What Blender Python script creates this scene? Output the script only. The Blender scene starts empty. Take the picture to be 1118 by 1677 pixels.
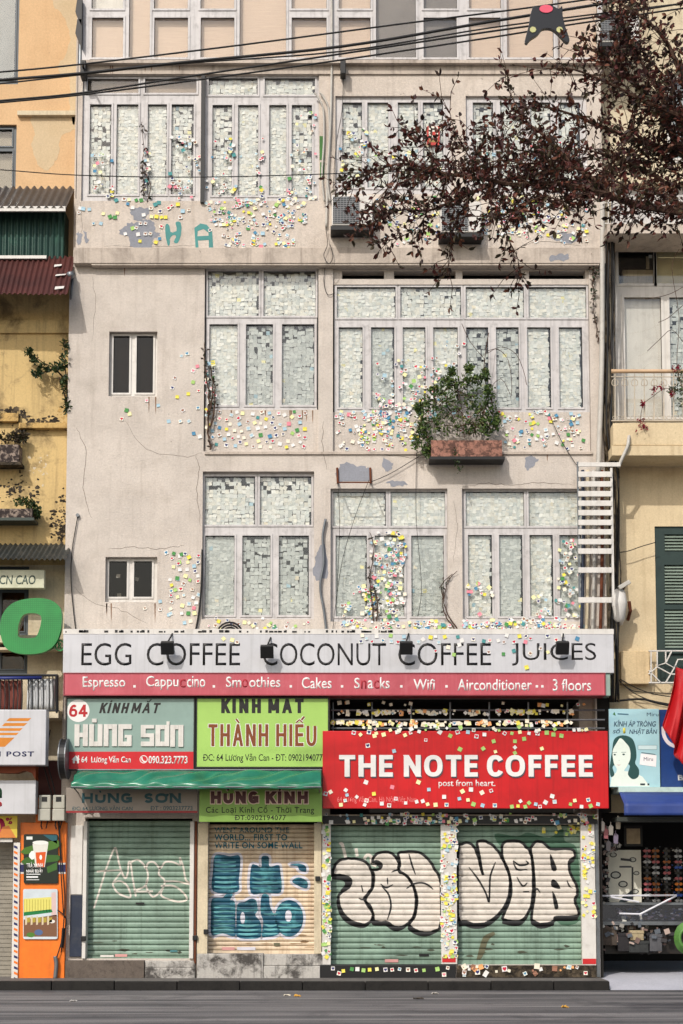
import bpy, bmesh, math, random
from mathutils import Vector, Matrix, geometry, noise

random.seed(7)
RAD = math.radians
scene = bpy.context.scene
C = scene.collection

# ------------------------------------------------------------------ camera
TILT, CAMY, CAMZ, F, PY0 = RAD(5), -25.0, 1.6, 2500.0, 1221.0
cam = bpy.data.cameras.new('camera')
camo = bpy.data.objects.new('camera', cam)
C.objects.link(camo)
camo.location = (0, CAMY, CAMZ)
camo.rotation_euler = (RAD(90) + TILT, 0, 0)
cam.sensor_fit = 'VERTICAL'
cam.sensor_height = 36
cam.lens = F / 1677 * 36
cam.shift_y = (PY0 - 838.5) / 1677
cam.clip_end = 500
scene.camera = camo

# ------------------------------------------------------------------ light
SUN = Vector((1.0, 2.1, -2.0)).normalized()
el = math.asin(-SUN.z)
rot = math.atan2(-SUN.x, -SUN.y)
world = bpy.data.worlds.new('World')
scene.world = world
world.use_nodes = True
wn = world.node_tree
for n in list(wn.nodes):
    wn.nodes.remove(n)
sky = wn.nodes.new('ShaderNodeTexSky')
sky.sky_type = 'NISHITA'
sky.sun_disc = False
sky.sun_elevation = el
sky.sun_rotation = rot
sky.air_density = 1.3
sky.dust_density = 3.0
bg = wn.nodes.new('ShaderNodeBackground')
bg.inputs['Strength'].default_value = 0.15
wo = wn.nodes.new('ShaderNodeOutputWorld')
wn.links.new(sky.outputs[0], bg.inputs['Color'])
wn.links.new(bg.outputs[0], wo.inputs['Surface'])
sun = bpy.data.lights.new('sun', 'SUN')
sun.energy = 2.5
sun.angle = RAD(0.6)
sun.color = (1.0, 0.96, 0.90)
suno = bpy.data.objects.new('sun', sun)
C.objects.link(suno)
suno.rotation_euler = SUN.to_track_quat('-Z', 'Y').to_euler()
suno.location = (-10, -30, 30)

scene.render.engine = 'CYCLES'
vs = scene.view_settings
vs.view_transform = 'Standard'
vs.look = 'None'
vs.exposure = 0.14
vs.gamma = 1.0
scene.render.resolution_x, scene.render.resolution_y = 683, 1024

# ------------------------------------------------------------------ measuring helpers
CT, ST = math.cos(TILT), math.sin(TILT)
def P(px, py, Y):
    """world point on the plane y = Y that was measured at photo position px, py"""
    dx, dy = (px - 559) / F, (PY0 - py) / F
    d = Vector((dx, CT - dy * ST, ST + dy * CT))
    return Vector((0, CAMY, CAMZ)) + d * ((Y - CAMY) / d.y)
def R(r, Y):
    x0, y0, x1, y1 = r
    ym, xm = (y0 + y1) / 2, (x0 + x1) / 2
    return P(x0, ym, Y).x, P(x1, ym, Y).x, P(xm, y1, Y).z, P(xm, y0, Y).z

# ------------------------------------------------------------------ materials
def lin(c):
    def f(u):
        u /= 255.0
        return u / 12.92 if u <= 0.04045 else ((u + 0.055) / 1.055) ** 2.4
    return (f(c[0]), f(c[1]), f(c[2]), 1.0)

class NT:
    def __init__(s, name):
        s.m = bpy.data.materials.new(name)
        s.m.use_nodes = True
        s.t = s.m.node_tree
        for n in list(s.t.nodes):
            s.t.nodes.remove(n)
        s.out = s.n('ShaderNodeOutputMaterial')
    def n(s, kind, **kw):
        nd = s.t.nodes.new(kind)
        for k, v in kw.items():
            setattr(nd, k, v)
        return nd
    def l(s, a, b):
        s.t.links.new(a, b)
    def coords(s, scale=(1, 1, 1)):
        tc = s.n('ShaderNodeTexCoord')
        mp = s.n('ShaderNodeMapping')
        mp.inputs['Scale'].default_value = scale
        s.l(tc.outputs['Object'], mp.inputs['Vector'])
        return mp.outputs[0]
    def noise(s, vec, scale, detail=6, rough=0.6, dist=0.0):
        nz = s.n('ShaderNodeTexNoise')
        nz.inputs['Scale'].default_value = scale
        nz.inputs['Detail'].default_value = detail
        nz.inputs['Roughness'].default_value = rough
        nz.inputs['Distortion'].default_value = dist
        s.l(vec, nz.inputs['Vector'])
        return nz.outputs['Fac']
    def ramp(s, fac, stops):
        r = s.n('ShaderNodeValToRGB')
        e = r.color_ramp.elements
        e[0].position, e[0].color = stops[0]
        e[1].position, e[1].color = stops[-1]
        for p, c in stops[1:-1]:
            q = e.new(p)
            q.color = c
        s.l(fac, r.inputs['Fac'])
        return r.outputs['Color']
    def mix(s, fac, a, b, mode='MIX'):
        m = s.n('ShaderNodeMix', data_type='RGBA', blend_type=mode)
        for sock, v in ((m.inputs[0], fac), (m.inputs[6], a), (m.inputs[7], b)):
            if hasattr(v, 'links') or isinstance(v, bpy.types.NodeSocket):
                s.l(v, sock)
            else:
                sock.default_value = v
        return m.outputs[2]
    def principled(s, col, rough=0.7, metal=0.0, bump=None, bstr=0.3, bdist=0.01, spec=0.4):
        p = s.n('ShaderNodeBsdfPrincipled')
        if isinstance(col, bpy.types.NodeSocket):
            s.l(col, p.inputs['Base Color'])
        else:
            p.inputs['Base Color'].default_value = col
        p.inputs['Roughness'].default_value = rough
        p.inputs['Metallic'].default_value = metal
        p.inputs['Specular IOR Level'].default_value = spec
        if bump is not None:
            b = s.n('ShaderNodeBump')
            b.inputs['Strength'].default_value = bstr
            b.inputs['Distance'].default_value = bdist
            s.l(bump, b.inputs['Height'])
            s.l(b.outputs[0], p.inputs['Normal'])
        s.l(p.outputs[0], s.out.inputs['Surface'])
        return s.m

def G(v):
    return (v, v, v, 1)

def plaster(name, col, dirt, amt=0.5, streak=0.4, scale=1.0, bstr=0.25, lo=0.5, hi=0.75):
    t = NT(name)
    v = t.coords()
    base = t.mix(t.ramp(t.noise(v, 0.7 * scale, 5), [(0.35, G(0)), (0.7, G(1))]), lin(col),
                 lin([c * 0.92 for c in col]))
    blot = t.ramp(t.noise(v, 1.6 * scale, 9, 0.68, 0.4), [(lo, G(0)), (hi, G(amt))])
    c1 = t.mix(blot, base, lin(dirt))
    vs_ = t.coords((9, 9, 0.55))
    st = t.ramp(t.noise(vs_, 1.0, 6, 0.65), [(0.52, G(0)), (0.78, G(streak))])
    c2 = t.mix(st, c1, lin(dirt))
    fine = t.ramp(t.noise(v, 30, 5, 0.8), [(0.3, G(0.82)), (0.7, G(1.06))])
    c3 = t.mix(1.0, c2, fine, 'MULTIPLY')
    spots = t.ramp(t.noise(v, 13, 3, 0.5), [(0.70, G(0)), (0.76, G(0.45))])
    c4 = t.mix(spots, c3, lin([d * 0.7 for d in dirt]))
    return t.principled(c4, 0.85, 0, t.noise(v, 34, 8, 0.7), bstr, 0.02, 0.25)

def paint(name, col, rough=0.5, var=0.12, dirt=None, amt=0.3, metal=0.0, scale=3.0, spec=0.4, streak=0.0):
    t = NT(name)
    v = t.coords()
    c = t.mix(t.ramp(t.noise(v, scale, 6), [(0.3, G(0)), (0.72, G(1))]), lin(col),
              lin([max(0, x * (1 - var)) for x in col]))
    if dirt:
        c = t.mix(t.ramp(t.noise(v, scale * 1.7, 8, 0.7, 0.3), [(0.52, G(0)), (0.75, G(amt))]), c, lin(dirt))
        if streak:
            c = t.mix(t.ramp(t.noise(t.coords((16, 16, 0.7)), 1, 5, 0.6), [(0.5, G(0)), (0.75, G(streak))]), c, lin(dirt))
    return t.principled(c, rough, metal, t.noise(v, 40, 4), 0.06, 0.01, spec)

def vcol(name, rough=0.75, var=0.15, spec=0.3, trans=0.0):
    t = NT(name)
    a = t.n('ShaderNodeAttribute', attribute_name='Col')
    v = t.coords()
    f = t.ramp(t.noise(v, 22, 3), [(0.3, G(1 - var)), (0.7, G(1.0))])
    c = t.mix(1.0, a.outputs['Color'], f, 'MULTIPLY')
    if not trans:
        return t.principled(c, rough, 0, None, spec=spec)
    p = t.n('ShaderNodeBsdfPrincipled')
    t.l(c, p.inputs['Base Color'])
    p.inputs['Roughness'].default_value = rough
    p.inputs['Specular IOR Level'].default_value = spec
    tr = t.n('ShaderNodeBsdfTranslucent')
    t.l(c, tr.inputs['Color'])
    mx = t.n('ShaderNodeMixShader')
    mx.inputs[0].default_value = trans
    t.l(p.outputs[0], mx.inputs[1])
    t.l(tr.outputs[0], mx.inputs[2])
    t.l(mx.outputs[0], t.out.inputs['Surface'])
    return t.m

def glassmat(name, tint=(0.97, 0.97, 0.955, 1), refl=0.035, rough=0.05):
    t = NT(name)
    tr = t.n('ShaderNodeBsdfTransparent')
    tr.inputs['Color'].default_value = tint
    gl = t.n('ShaderNodeBsdfGlossy')
    gl.inputs['Roughness'].default_value = rough
    gl.inputs['Color'].default_value = G(0.95)
    fr = t.n('ShaderNodeLayerWeight')
    fr.inputs['Blend'].default_value = 0.25
    ad = t.n('ShaderNodeMath', operation='MULTIPLY_ADD')
    t.l(fr.outputs['Fresnel'], ad.inputs[0])
    ad.inputs[1].default_value = 0.5
    ad.inputs[2].default_value = refl
    mx = t.n('ShaderNodeMixShader')
    t.l(ad.outputs[0], mx.inputs[0])
    t.l(tr.outputs[0], mx.inputs[1])
    t.l(gl.outputs[0], mx.inputs[2])
    t.l(mx.outputs[0], t.out.inputs['Surface'])
    return t.m

M = {}
M['wall'] = plaster('facade_plaster', (207, 197, 187), (144, 132, 120), 0.32, 0.42, 1.6, 0.55, 0.48, 0.74)
M['wall_up'] = plaster('upper_plaster', (210, 198, 186), (146, 132, 118), 0.34, 0.45, 1.6, 0.55, 0.48, 0.74)
M['ledge'] = plaster('ledge_plaster', (198, 185, 172), (100, 90, 82), 0.6, 0.7)
M['yellow'] = plaster('ochre_plaster', (208, 180, 126), (104, 88, 64), 0.8, 0.6, 1.2, 0.4, 0.5, 0.66)
M['yellow_old'] = plaster('mouldy_plaster', (206, 170, 108), (60, 50, 38), 0.9, 0.8, 1.7, 0.8, 0.47, 0.58)
M['peach'] = plaster('peach_plaster', (216, 180, 138), (192, 154, 114), 0.4, 0.35)
M['peach_pale'] = plaster('pale_patch_plaster', (208, 186, 152), (186, 160, 124), 0.4, 0.3)
M['cream'] = plaster('cream_plaster', (214, 200, 172), (140, 122, 98), 0.5, 0.5)
M['buff'] = plaster('buff_plaster', (220, 200, 164), (164, 142, 110), 0.45, 0.5)
M['grey_patch'] = plaster('bare_render', (146, 148, 156), (108, 108, 114), 0.5, 0.2)
M['orange'] = paint('orange_paint', (236, 120, 34), 0.4, 0.1, (150, 70, 30), 0.3, streak=0.2)
M['maroon'] = paint('maroon_paint', (70, 22, 18), 0.6)
M['alu'] = paint('window_frame_paint', (198, 194, 193), 0.45, 0.08, (104, 99, 96), 0.55, scale=4, streak=0.45)
M['white'] = paint('white_paint', (212, 208, 202), 0.5, 0.06, (140, 130, 120), 0.4, streak=0.3)
M['greyframe'] = paint('grey_frame', (74, 82, 88), 0.45)
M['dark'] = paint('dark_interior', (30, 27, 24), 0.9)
M['black'] = paint('black_metal', (22, 22, 24), 0.5)
M['rubber'] = paint('cable_rubber', (20, 19, 20), 0.6)
M['gasket'] = paint('old_gasket', (52, 49, 46), .7, .4, (120, 112, 106), .6, scale=6)
M['blind'] = None
M['glass'] = glassmat('window_glass')
M['glass_dark'] = glassmat('tinted_glass', (0.6, 0.58, 0.55, 1), 0.012)
M['paper'] = vcol('note_paper', 0.75, 0.12)
M['leaf'] = vcol('leaf_surface', 0.55, 0.25, 0.35, 0.25)
M['print'] = vcol('printed_vinyl', 0.4, 0.06)
M['bark'] = plaster('bark', (84, 62, 50), (40, 30, 26), 0.7, 0.5, 4, 0.8)
M['rust'] = plaster('rusty_metal', (110, 62, 42), (60, 36, 28), 0.7, 0.5, 4, 0.5)
M['pipe'] = paint('pipe_plastic', (188, 184, 176), 0.5, 0.1, (110, 96, 84), 0.6, streak=0.4)
M['galv'] = paint('galvanised', (120, 124, 128), 0.4, 0.15, (70, 66, 62), 0.5, 0.5)
M['terracotta'] = plaster('planter_brick', (164, 118, 102), (74, 54, 48), 0.85, 0.5, 7, 0.7, .45, .56)
M['navy'] = paint('navy_paint', (36, 46, 66), 0.5, 0.15, (90, 90, 90), 0.3)
M['mould'] = plaster('dark_mould', (96, 84, 68), (30, 26, 22), 0.9, 0.8, 4, 1.0, 0.4, 0.55)
def blindmat():
    t = NT('bamboo_blind')
    v = t.coords((1, 1, 1))
    w = t.n('ShaderNodeTexWave', wave_type='BANDS', bands_direction='X')
    w.inputs['Scale'].default_value = 22
    w.inputs['Distortion'].default_value = 1.0
    t.l(v, w.inputs['Vector'])
    c = t.mix(t.ramp(w.outputs['Fac'], [(0.2, G(0)), (0.8, G(1))]), lin((216, 194, 176)), lin((188, 162, 144)))
    c = t.mix(t.ramp(t.noise(t.coords((2, 2, 30)), 1.5, 4), [(0.4, G(0)), (0.7, G(0.5))]), c, lin((224, 204, 184)))
    return t.principled(c, 0.8)
M['blind'] = blindmat()

# ------------------------------------------------------------------ mesh builder
BASE = {}
class MB:
    def __init__(s):
        s.v, s.f, s.c = [], [], []
        s.col = None
    def face(s, pts, col=None):
        i = len(s.v)
        s.v.extend(Vector(p) for p in pts)
        s.f.append(tuple(range(i, i + len(pts))))
        s.c.append(col or s.col)
    def box(s, x0, x1, y0, y1, z0, z1, col=None):
        if x0 > x1: x0, x1 = x1, x0
        if y0 > y1: y0, y1 = y1, y0
        if z0 > z1: z0, z1 = z1, z0
        i = len(s.v)
        for x, y, z in ((x0, y0, z0), (x1, y0, z0), (x1, y1, z0), (x0, y1, z0), (x0, y0, z1), (x1, y0, z1), (x1, y1, z1), (x0, y1, z1)):
            s.v.append(Vector((x, y, z)))
        for q in ((0, 1, 5, 4), (1, 2, 6, 5), (2, 3, 7, 6), (3, 0, 4, 7), (4, 5, 6, 7), (3, 2, 1, 0)):
            s.f.append(tuple(i + k for k in q))
            s.c.append(col or s.col)
    def rbox(s, r, yf, yb, col=None):
        x0, x1, z0, z1 = R(r, yf)
        s.box(x0, x1, yf, yb, z0, z1, col)
    def obox(s, c, ax, ay, az, hx, hy, hz, col=None):
        c = Vector(c)
        i = len(s.v)
        for sx, sy, sz in ((-1, -1, -1), (1, -1, -1), (1, 1, -1), (-1, 1, -1), (-1, -1, 1), (1, -1, 1), (1, 1, 1), (-1, 1, 1)):
            s.v.append(c + ax * hx * sx + ay * hy * sy + az * hz * sz)
        for q in ((0, 1, 5, 4), (1, 2, 6, 5), (2, 3, 7, 6), (3, 0, 4, 7), (4, 5, 6, 7), (3, 2, 1, 0)):
            s.f.append(tuple(i + k for k in q))
            s.c.append(col or s.col)
    def tube(s, pts, r, n=6, col=None):
        pts = [Vector(p) for p in pts]
        rs = r if isinstance(r, (list, tuple)) else [r] * len(pts)
        i0 = len(s.v)
        ref = None
        for k, p in enumerate(pts):
            d = (pts[min(k + 1, len(pts) - 1)] - pts[max(k - 1, 0)])
            if d.length < 1e-9: d = Vector((0, 0, 1))
            d.normalize()
            if ref is None:
                ref = Vector((0, 1, 0)) if abs(d.y) < 0.8 else Vector((1, 0, 0))
            a = (ref - d * ref.dot(d)).normalized()
            ref = a
            b = d.cross(a)
            for j in range(n):
                t = 2 * math.pi * j / n
                s.v.append(p + (a * math.cos(t) + b * math.sin(t)) * rs[k])
        for k in range(len(pts) - 1):
            for j in range(n):
                q = (i0 + k * n + j, i0 + k * n + (j + 1) % n, i0 + (k + 1) * n + (j + 1) % n, i0 + (k + 1) * n + j)
                s.f.append(q)
                s.c.append(col or s.col)
        s.f.append(tuple(i0 + j for j in range(n))[::-1]); s.c.append(col or s.col)
        s.f.append(tuple(i0 + (len(pts) - 1) * n + j for j in range(n))); s.c.append(col or s.col)
    def prism(s, pts, yf, yb, col=None):
        """pts: (x, z) outline"""
        a = [Vector((x, yf, z)) for x, z in pts]
        b = [Vector((x, yb, z)) for x, z in pts]
        i = len(s.v)
        n = len(a)
        s.v += a + b
        tris = geometry.tessellate_polygon([[Vector((x, z, 0)) for x, z in pts]])
        for t in tris:
            s.f.append(tuple(i + k for k in t)); s.c.append(col or s.col)
            s.f.append(tuple(i + n + k for k in t[::-1])); s.c.append(col or s.col)
        for k in range(n):
            s.f.append((i + k, i + (k + 1) % n, i + n + (k + 1) % n, i + n + k)); s.c.append(col or s.col)
    def flat(s, pts, y, col=None):
        i = len(s.v)
        s.v += [Vector((x, y, z)) for x, z in pts]
        for t in geometry.tessellate_polygon([[Vector((x, z, 0)) for x, z in pts]]):
            s.f.append(tuple(i + k for k in t)); s.c.append(col or s.col)
    def cyl(s, c, axis, r, h, n=20, col=None):
        c = Vector(c); a = Vector(axis).normalized()
        s.tube([c - a * h / 2, c + a * h / 2], r, n, col)
    def sheet(s, f, nu, nv, col=None):
        i = len(s.v)
        for a in range(nu + 1):
            for b in range(nv + 1):
                s.v.append(Vector(f(a / nu, b / nv)))
        for a in range(nu):
            for b in range(nv):
                q = i + a * (nv + 1) + b
                s.f.append((q, q + nv + 1, q + nv + 2, q + 1)); s.c.append(col or s.col)
    def walls(s, x0, x1, z0, z1, yf, depth, holes):
        """a slab with rectangular openings (x0,x1,z0,z1) and their reveals"""
        xs = sorted({x0, x1, *[min(max(h[k], x0), x1) for h in holes for k in (0, 1)]})
        zs = sorted({z0, z1, *[min(max(h[k], z0), z1) for h in holes for k in (2, 3)]})
        solid = {}
        for a in range(len(xs) - 1):
            for b in range(len(zs) - 1):
                cx, cz = (xs[a] + xs[a + 1]) / 2, (zs[b] + zs[b + 1]) / 2
                solid[a, b] = not any(h[0] < cx < h[1] and h[2] < cz < h[3] for h in holes)
        yb = yf + depth
        for (a, b), ok in solid.items():
            X0, X1, Z0, Z1 = xs[a], xs[a + 1], zs[b], zs[b + 1]
            if not ok: continue
            s.face([(X0, yf, Z0), (X1, yf, Z0), (X1, yf, Z1), (X0, yf, Z1)])
            s.face([(X0, yb, Z1), (X1, yb, Z1), (X1, yb, Z0), (X0, yb, Z0)])
            if not solid.get((a - 1, b)): s.face([(X0, yf, Z1), (X0, yb, Z1), (X0, yb, Z0), (X0, yf, Z0)])
            if not solid.get((a + 1, b)): s.face([(X1, yf, Z0), (X1, yb, Z0), (X1, yb, Z1), (X1, yf, Z1)])
            if not solid.get((a, b - 1)): s.face([(X0, yf, Z0), (X0, yb, Z0), (X1, yb, Z0), (X1, yf, Z0)])
            if not solid.get((a, b + 1)): s.face([(X0, yf, Z1), (X1, yf, Z1), (X1, yb, Z1), (X0, yb, Z1)])
    def mesh(s, name, mat, base=Vector((0, 0, 0)), smooth=False, weld=False, normals=True):
        me = bpy.data.meshes.new(name)
        me.from_pydata([v - base for v in s.v], [], s.f)
        if any(c is not None for c in s.c):
            at = me.color_attributes.new('Col', 'FLOAT_COLOR', 'CORNER')
            buf = []
            for p, c in zip(s.f, s.c):
                cc = c or (0.5, 0.5, 0.5, 1)
                buf.extend(list(cc) * len(p))
            at.data.foreach_set('color', buf)
        me.materials.append(mat)
        if weld or normals:
            bm = bmesh.new(); bm.from_mesh(me)
            if weld: bmesh.ops.remove_doubles(bm, verts=bm.verts, dist=1e-5)
            if normals: bmesh.ops.recalc_face_normals(bm, faces=bm.faces)
            bm.to_mesh(me); bm.free()
        if smooth:
            me.polygons.foreach_set('use_smooth', [True] * len(me.polygons))
        return me
    def build(s, name, mat, parent=None, base=None, smooth=False, weld=False, bevel=0, label=None, normals=True):
        if parent is not None:
            b = BASE[parent.name]
        elif base is not None:
            b = Vector(base)
        else:
            xs = [v.x for v in s.v]; ys = [v.y for v in s.v]
            b = Vector(((min(xs) + max(xs)) / 2, (min(ys) + max(ys)) / 2, min(v.z for v in s.v)))
        o = bpy.data.objects.new(name, s.mesh(name, mat, b, smooth, weld or bool(bevel), normals))
        C.objects.link(o)
        if parent is not None: o.parent = parent
        else: o.location = b
        BASE[o.name] = b
        if bevel:
            md = o.modifiers.new('bevel', 'BEVEL')
            md.width = bevel; md.segments = 2; md.limit_method = 'ANGLE'
        if label: o['label'] = label
        return o

def tag(o, label, cat, group=None, kind=None):
    if label: o['label'] = label
    if cat: o['category'] = cat
    if group: o['group'] = group
    if kind: o['kind'] = kind
    return o
def thing(name, label, cat, loc, group=None):
    o = bpy.data.objects.new(name, None)
    o.empty_display_size = 0.1
    C.objects.link(o)
    o.location = loc
    BASE[o.name] = Vector(loc)
    return tag(o, label, cat, group)
def copy_tree(root, loc, label=None):
    r = root.copy(); C.objects.link(r)
    delta = Vector(loc) - root.location
    r.location = loc
    BASE[r.name] = BASE[root.name] + delta
    if label: r['label'] = label
    for ch in root.children:
        c = ch.copy(); C.objects.link(c); c.parent = r
        BASE[c.name] = BASE[r.name]
        for g in ch.children:
            d = g.copy(); C.objects.link(d); d.parent = c
            BASE[d.name] = BASE[r.name]
    return r

def text(s, r, y, mat, parent, name='lettering', ext=0.0012, bold=0.0, shear=0.0, space=1.0, label=None, rotz=None, split=True):
    """lettering fitted into the measured rectangle r on the plane y (back of the letters on y)"""
    cu = bpy.data.curves.new(name, 'FONT')
    cu.body = s
    cu.size = 1.0
    cu.offset = bold
    cu.shear = shear
    cu.space_character = space
    cu.extrude = 0.0
    cu.resolution_u = 4
    ob = bpy.data.objects.new(name, cu)
    C.objects.link(ob)
    dg = bpy.context.evaluated_depsgraph_get()
    me0 = bpy.data.meshes.new_from_object(ob.evaluated_get(dg))
    C.objects.unlink(ob)
    bpy.data.objects.remove(ob)
    bpy.data.curves.remove(cu)
    xs = [v.co.x for v in me0.vertices]; zs = [v.co.y for v in me0.vertices]
    X0, X1, Z0, Z1 = R(r, y)
    sx = (X1 - X0) / (max(xs) - min(xs)); sz = (Z1 - Z0) / (max(zs) - min(zs))
    bm = bmesh.new(); bm.from_mesh(me0)
    bpy.data.meshes.remove(me0)
    x_, z_ = min(xs), min(zs)
    for v in bm.verts:
        v.co = Vector((X0 + (v.co.x - x_) * sx, y, Z0 + (v.co.y - z_) * sz))
    bmesh.ops.remove_doubles(bm, verts=bm.verts, dist=1e-5)
    fs = bm.faces[:]
    g = bmesh.ops.extrude_face_region(bm, geom=fs)
    for e in g['geom']:
        if isinstance(e, bmesh.types.BMVert): e.co.y -= ext
    if rotz:
        cxx, czz = (X0 + X1) / 2, (Z0 + Z1) / 2
        bmesh.ops.rotate(bm, verts=bm.verts, cent=(cxx, y, czz), matrix=Matrix.Rotation(rotz, 3, 'Y'))
    bmesh.ops.recalc_face_normals(bm, faces=bm.faces)
    b = BASE[parent.name]
    cuts = []
    if ' ' in s.strip() and split:             # one mesh for each word
        iv = sorted((min(v.co.x for v in f.verts), max(v.co.x for v in f.verts)) for f in bm.faces)
        gaps = []; end = iv[0][1]
        for a_, e_ in iv:
            if a_ > end + 1e-4: gaps.append((a_ - end, (a_ + end) / 2))
            end = max(end, e_)
        nw = len(s.split()) - 1
        cuts = sorted(g_[1] for g_ in sorted(gaps)[::-1][:nw])
    out = None
    for k_ in range(len(cuts) + 1):
        lo = cuts[k_ - 1] if k_ else -1e9; hi = cuts[k_] if k_ < len(cuts) else 1e9
        b2 = bm.copy()
        bmesh.ops.delete(b2, geom=[v for v in b2.verts if not lo <= v.co.x < hi], context='VERTS')
        for v in b2.verts: v.co -= b
        me = bpy.data.meshes.new(name)
        b2.to_mesh(me); b2.free()
        me.materials.append(mat)
        o = bpy.data.objects.new(name, me)
        C.objects.link(o)
        o.parent = parent
        BASE[o.name] = b
        if label: o['label'] = label
        out = out or o
    bm.free()
    return out

def spline(pts, closed=False, k=5):
    n = len(pts); out = []
    rng = range(n) if closed else range(n - 1)
    for i in rng:
        if closed: p0, p1, p2, p3 = pts[i - 1], pts[i], pts[(i + 1) % n], pts[(i + 2) % n]
        else: p0, p1, p2, p3 = pts[max(i - 1, 0)], pts[i], pts[i + 1], pts[min(i + 2, n - 1)]
        for j in range(k):
            t = j / k
            out.append(tuple(0.5 * (2 * p1[a] + (p2[a] - p0[a]) * t + (2 * p0[a] - 5 * p1[a] + 4 * p2[a] - p3[a]) * t * t
                                    + (3 * p1[a] - p0[a] - 3 * p2[a] + p3[a]) * t ** 3) for a in range(len(p1))))
    if not closed: out.append(tuple(pts[-1]))
    return out
def PL(pts, Y):
    return [P(x, y, Y) for x, y in pts]
def XZ(pts, Y):
    return [(q.x, q.z) for q in PL(pts, Y)]
def ellipse(cx, cy, rx, ry, n=24):
    return [(cx + rx * math.cos(2 * math.pi * k / n), cy + ry * math.sin(2 * math.pi * k / n)) for k in range(n)]
def ragged(pts, amp, seed, k=5):
    rr = random.Random(seed)
    return [(x + rr.uniform(-amp, amp), y + rr.uniform(-amp, amp)) for x, y in spline(pts, True, k)]
def ribbon(pts, w, Y, closed=False, taper=False):
    """a brush stroke as a list of quads in (x, z)"""
    p = [Vector(q) for q in XZ(pts, Y)]
    n = len(p); out = []
    L, Rr = [], []
    for i in range(n):
        a = p[i - 1] if (i or closed) else p[i]; b = p[(i + 1) % n] if (i < n - 1 or closed) else p[i]
        d = (b - a)
        if d.length < 1e-9: d = Vector((1, 0))
        d.normalize()
        ww = w * (0.45 + 0.55 * min(1, min(i, n - 1 - i) / 4)) if taper else w
        nrm = Vector((-d.y, d.x)) * ww / 2
        L.append(p[i] + nrm); Rr.append(p[i] - nrm)
    for i in range(n if closed else n - 1):
        j = (i + 1) % n
        out.append([tuple(L[i]), tuple(Rr[i]), tuple(Rr[j]), tuple(L[j])])
    return out
def flatmat(name, col, rough=0.5, **kw):
    if name not in M: M[name] = paint(name, col, rough, **kw)
    return M[name]


def arc(cx, cy, rx, ry, a0, a1, n=14, e=2.4):
    out = []
    for k in range(n + 1):
        a = RAD(a0 + (a1 - a0) * k / n); c, s = math.cos(a), math.sin(a)
        out.append((cx + rx * math.copysign(abs(c) ** (2 / e), c), cy + ry * math.copysign(abs(s) ** (2 / e), s)))
    return out
GLY = {  # width, strokes on a unit skeleton ('l' square ended lines, 'c' curve, 'd' diagonal cut level)
 'A': (.92, [('d', (0, 0), (.5, 1)), ('d', (1, 0), (.5, 1)), ('l', (.22, .3), (.78, .3))]),
 'B': (.78, [('l', (0, 0), (0, 1)), ('c', [(0, 1), (.5, 1)] + arc(.55, .76, .38, .24, 90, -90) + [(0, .52)]), ('c', [(0, .52), (.5, .52)] + arc(.58, .26, .42, .26, 90, -90) + [(0, 0)])]),
 'C': (.80, [('c', arc(.52, .5, .52, .5, 32, 328, 22))]),
 'Đ': (.9, [('l', (.08, 0), (.08, 1)), ('c', [(.08, 1), (.4, 1)] + arc(.45, .5, .55, .5, 90, -90) + [(.08, 0)]), ('l', (-.1, .5), (.4, .5))]),
 'E': (.66, [('l', (0, 0), (0, 1)), ('l', (0, 1), (1, 1)), ('l', (0, .52), (.92, .52)), ('l', (0, 0), (1, 0))]),
 'F': (.62, [('l', (0, 0), (0, 1)), ('l', (0, 1), (1, 1)), ('l', (0, .5), (.9, .5))]),
 'G': (.84, [('c', arc(.5, .5, .5, .5, 40, 330, 22)), ('l', (1, .1), (1, .46)), ('l', (.6, .46), (1, .46))]),
 'H': (.84, [('l', (0, 0), (0, 1)), ('l', (1, 0), (1, 1)), ('l', (0, .52), (1, .52))]),
 'I': (0.0, [('l', (0, 0), (0, 1))]),
 'K': (.84, [('l', (0, 0), (0, 1)), ('d', (.06, .36), (1, 1)), ('d', (1, 0), (.34, .62))]),
 'M': (1.02, [('l', (0, 0), (0, 1)), ('l', (1, 0), (1, 1)), ('d', (.5, .08), (.06, 1)), ('d', (.5, .08), (.94, 1))]),
 'N': (.86, [('l', (0, 0), (0, 1)), ('l', (1, 0), (1, 1)), ('d', (1, 0), (0, 1))]),
 'O': (.94, [('o', arc(.5, .5, .5, .5, 0, 345, 23))]),
 'Ơ': (.94, [('o', arc(.5, .5, .5, .5, 0, 345, 23)), ('c', [(.9, .86), (1.12, .9), (1.14, 1.1)])]),
 'S': (.70, [('c', spline([(.96, .82), (.8, .96), (.5, 1), (.16, .92), (.03, .74), (.2, .57), (.5, .5), (.82, .42), (.98, .26), (.84, .07), (.5, 0), (.18, .04), (.02, .17)], False, 3))]),
 'T': (.78, [('l', (.5, 0), (.5, 1)), ('l', (0, 1), (1, 1))]),
 'U': (.82, [('c', [(0, 1), (0, .6)] + arc(.5, .4, .5, .4, 180, 360) + [(1, .6), (1, 1)])]),
 '6': (.70, [('o', arc(.5, .3, .5, .3, 0, 345, 23)), ('c', spline([(.9, .9), (.7, 1), (.42, .97), (.14, .76), (0, .4), (0, .28)], False, 4))]),
 '4': (.76, [('l', (.72, 0), (.72, 1)), ('l', (0, .26), (1, .26)), ('d', (0, .26), (.7, 1))]),
}
ACC = {'Ù': ('U', 'g'), 'Í': ('I', 'a'), 'À': ('A', 'g'), 'Ế': ('E', 'ca'), 'Ắ': ('A', 'ba')}
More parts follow.
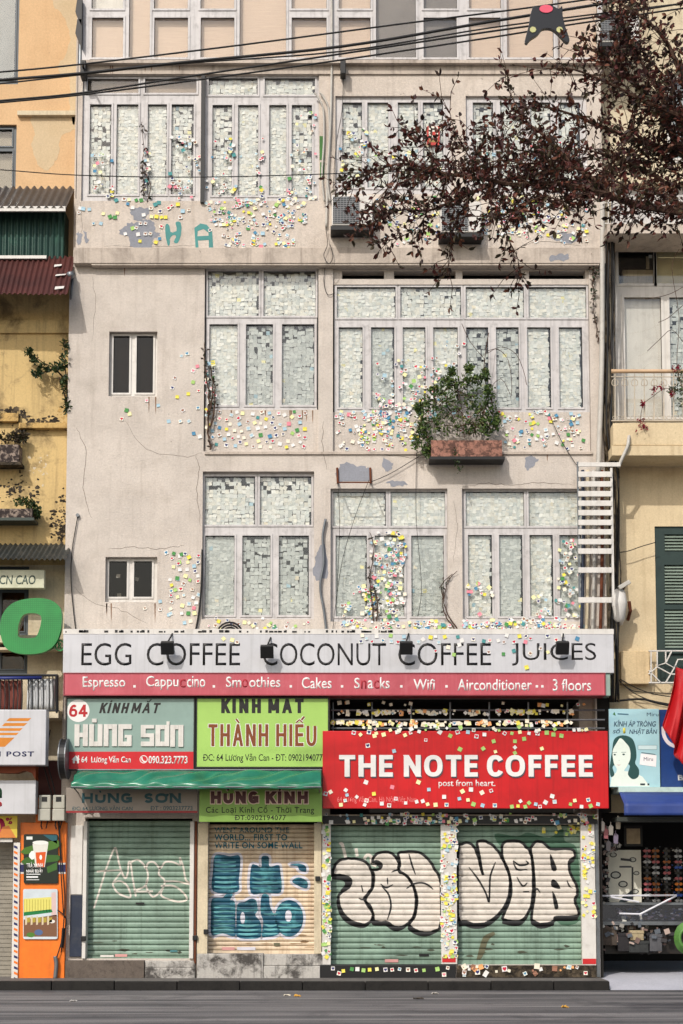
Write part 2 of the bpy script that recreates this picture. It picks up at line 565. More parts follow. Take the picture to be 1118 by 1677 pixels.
def stext(s, r, Y, mat, parent, w=.2, gap=.2, ext=.0012, shear=0.0, grow=0.0, name='lettering', sp=.5, accents=True, wv=None):
    """capitals built from strokes; r measures the capitals without their accents; grow thickens for an outline"""
    X0, X1, Z0, Z1 = R(r, Y)
    H = Z1 - Z0
    hw, hv = w * H / 2, (wv or w) * H / 2
    rows = []
    for ch in s:
        b, a = ACC.get(ch, (ch, ''))
        rows.append((max(GLY[b][0] - w, 0), b, a))
    fix = len(rows) * 2 * hw + (len(rows) - 1) * gap * H
    sx = (X1 - X0 - fix) / max(sum(q[0] for q in rows), 1e-6)      # horizontal fit
    items = []; pos = X0
    for W, b, a in rows:
        items.append((pos, W * sx, b, a)); pos += W * sx + 2 * hw + gap * H * (.55 if b in 'CK' else 1)
    slack = (X1 - (pos - gap * H)) / max(len(rows) - 1, 1)
    items = [(p_ + slack * i_, W, b, a) for i_, (p_, W, b, a) in enumerate(items)]
    m = MB(); k = 0
    def quad(pts):
        nonlocal k
        k += 1
        m.prism([(x + shear * (z - Z0), z) for x, z in pts], Y - ext - .00012 * (k % 7), Y - .0002)
    for off, W, b, a in items:
        gx0, gw = off + hw, W
        T = lambda u, v: (gx0 + u * gw, Z0 + hv + v * (H - 2 * hv))
        def line(p, q, ww=None):
            (xa, za), (xb, zb) = p, q
            A_, B_ = (ww or hw) + grow, (ww or hv) + grow
            if abs(xa - xb) < 1e-6: quad([(xa - A_, min(za, zb) - B_), (xa + A_, min(za, zb) - B_), (xa + A_, max(za, zb) + B_), (xa - A_, max(za, zb) + B_)])
            else: quad([(min(xa, xb) - A_, za - B_), (max(xa, xb) + A_, za - B_), (max(xa, xb) + A_, za + B_), (min(xa, xb) - A_, za + B_)])
        def curve(pts, closed, ww=None):
            n = len(pts); L = []
            for i in range(n):
                p0 = pts[i - 1] if (i or closed) else pts[i]; p1 = pts[(i + 1) % n] if (i < n - 1 or closed) else pts[i]
                d = Vector((p1[0] - p0[0], p1[1] - p0[1]))
                d = d.normalized() if d.length > 1e-9 else Vector((1, 0))
                # stroke width differs along and across
                t_ = Vector((-d.y * ((ww or hw) + grow), d.x * ((ww or hv) + grow)))
                L.append(((pts[i][0] + t_.x, pts[i][1] + t_.y), (pts[i][0] - t_.x, pts[i][1] - t_.y)))
            for i in range(n if closed else n - 1):
                j = (i + 1) % n
                quad([L[i][0], L[i][1], L[j][1], L[j][0]])
        for g in GLY[b][1]:
            if g[0] == 'l': line(T(*g[1]), T(*g[2]))
            elif g[0] == 'd':
                (xa, za), (xb, zb) = T(*g[1]), T(*g[2])
                e0 = -hv - grow if g[1][1] <= .01 else -grow; e1 = hv + grow if g[2][1] >= .99 else grow
                dx, dz = xb - xa, zb - za
                kx = dx / dz
                h2 = (hw * .92) * math.hypot(dx, dz) / abs(dz) + grow * 1.3
                h2 = min(h2, hw * 2.2 + grow)
                quad([(xa - h2 + kx * e0 * .3, za + e0), (xa + h2 + kx * e0 * .3, za + e0), (xb + h2 + kx * e1 * .3, zb + e1), (xb - h2 + kx * e1 * .3, zb + e1)])
            elif g[0] == 'c': curve([T(*p) for p in g[1]], False)
            elif g[0] == 'o': curve([T(*p) for p in g[1]], True)
        if accents and a:
            cx = gx0 + gw / 2; z = Z1 + H * .07
            u = H * .13
            if 'c' in a: curve([(cx - u * 1.1, z), (cx, z + u), (cx + u * 1.1, z)], False, hw * .5)
            if 'b' in a: curve([(cx - u, z + u * .8), (cx - u * .5, z + u * .2), (cx + u * .5, z + u * .2), (cx + u, z + u * .8)], False, hw * .5)
            dxa = u * 1.1 if len(a) > 1 else 0; dza = u * .9 if len(a) > 1 else 0
            if a[-1] == 'a': curve([(cx + dxa - u * .4, z + dza), (cx + dxa + u * .6, z + dza + u * 1.2)], False, hw * .6)
            if a == 'g': curve([(cx - u * .7, z + u * 1.3), (cx + u * .3, z)], False, hw * .6)
    return m.build(name, mat, parent)

# ------------------------------------------------------------------ ground
def asphalt():
    t = NT('asphalt')
    v = t.coords()
    c = t.mix(t.ramp(t.noise(v, 0.5, 6), [(0.35, G(0)), (0.7, G(1))]), lin((96, 94, 94)), lin((74, 73, 75)))
    ln = t.ramp(t.noise(t.coords((0.12, 2.6, 1)), 1.0, 6, 0.62), [(0.45, G(0)), (0.62, G(0.85))])
    c = t.mix(ln, c, lin((142, 138, 136)))
    c = t.mix(t.ramp(t.noise(t.coords((0.2, 5, 1)), 1.3, 5, 0.6), [(0.55, G(0)), (0.72, G(0.5))]), c, lin((52, 51, 53)))
    c = t.mix(1.0, c, t.ramp(t.noise(v, 45, 4, 0.85), [(0.28, G(0.45)), (0.72, G(1.4))]), 'MULTIPLY')
    c = t.mix(t.ramp(t.noise(v, 1.1, 7, 0.7, .6), [(0.56, G(0)), (0.62, G(0.35))]), c, lin((58, 57, 58)))
    c = t.mix(t.ramp(t.noise(v, 9, 4, 0.6), [(0.66, G(0)), (0.74, G(0.4))]), c, lin((150, 146, 140)))
    return t.principled(c, 0.85, 0, t.noise(v, 90, 4, 0.7), 0.5, 0.01, 0.3)
KY = -0.95
ZR = P(559, 1622, KY).z          # road level
ZP = P(559, 1607.5, KY).z        # pavement level
m = MB()
m.face([(-120, -140, ZR), (120, -140, ZR), (120, KY, ZR), (-120, KY, ZR)])
tag(m.build('road', asphalt(), base=(0, 0, ZR)), 'grey asphalt road in front of the shops', 'road', kind='structure')
m = MB()
m.face([(-120, KY, ZR - .3), (120, KY, ZR - .3), (120, 90, ZR - .3), (-120, 90, ZR - .3)])
tag(m.build('ground', M['dark'], base=(0, 0, ZR - .3)), 'dark earth under the houses', 'ground', kind='structure')
xk = P(982.5, 1600, 0).x
m = MB()
m.box(-30, xk, KY + 0.16, 0.8, ZR - .25, ZP)
tag(m.build('pavement', plaster('pavement_concrete', (112, 108, 104), (56, 54, 52), 0.7, 0.2, 3), base=(0, 0, ZP)), 'narrow worn concrete pavement under the shutters', 'pavement', kind='structure')
m = MB()
x = -30.0
rr = random.Random(3)
while x < xk:
    x2 = min(x + 0.98, xk)
    m.box(x, x2 - 0.012, KY + rr.uniform(0, .008), KY + 0.157, ZR - .2, ZP + rr.uniform(-.004, .004))
    x += 0.98
tag(m.build('kerb', plaster('kerb_stone', (40, 38, 36), (18, 17, 17), 0.8, 0.5, 3), base=(0, KY, ZR), bevel=0.012), 'dark worn stone kerb along the road', 'kerb', kind='structure')
m = MB()
def ramp(u, w):
    yy = KY + (5.0 - KY) * w
    z = ZR + 0.006 + (ZP + 0.02 - ZR) * min(1, w * 5)
    return (xk + 0.004 + (30 - xk) * u, yy, z)
m.sheet(ramp, 10, 14)
tag(m.build('side_pavement', plaster('pale_paving', (186, 186, 194), (150, 150, 158), 0.4, 0.1, 1), base=(xk, KY, ZR)), 'smooth pale grey pavement in front of the stall', 'pavement', kind='structure')

# ------------------------------------------------------------------ sticky notes
NC = {'yellow': (222, 208, 84), 'lemon': (232, 226, 170), 'green': (76, 138, 76), 'lime': (160, 196, 112), 'teal': (72, 138, 138),
      'pale blue': (162, 192, 206), 'blue': (76, 132, 166), 'pink': (222, 134, 148), 'red': (190, 40, 66), 'navy': (52, 52, 104),
      'brown': (146, 104, 84), 'white': (222, 220, 216), 'cream': (228, 220, 200), 'orange': (224, 160, 104)}
NL = {k: lin(v) for k, v in NC.items()}
WH = [lin(c) for c in ((226, 226, 222), (216, 220, 212), (232, 228, 214), (222, 218, 216), (206, 212, 210))]
HEART = [(0, -0.42), (0.36, -0.06), (0.42, 0.16), (0.30, 0.36), (0.12, 0.36), (0, 0.22), (-0.12, 0.36), (-0.30, 0.36), (-0.42, 0.16), (-0.36, -0.06)]
PLAIN = ['yellow', 'yellow', 'lemon', 'green', 'lime', 'teal', 'pale blue', 'pale blue', 'blue', 'white', 'white', 'white', 'white', 'white', 'pink', 'cream', 'cream', 'lemon']
HRT = ['red', 'red', 'navy', 'navy', 'brown', 'brown', 'blue', 'pale blue', 'pink']
NOTES = MB()
def note_into(mb, x, y, z, size, ang, kind, col, rr, paper=None):
    ca, sa = math.cos(ang), math.sin(ang)
    lift = rr.uniform(0.002, 0.018)
    h = size / 2
    def T(u, w, d=0.0):
        c = max(0, (0.1 - w)) * lift * 1.6
        return (x + (u * ca - w * sa) * size, y - c - d, z + (u * sa + w * ca) * size)
    c0 = NL[col] if kind == 'plain' else (paper or WH[rr.randrange(5)])
    mb.face([T(-.5, .1), T(.5, .1), T(.5, .5), T(-.5, .5)], c0)
    mb.face([T(-.5, -.5), T(.5, -.5), T(.5, .1), T(-.5, .1)], c0)
    if kind == 'heart':
        i = len(mb.v)
        k = 0.9
        pts = [(u * k, w * k) for u, w in HEART]
        mb.face([T(u, w, 0.0022) for u, w in pts], NL[col])
    elif kind == 'bear':
        mb.face([T(u, w * .9, 0.0022) for u, w in ellipse(0, 0, .3, .3, 8)], NL[col])
        for sx in (-1, 1):
            mb.face([T(u, w, 0.0024) for u, w in ellipse(.24 * sx, .24, .12, .12, 6)], NL[col])
ZSEED = [100]
def zone(r, n, Y, plain=0.5, cols=None, size=(0.046, 0.068), ang=0.4, sparse=False, small=0.35):
    ZSEED[0] += 1
    rr = random.Random(ZSEED[0])
    cl = [(rr.uniform(r[0], r[2]), rr.uniform(r[1], r[3])) for _ in range(max(3, n // 9))]
    for _ in range(n):
        if rr.random() < 0.45:
            px, py = rr.uniform(r[0], r[2]), rr.uniform(r[1], r[3])
        else:
            c = rr.choice(cl)
            px = min(max(rr.gauss(c[0], (r[2] - r[0]) * .09), r[0]), r[2]); py = min(max(rr.gauss(c[1], (r[3] - r[1]) * .12), r[1]), r[3])
        q = P(px, py, Y)
        q.y -= rr.uniform(0, 0.010)
        s = rr.uniform(*size)
        if rr.random() < small: s *= 0.72
        a = rr.gauss(0, ang)
        if rr.random() < plain: note_into(NOTES, q.x, q.y, q.z, s, a, 'plain', rr.choice(cols or PLAIN), rr)
        else: note_into(NOTES, q.x, q.y, q.z, s, a, 'heart' if rr.random() < .75 else 'bear', rr.choice(HRT), rr)
PALE = [lin(c) for c in ((224, 226, 222), (214, 218, 215), (226, 225, 217), (219, 222, 221), (206, 211, 208), (231, 232, 229), (218, 217, 209), (202, 208, 208))]
GREYN = [lin(c) for c in ((188, 194, 193), (197, 202, 200), (180, 186, 185), (202, 207, 205))]
def fill_pane(x0, x1, z0, z1, y, style, seed):
    rr = random.Random(seed)
    s = 0.066
    pal = GREYN if style.startswith('g') else PALE
    sty = style[-1]
    for layer in range(2 if sty in 'fth' else 1):
        pitch = s * (0.93 if sty == 'f' else 1.04)
        z = z0 + s * .45 - layer * .03
        while z < z1 - s * .3:
            x = x0 + rr.uniform(.2, .6) * s
            h = (z - z0) / (z1 - z0)
            while x < x1 - s * .3:
                p = 1.0
                if sty == 'f': p = 0.99
                elif sty == 't':        # gaps towards the top
                    p = 0.998 if h < .6 else 1.0 - (h - .6) * 1.0
                    if layer: p *= 0.8 if h < .7 else 0.42
                elif sty == 'h':        # half worn
                    p = 0.985 if h < .35 else 0.82
                    if layer: p = 0.72 if h < .5 else 0.3
                elif sty == 's':
                    p = 0.02
                elif sty == 'l':        # loose single layer
                    p = 0.93
                if p > 0 and rr.random() < p:
                    a = rr.gauss(0, 0.05 if rr.random() < .8 else .3)
                    ca, sa = math.cos(a), math.sin(a)
                    cx, cz, yy = x + rr.uniform(-.008, .008), z + rr.uniform(-.01, .01), y + layer * .006 + rr.uniform(0, .006)
                    hs = s * rr.uniform(.47, .53)
                    c = pal[rr.randrange(len(pal))]
                    if rr.random() < .012: c = NL[rr.choice(['lemon', 'pale blue', 'cream', 'white'])]
                    ti, tj = rr.uniform(-.009, .009), rr.uniform(-.007, .007)
                    NOTES.face([(min(max(cx + (u * ca - w * sa) * hs, x0 - .01), x1 + .01), yy + ti * w + tj * u, min(max(cz + (u * sa + w * ca) * hs, z0 - .01), z1 + .01))
                                for u, w in ((-1, -1), (1, -1), (1, 1), (-1, 1))], c)
                x += pitch
            z += pitch * (1 if sty != 'f' else .95)

# ------------------------------------------------------------------ central house
XL, XRT = P(105, 1000, 0).x, P(987, 600, 0).x
house = thing('shop_house', 'tall narrow cream shop house covered in sticky notes above four roller shutters', 'building', ((XL + XRT) / 2, 0, ZP))
UY = -0.12
ztop = P(559, -70, 0).z
zled0, zled1 = P(300, 432, UY).z, P(300, 406, UY).z
def HR(r, Y=0):
    return R(r, Y)
bayL3, bayR3 = (334, 439, 521, 739), (545, 439, 966, 739)
wL2, wR2a, wR2b = (331, 772, 514, 1014), (541, 800, 733, 1018), (757, 800, 957, 1018)
sw3, sw2 = (178, 543, 257, 649), (172, 912, 257, 986)
shut = [(138, 1340, 314, 1570), (340, 1340, 519, 1564), (540, 1350, 723, 1580), (748, 1350, 953, 1580)]
m = MB()
ZSP = P(559, 1142, 0).z
XG = P(981.5, 1450, 0).x
m.walls(XL, XRT, ZSP, zled0, 0, 0.30, [HR(r) for r in (bayL3, bayR3, wL2, wR2a, wR2b, sw3, sw2)])
m.walls(XL, XG, ZP, ZSP - .0005, 0, 0.30, [(lambda q: (q[0], q[1], q[2], min(q[3], ZSP - .0006)))(HR(r)) for r in ((540, 1142, 976, 1334), *shut)])
m.box(XL, XL + .25, .302, 7, ZP, ztop)
m.box(XRT - .25, XRT, .302, 7, ZSP, ztop)
m.box(XG - .25, XG, .302, 7, ZP, ZSP - .001)
m.build('wall', M['wall'], house)
m = MB()
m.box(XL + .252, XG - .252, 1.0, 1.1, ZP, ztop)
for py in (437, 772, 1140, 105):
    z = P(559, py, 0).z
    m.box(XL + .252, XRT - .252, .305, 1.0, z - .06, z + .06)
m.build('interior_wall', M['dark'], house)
# bays: recessed spandrels
m = MB()
x0, x1, z0, z1 = R((337, 671, 519, 739), .07); m.box(x0 - .02, x1 + .02, .07, .28, z0 - .01, z1)
x0, x1, z0, z1 = R((547, 675, 964, 739), .07); m.box(x0 - .02, x1 + .02, .07, .28, z0 - .01, z1)
m.build('spandrel', M['wall'], house)
# vent strip above right bay
m = MB()
x0, x1, z0, z1 = R((545, 439, 966, 466), .05)
m.walls(x0 - .02, x1 + .02, z0, z1 + .02, .05, .2, [R(r, .05) for r in ((560, 444, 629, 457), (645, 444, 746, 457), (757, 444, 853, 457), (866, 444, 958, 457))])
m.build('vent_strip', M['wall'], house)
# beam between floors 2 and 3 (a shallow fillet)
m = MB()
x0, x1, z0, z1 = R((335, 740, 970, 744), -.02); m.box(x0, x1, -.03, -.002, z0, z1)
m.build('string_course', M['ledge'], house)
# upper storey wall
L1, L2 = (134, 123, 329, 329), (335, 123, 522, 329)
R1, R2 = (549, 157, 738, 318), (763, 157, 962, 318)
XLu, XRu = P(124, 380, UY).x, P(986, 300, UY).x
zu1 = P(300, 104, UY).z
m = MB()
m.walls(XLu, XRu, zled1 + .003, zu1, UY, .40, [R(r, UY) for r in (L1, L2, R1, R2)])
m.build('upper_wall', M['wall_up'], house)
m = MB()
xa, xb = XLu - .03, XRu + .03
m.box(xa, xb, UY - .022, .28, zled0 + .002, zled1)
m.box(xa + .3, xb - .1, UY - .008, .0, zled0 - .03, zled0 + .001)
m.build('ledge', M['ledge'], house, bevel=.008)
m = MB()
x0, x1, z0, z1 = R((133, 106, 985, 121), UY - .03); m.box(x0, x1, UY - .03, UY - .002, z0, z1)
x0, x1, z0, z1 = R((133, 99, 985, 104), UY - .10); m.box(x0, x1, UY - .12, UY + .02, z0, z1)
m.build('band', M['ledge'], house)

def window(r, yf, rows, parent=house, frame=None, depth=.07, sash=.028, glass=None, seed=0, label=None, blind=None, nodepth=.045, proud=.014, back=None):
    X0, X1, Z0, Z1 = R(r, yf)
    fm = frame or M['alu']
    holes = []
    for (a, b, panes) in rows:
        for pn in panes:
            q = R((pn[0], a, pn[1], b), yf)
            holes.append((q, pn[2] if len(pn) > 2 else ''))
    m = MB()
    m.walls(X0, X1, Z0, Z1, yf, depth, [h[0] for h in holes])
    w = m.build('window', fm, parent, label=label)
    k = 0
    for (q, sty) in holes:
        k += 1
        x0, x1, z0, z1 = q
        if sash:
            s = MB()
            t = sash
            s.walls(x0 - t, x1 + t, z0 - t, z1 + t, yf - proud, proud - .001, [(x0 + .004, x1 - .004, z0 + .004, z1 - .004)])
            s.build('sash', fm, w)
        g = MB(); g.walls(x0 - .008, x1 + .008, z0 - .008, z1 + .008, yf + .016, .006, [(x0 + .009, x1 - .009, z0 + .009, z1 - .009)])
        g.build('gasket', M['gasket'], w)
        g = MB()
        g.box(x0 - .01, x1 + .01, yf + .03, yf + .035, z0 - .01, z1 + .01)
        g.build('pane', glass or M['glass'], w)
        if back:
            s = MB(); s.box(x0 - .02, x1 + .02, yf + depth + .03, yf + depth + .035, z0 - .02, z1 + .02)
            s.build('blind', back, w)
        if sty == 'b':
            s = MB(); s.box(x0 - .02, x1 + .02, yf + depth + .03, yf + depth + .035, z0 - .02, z1 + .02)
            s.build('blind', blind or M['blind'], w)
        elif sty == 'd':
            s = MB(); s.box(x0 - .02, x1 + .02, yf + depth + .03, yf + depth + .035, z0 - .02, z1 + .02)
            s.build('blind', flatmat('grey_blind', (128, 120, 114), .8, dirt=(90, 84, 80), amt=.6, scale=1.2), w)
        elif sty == 'p':
            s = MB(); s.box(x0 - .02, x1 + .02, yf + depth + .03, yf + depth + .035, z0 - .02, z1 + .02)
            s.build('panel', M['white'], w)
        elif sty:
            fill_pane(x0, x1, z0, z1, yf + nodepth, sty, seed * 50 + k)
    return w

# floor 4
yw = UY + .05
window(L1, yw, [(129, 153, [(143, 227, 'b'), (237, 322, 'b')]), (171, 319, [(146, 182, 'h'), (190, 226, 'f'), (241, 273, 'f'), (280, 317, 'h')])], seed=1, blind=flatmat('brown_blind', (150, 130, 112)))
window(L2, yw, [(128, 156, [(341, 422, 't'), (433, 516, 't')]), (172, 321, [(347, 380, 'h'), (389, 423, 'f'), (440, 469, 'f'), (477, 511, 'h')])], seed=2)
window(R1, yw, [(168, 308, [(560, 593, 'h'), (601, 636, 'f'), (651, 685, 'f'), (692, 726, 'h')])], seed=3)
window(R2, yw, [(168, 308, [(774, 808, 'h'), (819, 853, 'f'), (868, 902, 'f'), (914, 950, 'h')])], seed=4)
m = MB(); m.rbox((328.5, 122, 334.5, 331), UY - .06, UY - .003); m.build('black_post', M['black'], house)
# floor 3
window((337, 442, 519, 671), .08, [(444, 518, [(340, 424, 't'), (431, 517, 't')]), (531, 664, [(342, 389, 'f'), (402, 447, 'gt'), (461, 515, 'gt')])], seed=5)
window((547, 466, 964, 675), .08, [(470, 521, [(551, 648, 'f'), (655, 755, 't'), (762, 858, 'f'), (865, 960, 'f')]),
       (536, 668, [(554, 594, 'f'), (607, 646, 'gf'), (659, 697, 'f'), (709, 750, 'f'), (763, 800, 'gh'), (812, 850, 'gt'), (863, 902, 'f'), (915, 954, 'f')])], seed=6)
window(sw3, .1, [(550, 644, [(185, 212, 's'), (223, 251, 's')])], seed=7, frame=M['white'], glass=M['glass_dark'], nodepth=.04, back=flatmat('brown_shade', (52, 39, 28), .8))
# floor 2
window(wL2, .09, [(780, 860, [(335, 418, 't'), (425, 510, 't')]), (877, 1008, [(335, 384, 'gf'), (396, 443, 'gh'), (456, 506, 'gh')])], seed=8)
window(wR2a, .09, [(805, 862, [(545, 632, 'f'), (639, 729, 'f')]), (877, 1010, [(549, 601, 'gf'), (613, 662, 'f'), (673, 727, 'gf')])], seed=9)
window(wR2b, .09, [(805, 862, [(762, 858, 'f'), (865, 954, 'f')]), (876, 1010, [(766, 806, 'f'), (817, 856, 'gf'), (867, 906, 'f'), (916, 953, 'gf')])], seed=10)
window(sw2, .1, [(919, 978, [(178, 208, 's'), (219, 249, 's')])], seed=11, frame=M['white'], glass=M['glass_dark'], nodepth=.04)
# floor 5 glazing
m5 = [(146, 206), (248, 312), (324, 388), (473, 539), (550, 611), (689, 752), (763, 824)]
wide = [(211, 246), (392, 469), (615, 681), (829, 906), (912, 978)]
rows5 = [(29, 95, [(a + 4, b - 4, 'd' if a == 689 else 'b') for a, b in m5]), (-48, 15, [(a + 4, b - 4, {146: 'p', 689: 'd'}.get(a, 'b')) for a, b in m5]), (-48, 95, [(a, b, 'd' if a == 615 else 'b') for a, b in wide])]
window((135, -56, 986, 99), UY, rows5, seed=12, sash=.03)
m = MB(); x0, x1, z0, z1 = R((124, -120, 990, -56), UY); m.box(x0, x1, UY - .02, 7, z0 + .002, z1); m.build('parapet', M['wall_up'], house)
m = MB()
for (px, py) in ((131, 25), (131, 60)):
    q = P(px, py, UY - .1); m.prism([(q.x - .05, q.z + .3), (q.x + .03, q.z + .3), (q.x + .03, q.z - .2), (q.x - .08, q.z + .05)], UY - .12, UY - .02)
m.build('side_louvre', M['black'], house)

# peeled patches and painted letters
def patch(pts, Y, mat, seed, parent=house, name='peeled_patch', amp=2.2, ext=.002):
    m = MB(); m.prism(XZ(ragged(pts, amp, seed), Y), Y - ext, Y - .0004)
    return m.build(name, mat, parent)
gp = M['grey_patch']
patch([(200, 374), (212, 366), (226, 364), (240, 360), (252, 366), (253, 378), (262, 384), (252, 392), (246, 408), (226, 410), (214, 402), (210, 388), (196, 382)], UY, gp, 1)
patch([(212, 345), (228, 340), (244, 342), (240, 356), (222, 360)], UY, gp, 2)
patch([(126, 382), (133, 384), (131, 400), (126, 398)], UY, gp, 3)
patch([(137, 380), (142, 382), (144, 397), (138, 396)], UY, gp, 4)
patch([(552, 768), (565, 758), (590, 764), (606, 768), (604, 788), (580, 784), (555, 790)], 0, gp, 5)
patch([(626, 750), (642, 757), (640, 768), (630, 772)], 0, gp, 6)
patch([(860, 752), (872, 747), (880, 754), (872, 766), (862, 770)], 0, gp, 7)
patch([(522, 900), (532, 892), (537, 920), (536, 945), (516, 948), (514, 925)], 0, gp, 8)
patch([(632, 790), (650, 788), (668, 792), (650, 797)], 0, gp, 9)
patch([(900, 420), (925, 416), (930, 424), (905, 428)], UY - .022, gp, 10)
patch([(900, 388), (925, 380), (950, 392), (930, 398)], UY, gp, 11)
tp = flatmat('teal_paint', (62, 138, 134), 0.6, dirt=(40, 90, 90), amt=.5)
for nm, sh in (('painted_letter', [[(270, 370), (276, 367), (279, 380), (289, 378), (287, 365), (295, 364), (297, 378), (291, 398), (285, 396), (288, 386), (279, 388), (278, 401), (273, 398)]]),
               ('painted_letter', [[(317, 374), (330, 366), (338, 369), (346, 378), (349, 406), (342, 406), (341, 394), (326, 395), (325, 405), (320, 404)]])):
    m = MB()
    if sh[0][0][0] < 300: m.prism(XZ(ragged(sh[0], .6, 5, 3), UY), UY - .003, UY - .0006)
    else:
        for k_, q_ in enumerate(([(318, 373), (324, 371), (323, 388), (325, 405), (320, 406)], [(318.5, 373), (328, 366), (338, 368), (346, 377), (341, 381), (333, 375), (322, 379)], [(341, 378), (347, 377), (349, 406), (342, 406)], [(323, 387), (342, 386), (342, 393), (323, 394)])):
            m.prism(XZ(q_, UY), UY - .003 - .0002 * k_, UY - .0006)
    m.build(nm, tp, house)
crk = flatmat('crack_shadow', (96, 84, 74), .9)  # dark brown of the hairline cracks
def crack(pts, Y, seed, w=.007):
    rr_ = random.Random(seed)
    q = [(x + rr_.uniform(-1.4, 1.4), y + rr_.uniform(-1.4, 1.4)) for x, y in spline(pts, False, 6)]
    m = MB()
    for i_, f_ in enumerate(ribbon(q, w, Y, taper=True)): m.flat(f_, Y - .0012 - .00002 * i_)
    m.build('crack', crk, house)
crack([(760, 797), (800, 792), (840, 795), (880, 791), (935, 793)], 0, 1); crack([(600, 742), (660, 748), (720, 752)], 0, 2); crack([(125, 700), (140, 740), (136, 800), (150, 850)], 0, 3)
crack([(178, 900), (220, 896), (262, 899), (300, 893)], 0, 4); crack([(150, 450), (156, 500), (150, 560)], 0, 5, .005); crack([(320, 745), (326, 765), (322, 800), (328, 860)], 0, 6); crack([(205, 690), (240, 735), (300, 748), (330, 742)], 0, 7, .005)
crack([(170, 402), (240, 405), (320, 401)], UY, 8, .005); crack([(530, 690), (528, 730), (536, 770)], 0, 9); crack([(742, 820), (748, 860), (742, 920)], 0, 10, .005); crack([(130, 330), (134, 360), (130, 398)], UY, 11, .005)
crack([(120, 960), (150, 985), (200, 1000), (240, 1022)], 0, 12, .005); crack([(860, 400), (900, 396), (950, 402)], UY, 13)
rs = random.Random(77)
rustm = flatmat('rust_run', (140, 108, 84), .9, var=.3)
for k_ in range(26):                       # short rust and damp runs below sills and fixings
    x_, y_, l_ = rs.choice([(rs.uniform(340, 515), 672, 18), (rs.uniform(550, 960), 740, 22), (rs.uniform(180, 256), 650, 30), (rs.uniform(174, 256), 988, 26), (rs.uniform(140, 520), 104, 14), (rs.uniform(130, 980), 434, 26)])
    Y_ = UY - .03 if y_ == 104 else 0 if y_ not in (672,) else .07
    if y_ == 434 and 332 < x_ < 525 or y_ == 434 and x_ > 543: continue
    l_ *= rs.uniform(.5, 1.3)
    m = MB(); m.flat(XZ([(x_ - 1, y_), (x_ + 1.2, y_), (x_ + .9, y_ + l_ * .6), (x_ + .2, y_ + l_), (x_ - .5, y_ + l_ * .7)], Y_), Y_ - .0015)
    m.build('rust_run', rustm, house)
# ground floor piers, beam
def pier(r, Y, mat, nm='pier', yb=.02):
    m = MB(); m.rbox(r, Y, yb)
    return m.build(nm, mat, house, bevel=.006)
pier((115, 1352, 134.5, 1465), -.04, M['white'], yb=-.002)
pier((114, 1466, 134, 1567), -.04, M['navy'], yb=-.002)
pier((135, 1345, 141, 1570), -.05, M['white'], 'door_jamb', yb=.2)
pier((310, 1345, 317, 1570), -.05, M['white'], 'door_jamb', yb=.2)
pier((318, 1345, 321.5, 1578), -.06, M['rust'], 'door_jamb', yb=-.002)
pier((323, 1348, 340, 1562), -.04, M['cream'], yb=-.002)
pier((514, 1348, 526, 1562), -.04, M['cream'], yb=-.002)
wn_ = M['white']
for r in ((527.5, 1338, 541.5, 1580), (722, 1340, 748, 1579), (952, 1344, 975, 1581)):
    pier(r, -.05, wn_, yb=-.002)
for r in ((524, 1580, 746, 1603),):
    m = MB(); m.rbox(r, -.07, .2); m.build('plinth', M['black'], house, bevel=.01)
m = MB(); m.rbox((748, 1581, 976, 1601), -.05, .2); m.build('plinth', M['mould'], house, bevel=.01)
m = MB(); m.rbox((106, 1573, 236, 1604), -.10, .2); m.build('plinth', plaster('brown_granite', (104, 94, 86), (50, 44, 40), .8, .3, 6, .6), house, bevel=.012)
conc = plaster('stained_concrete', (186, 182, 176), (52, 48, 46), .9, .8, 2.4, .6, .48, .62)
m = MB(); m.rbox((237, 1585, 319, 1604), -.12, .2); m.rbox((237, 1573.5, 319, 1584.7), -.06, .2); m.build('plinth', conc, house, bevel=.012)
m = MB(); m.rbox((322, 1562, 431, 1604), -.10, .2); m.rbox((431.4, 1582, 524, 1604), -.10, .2); m.rbox((431.4, 1563, 528, 1581.4), -.06, .2); m.build('plinth', conc, house, bevel=.012)
for r in ((724, 1567, 746, 1576), (954, 1570, 976, 1579)):
    m = MB(); m.rbox(r, -.055, -.051); m.build('red_base', flatmat('red_paint', (198, 40, 42)), house)
m = MB(); m.rbox((528, 1336, 978, 1349), -.10, -.052); m.build('door_beam', M['black'], house)
m = MB(); m.rbox((976, 1344, 981, 1600), -.07, .2); m.build('corner_trim', M['galv'], house)

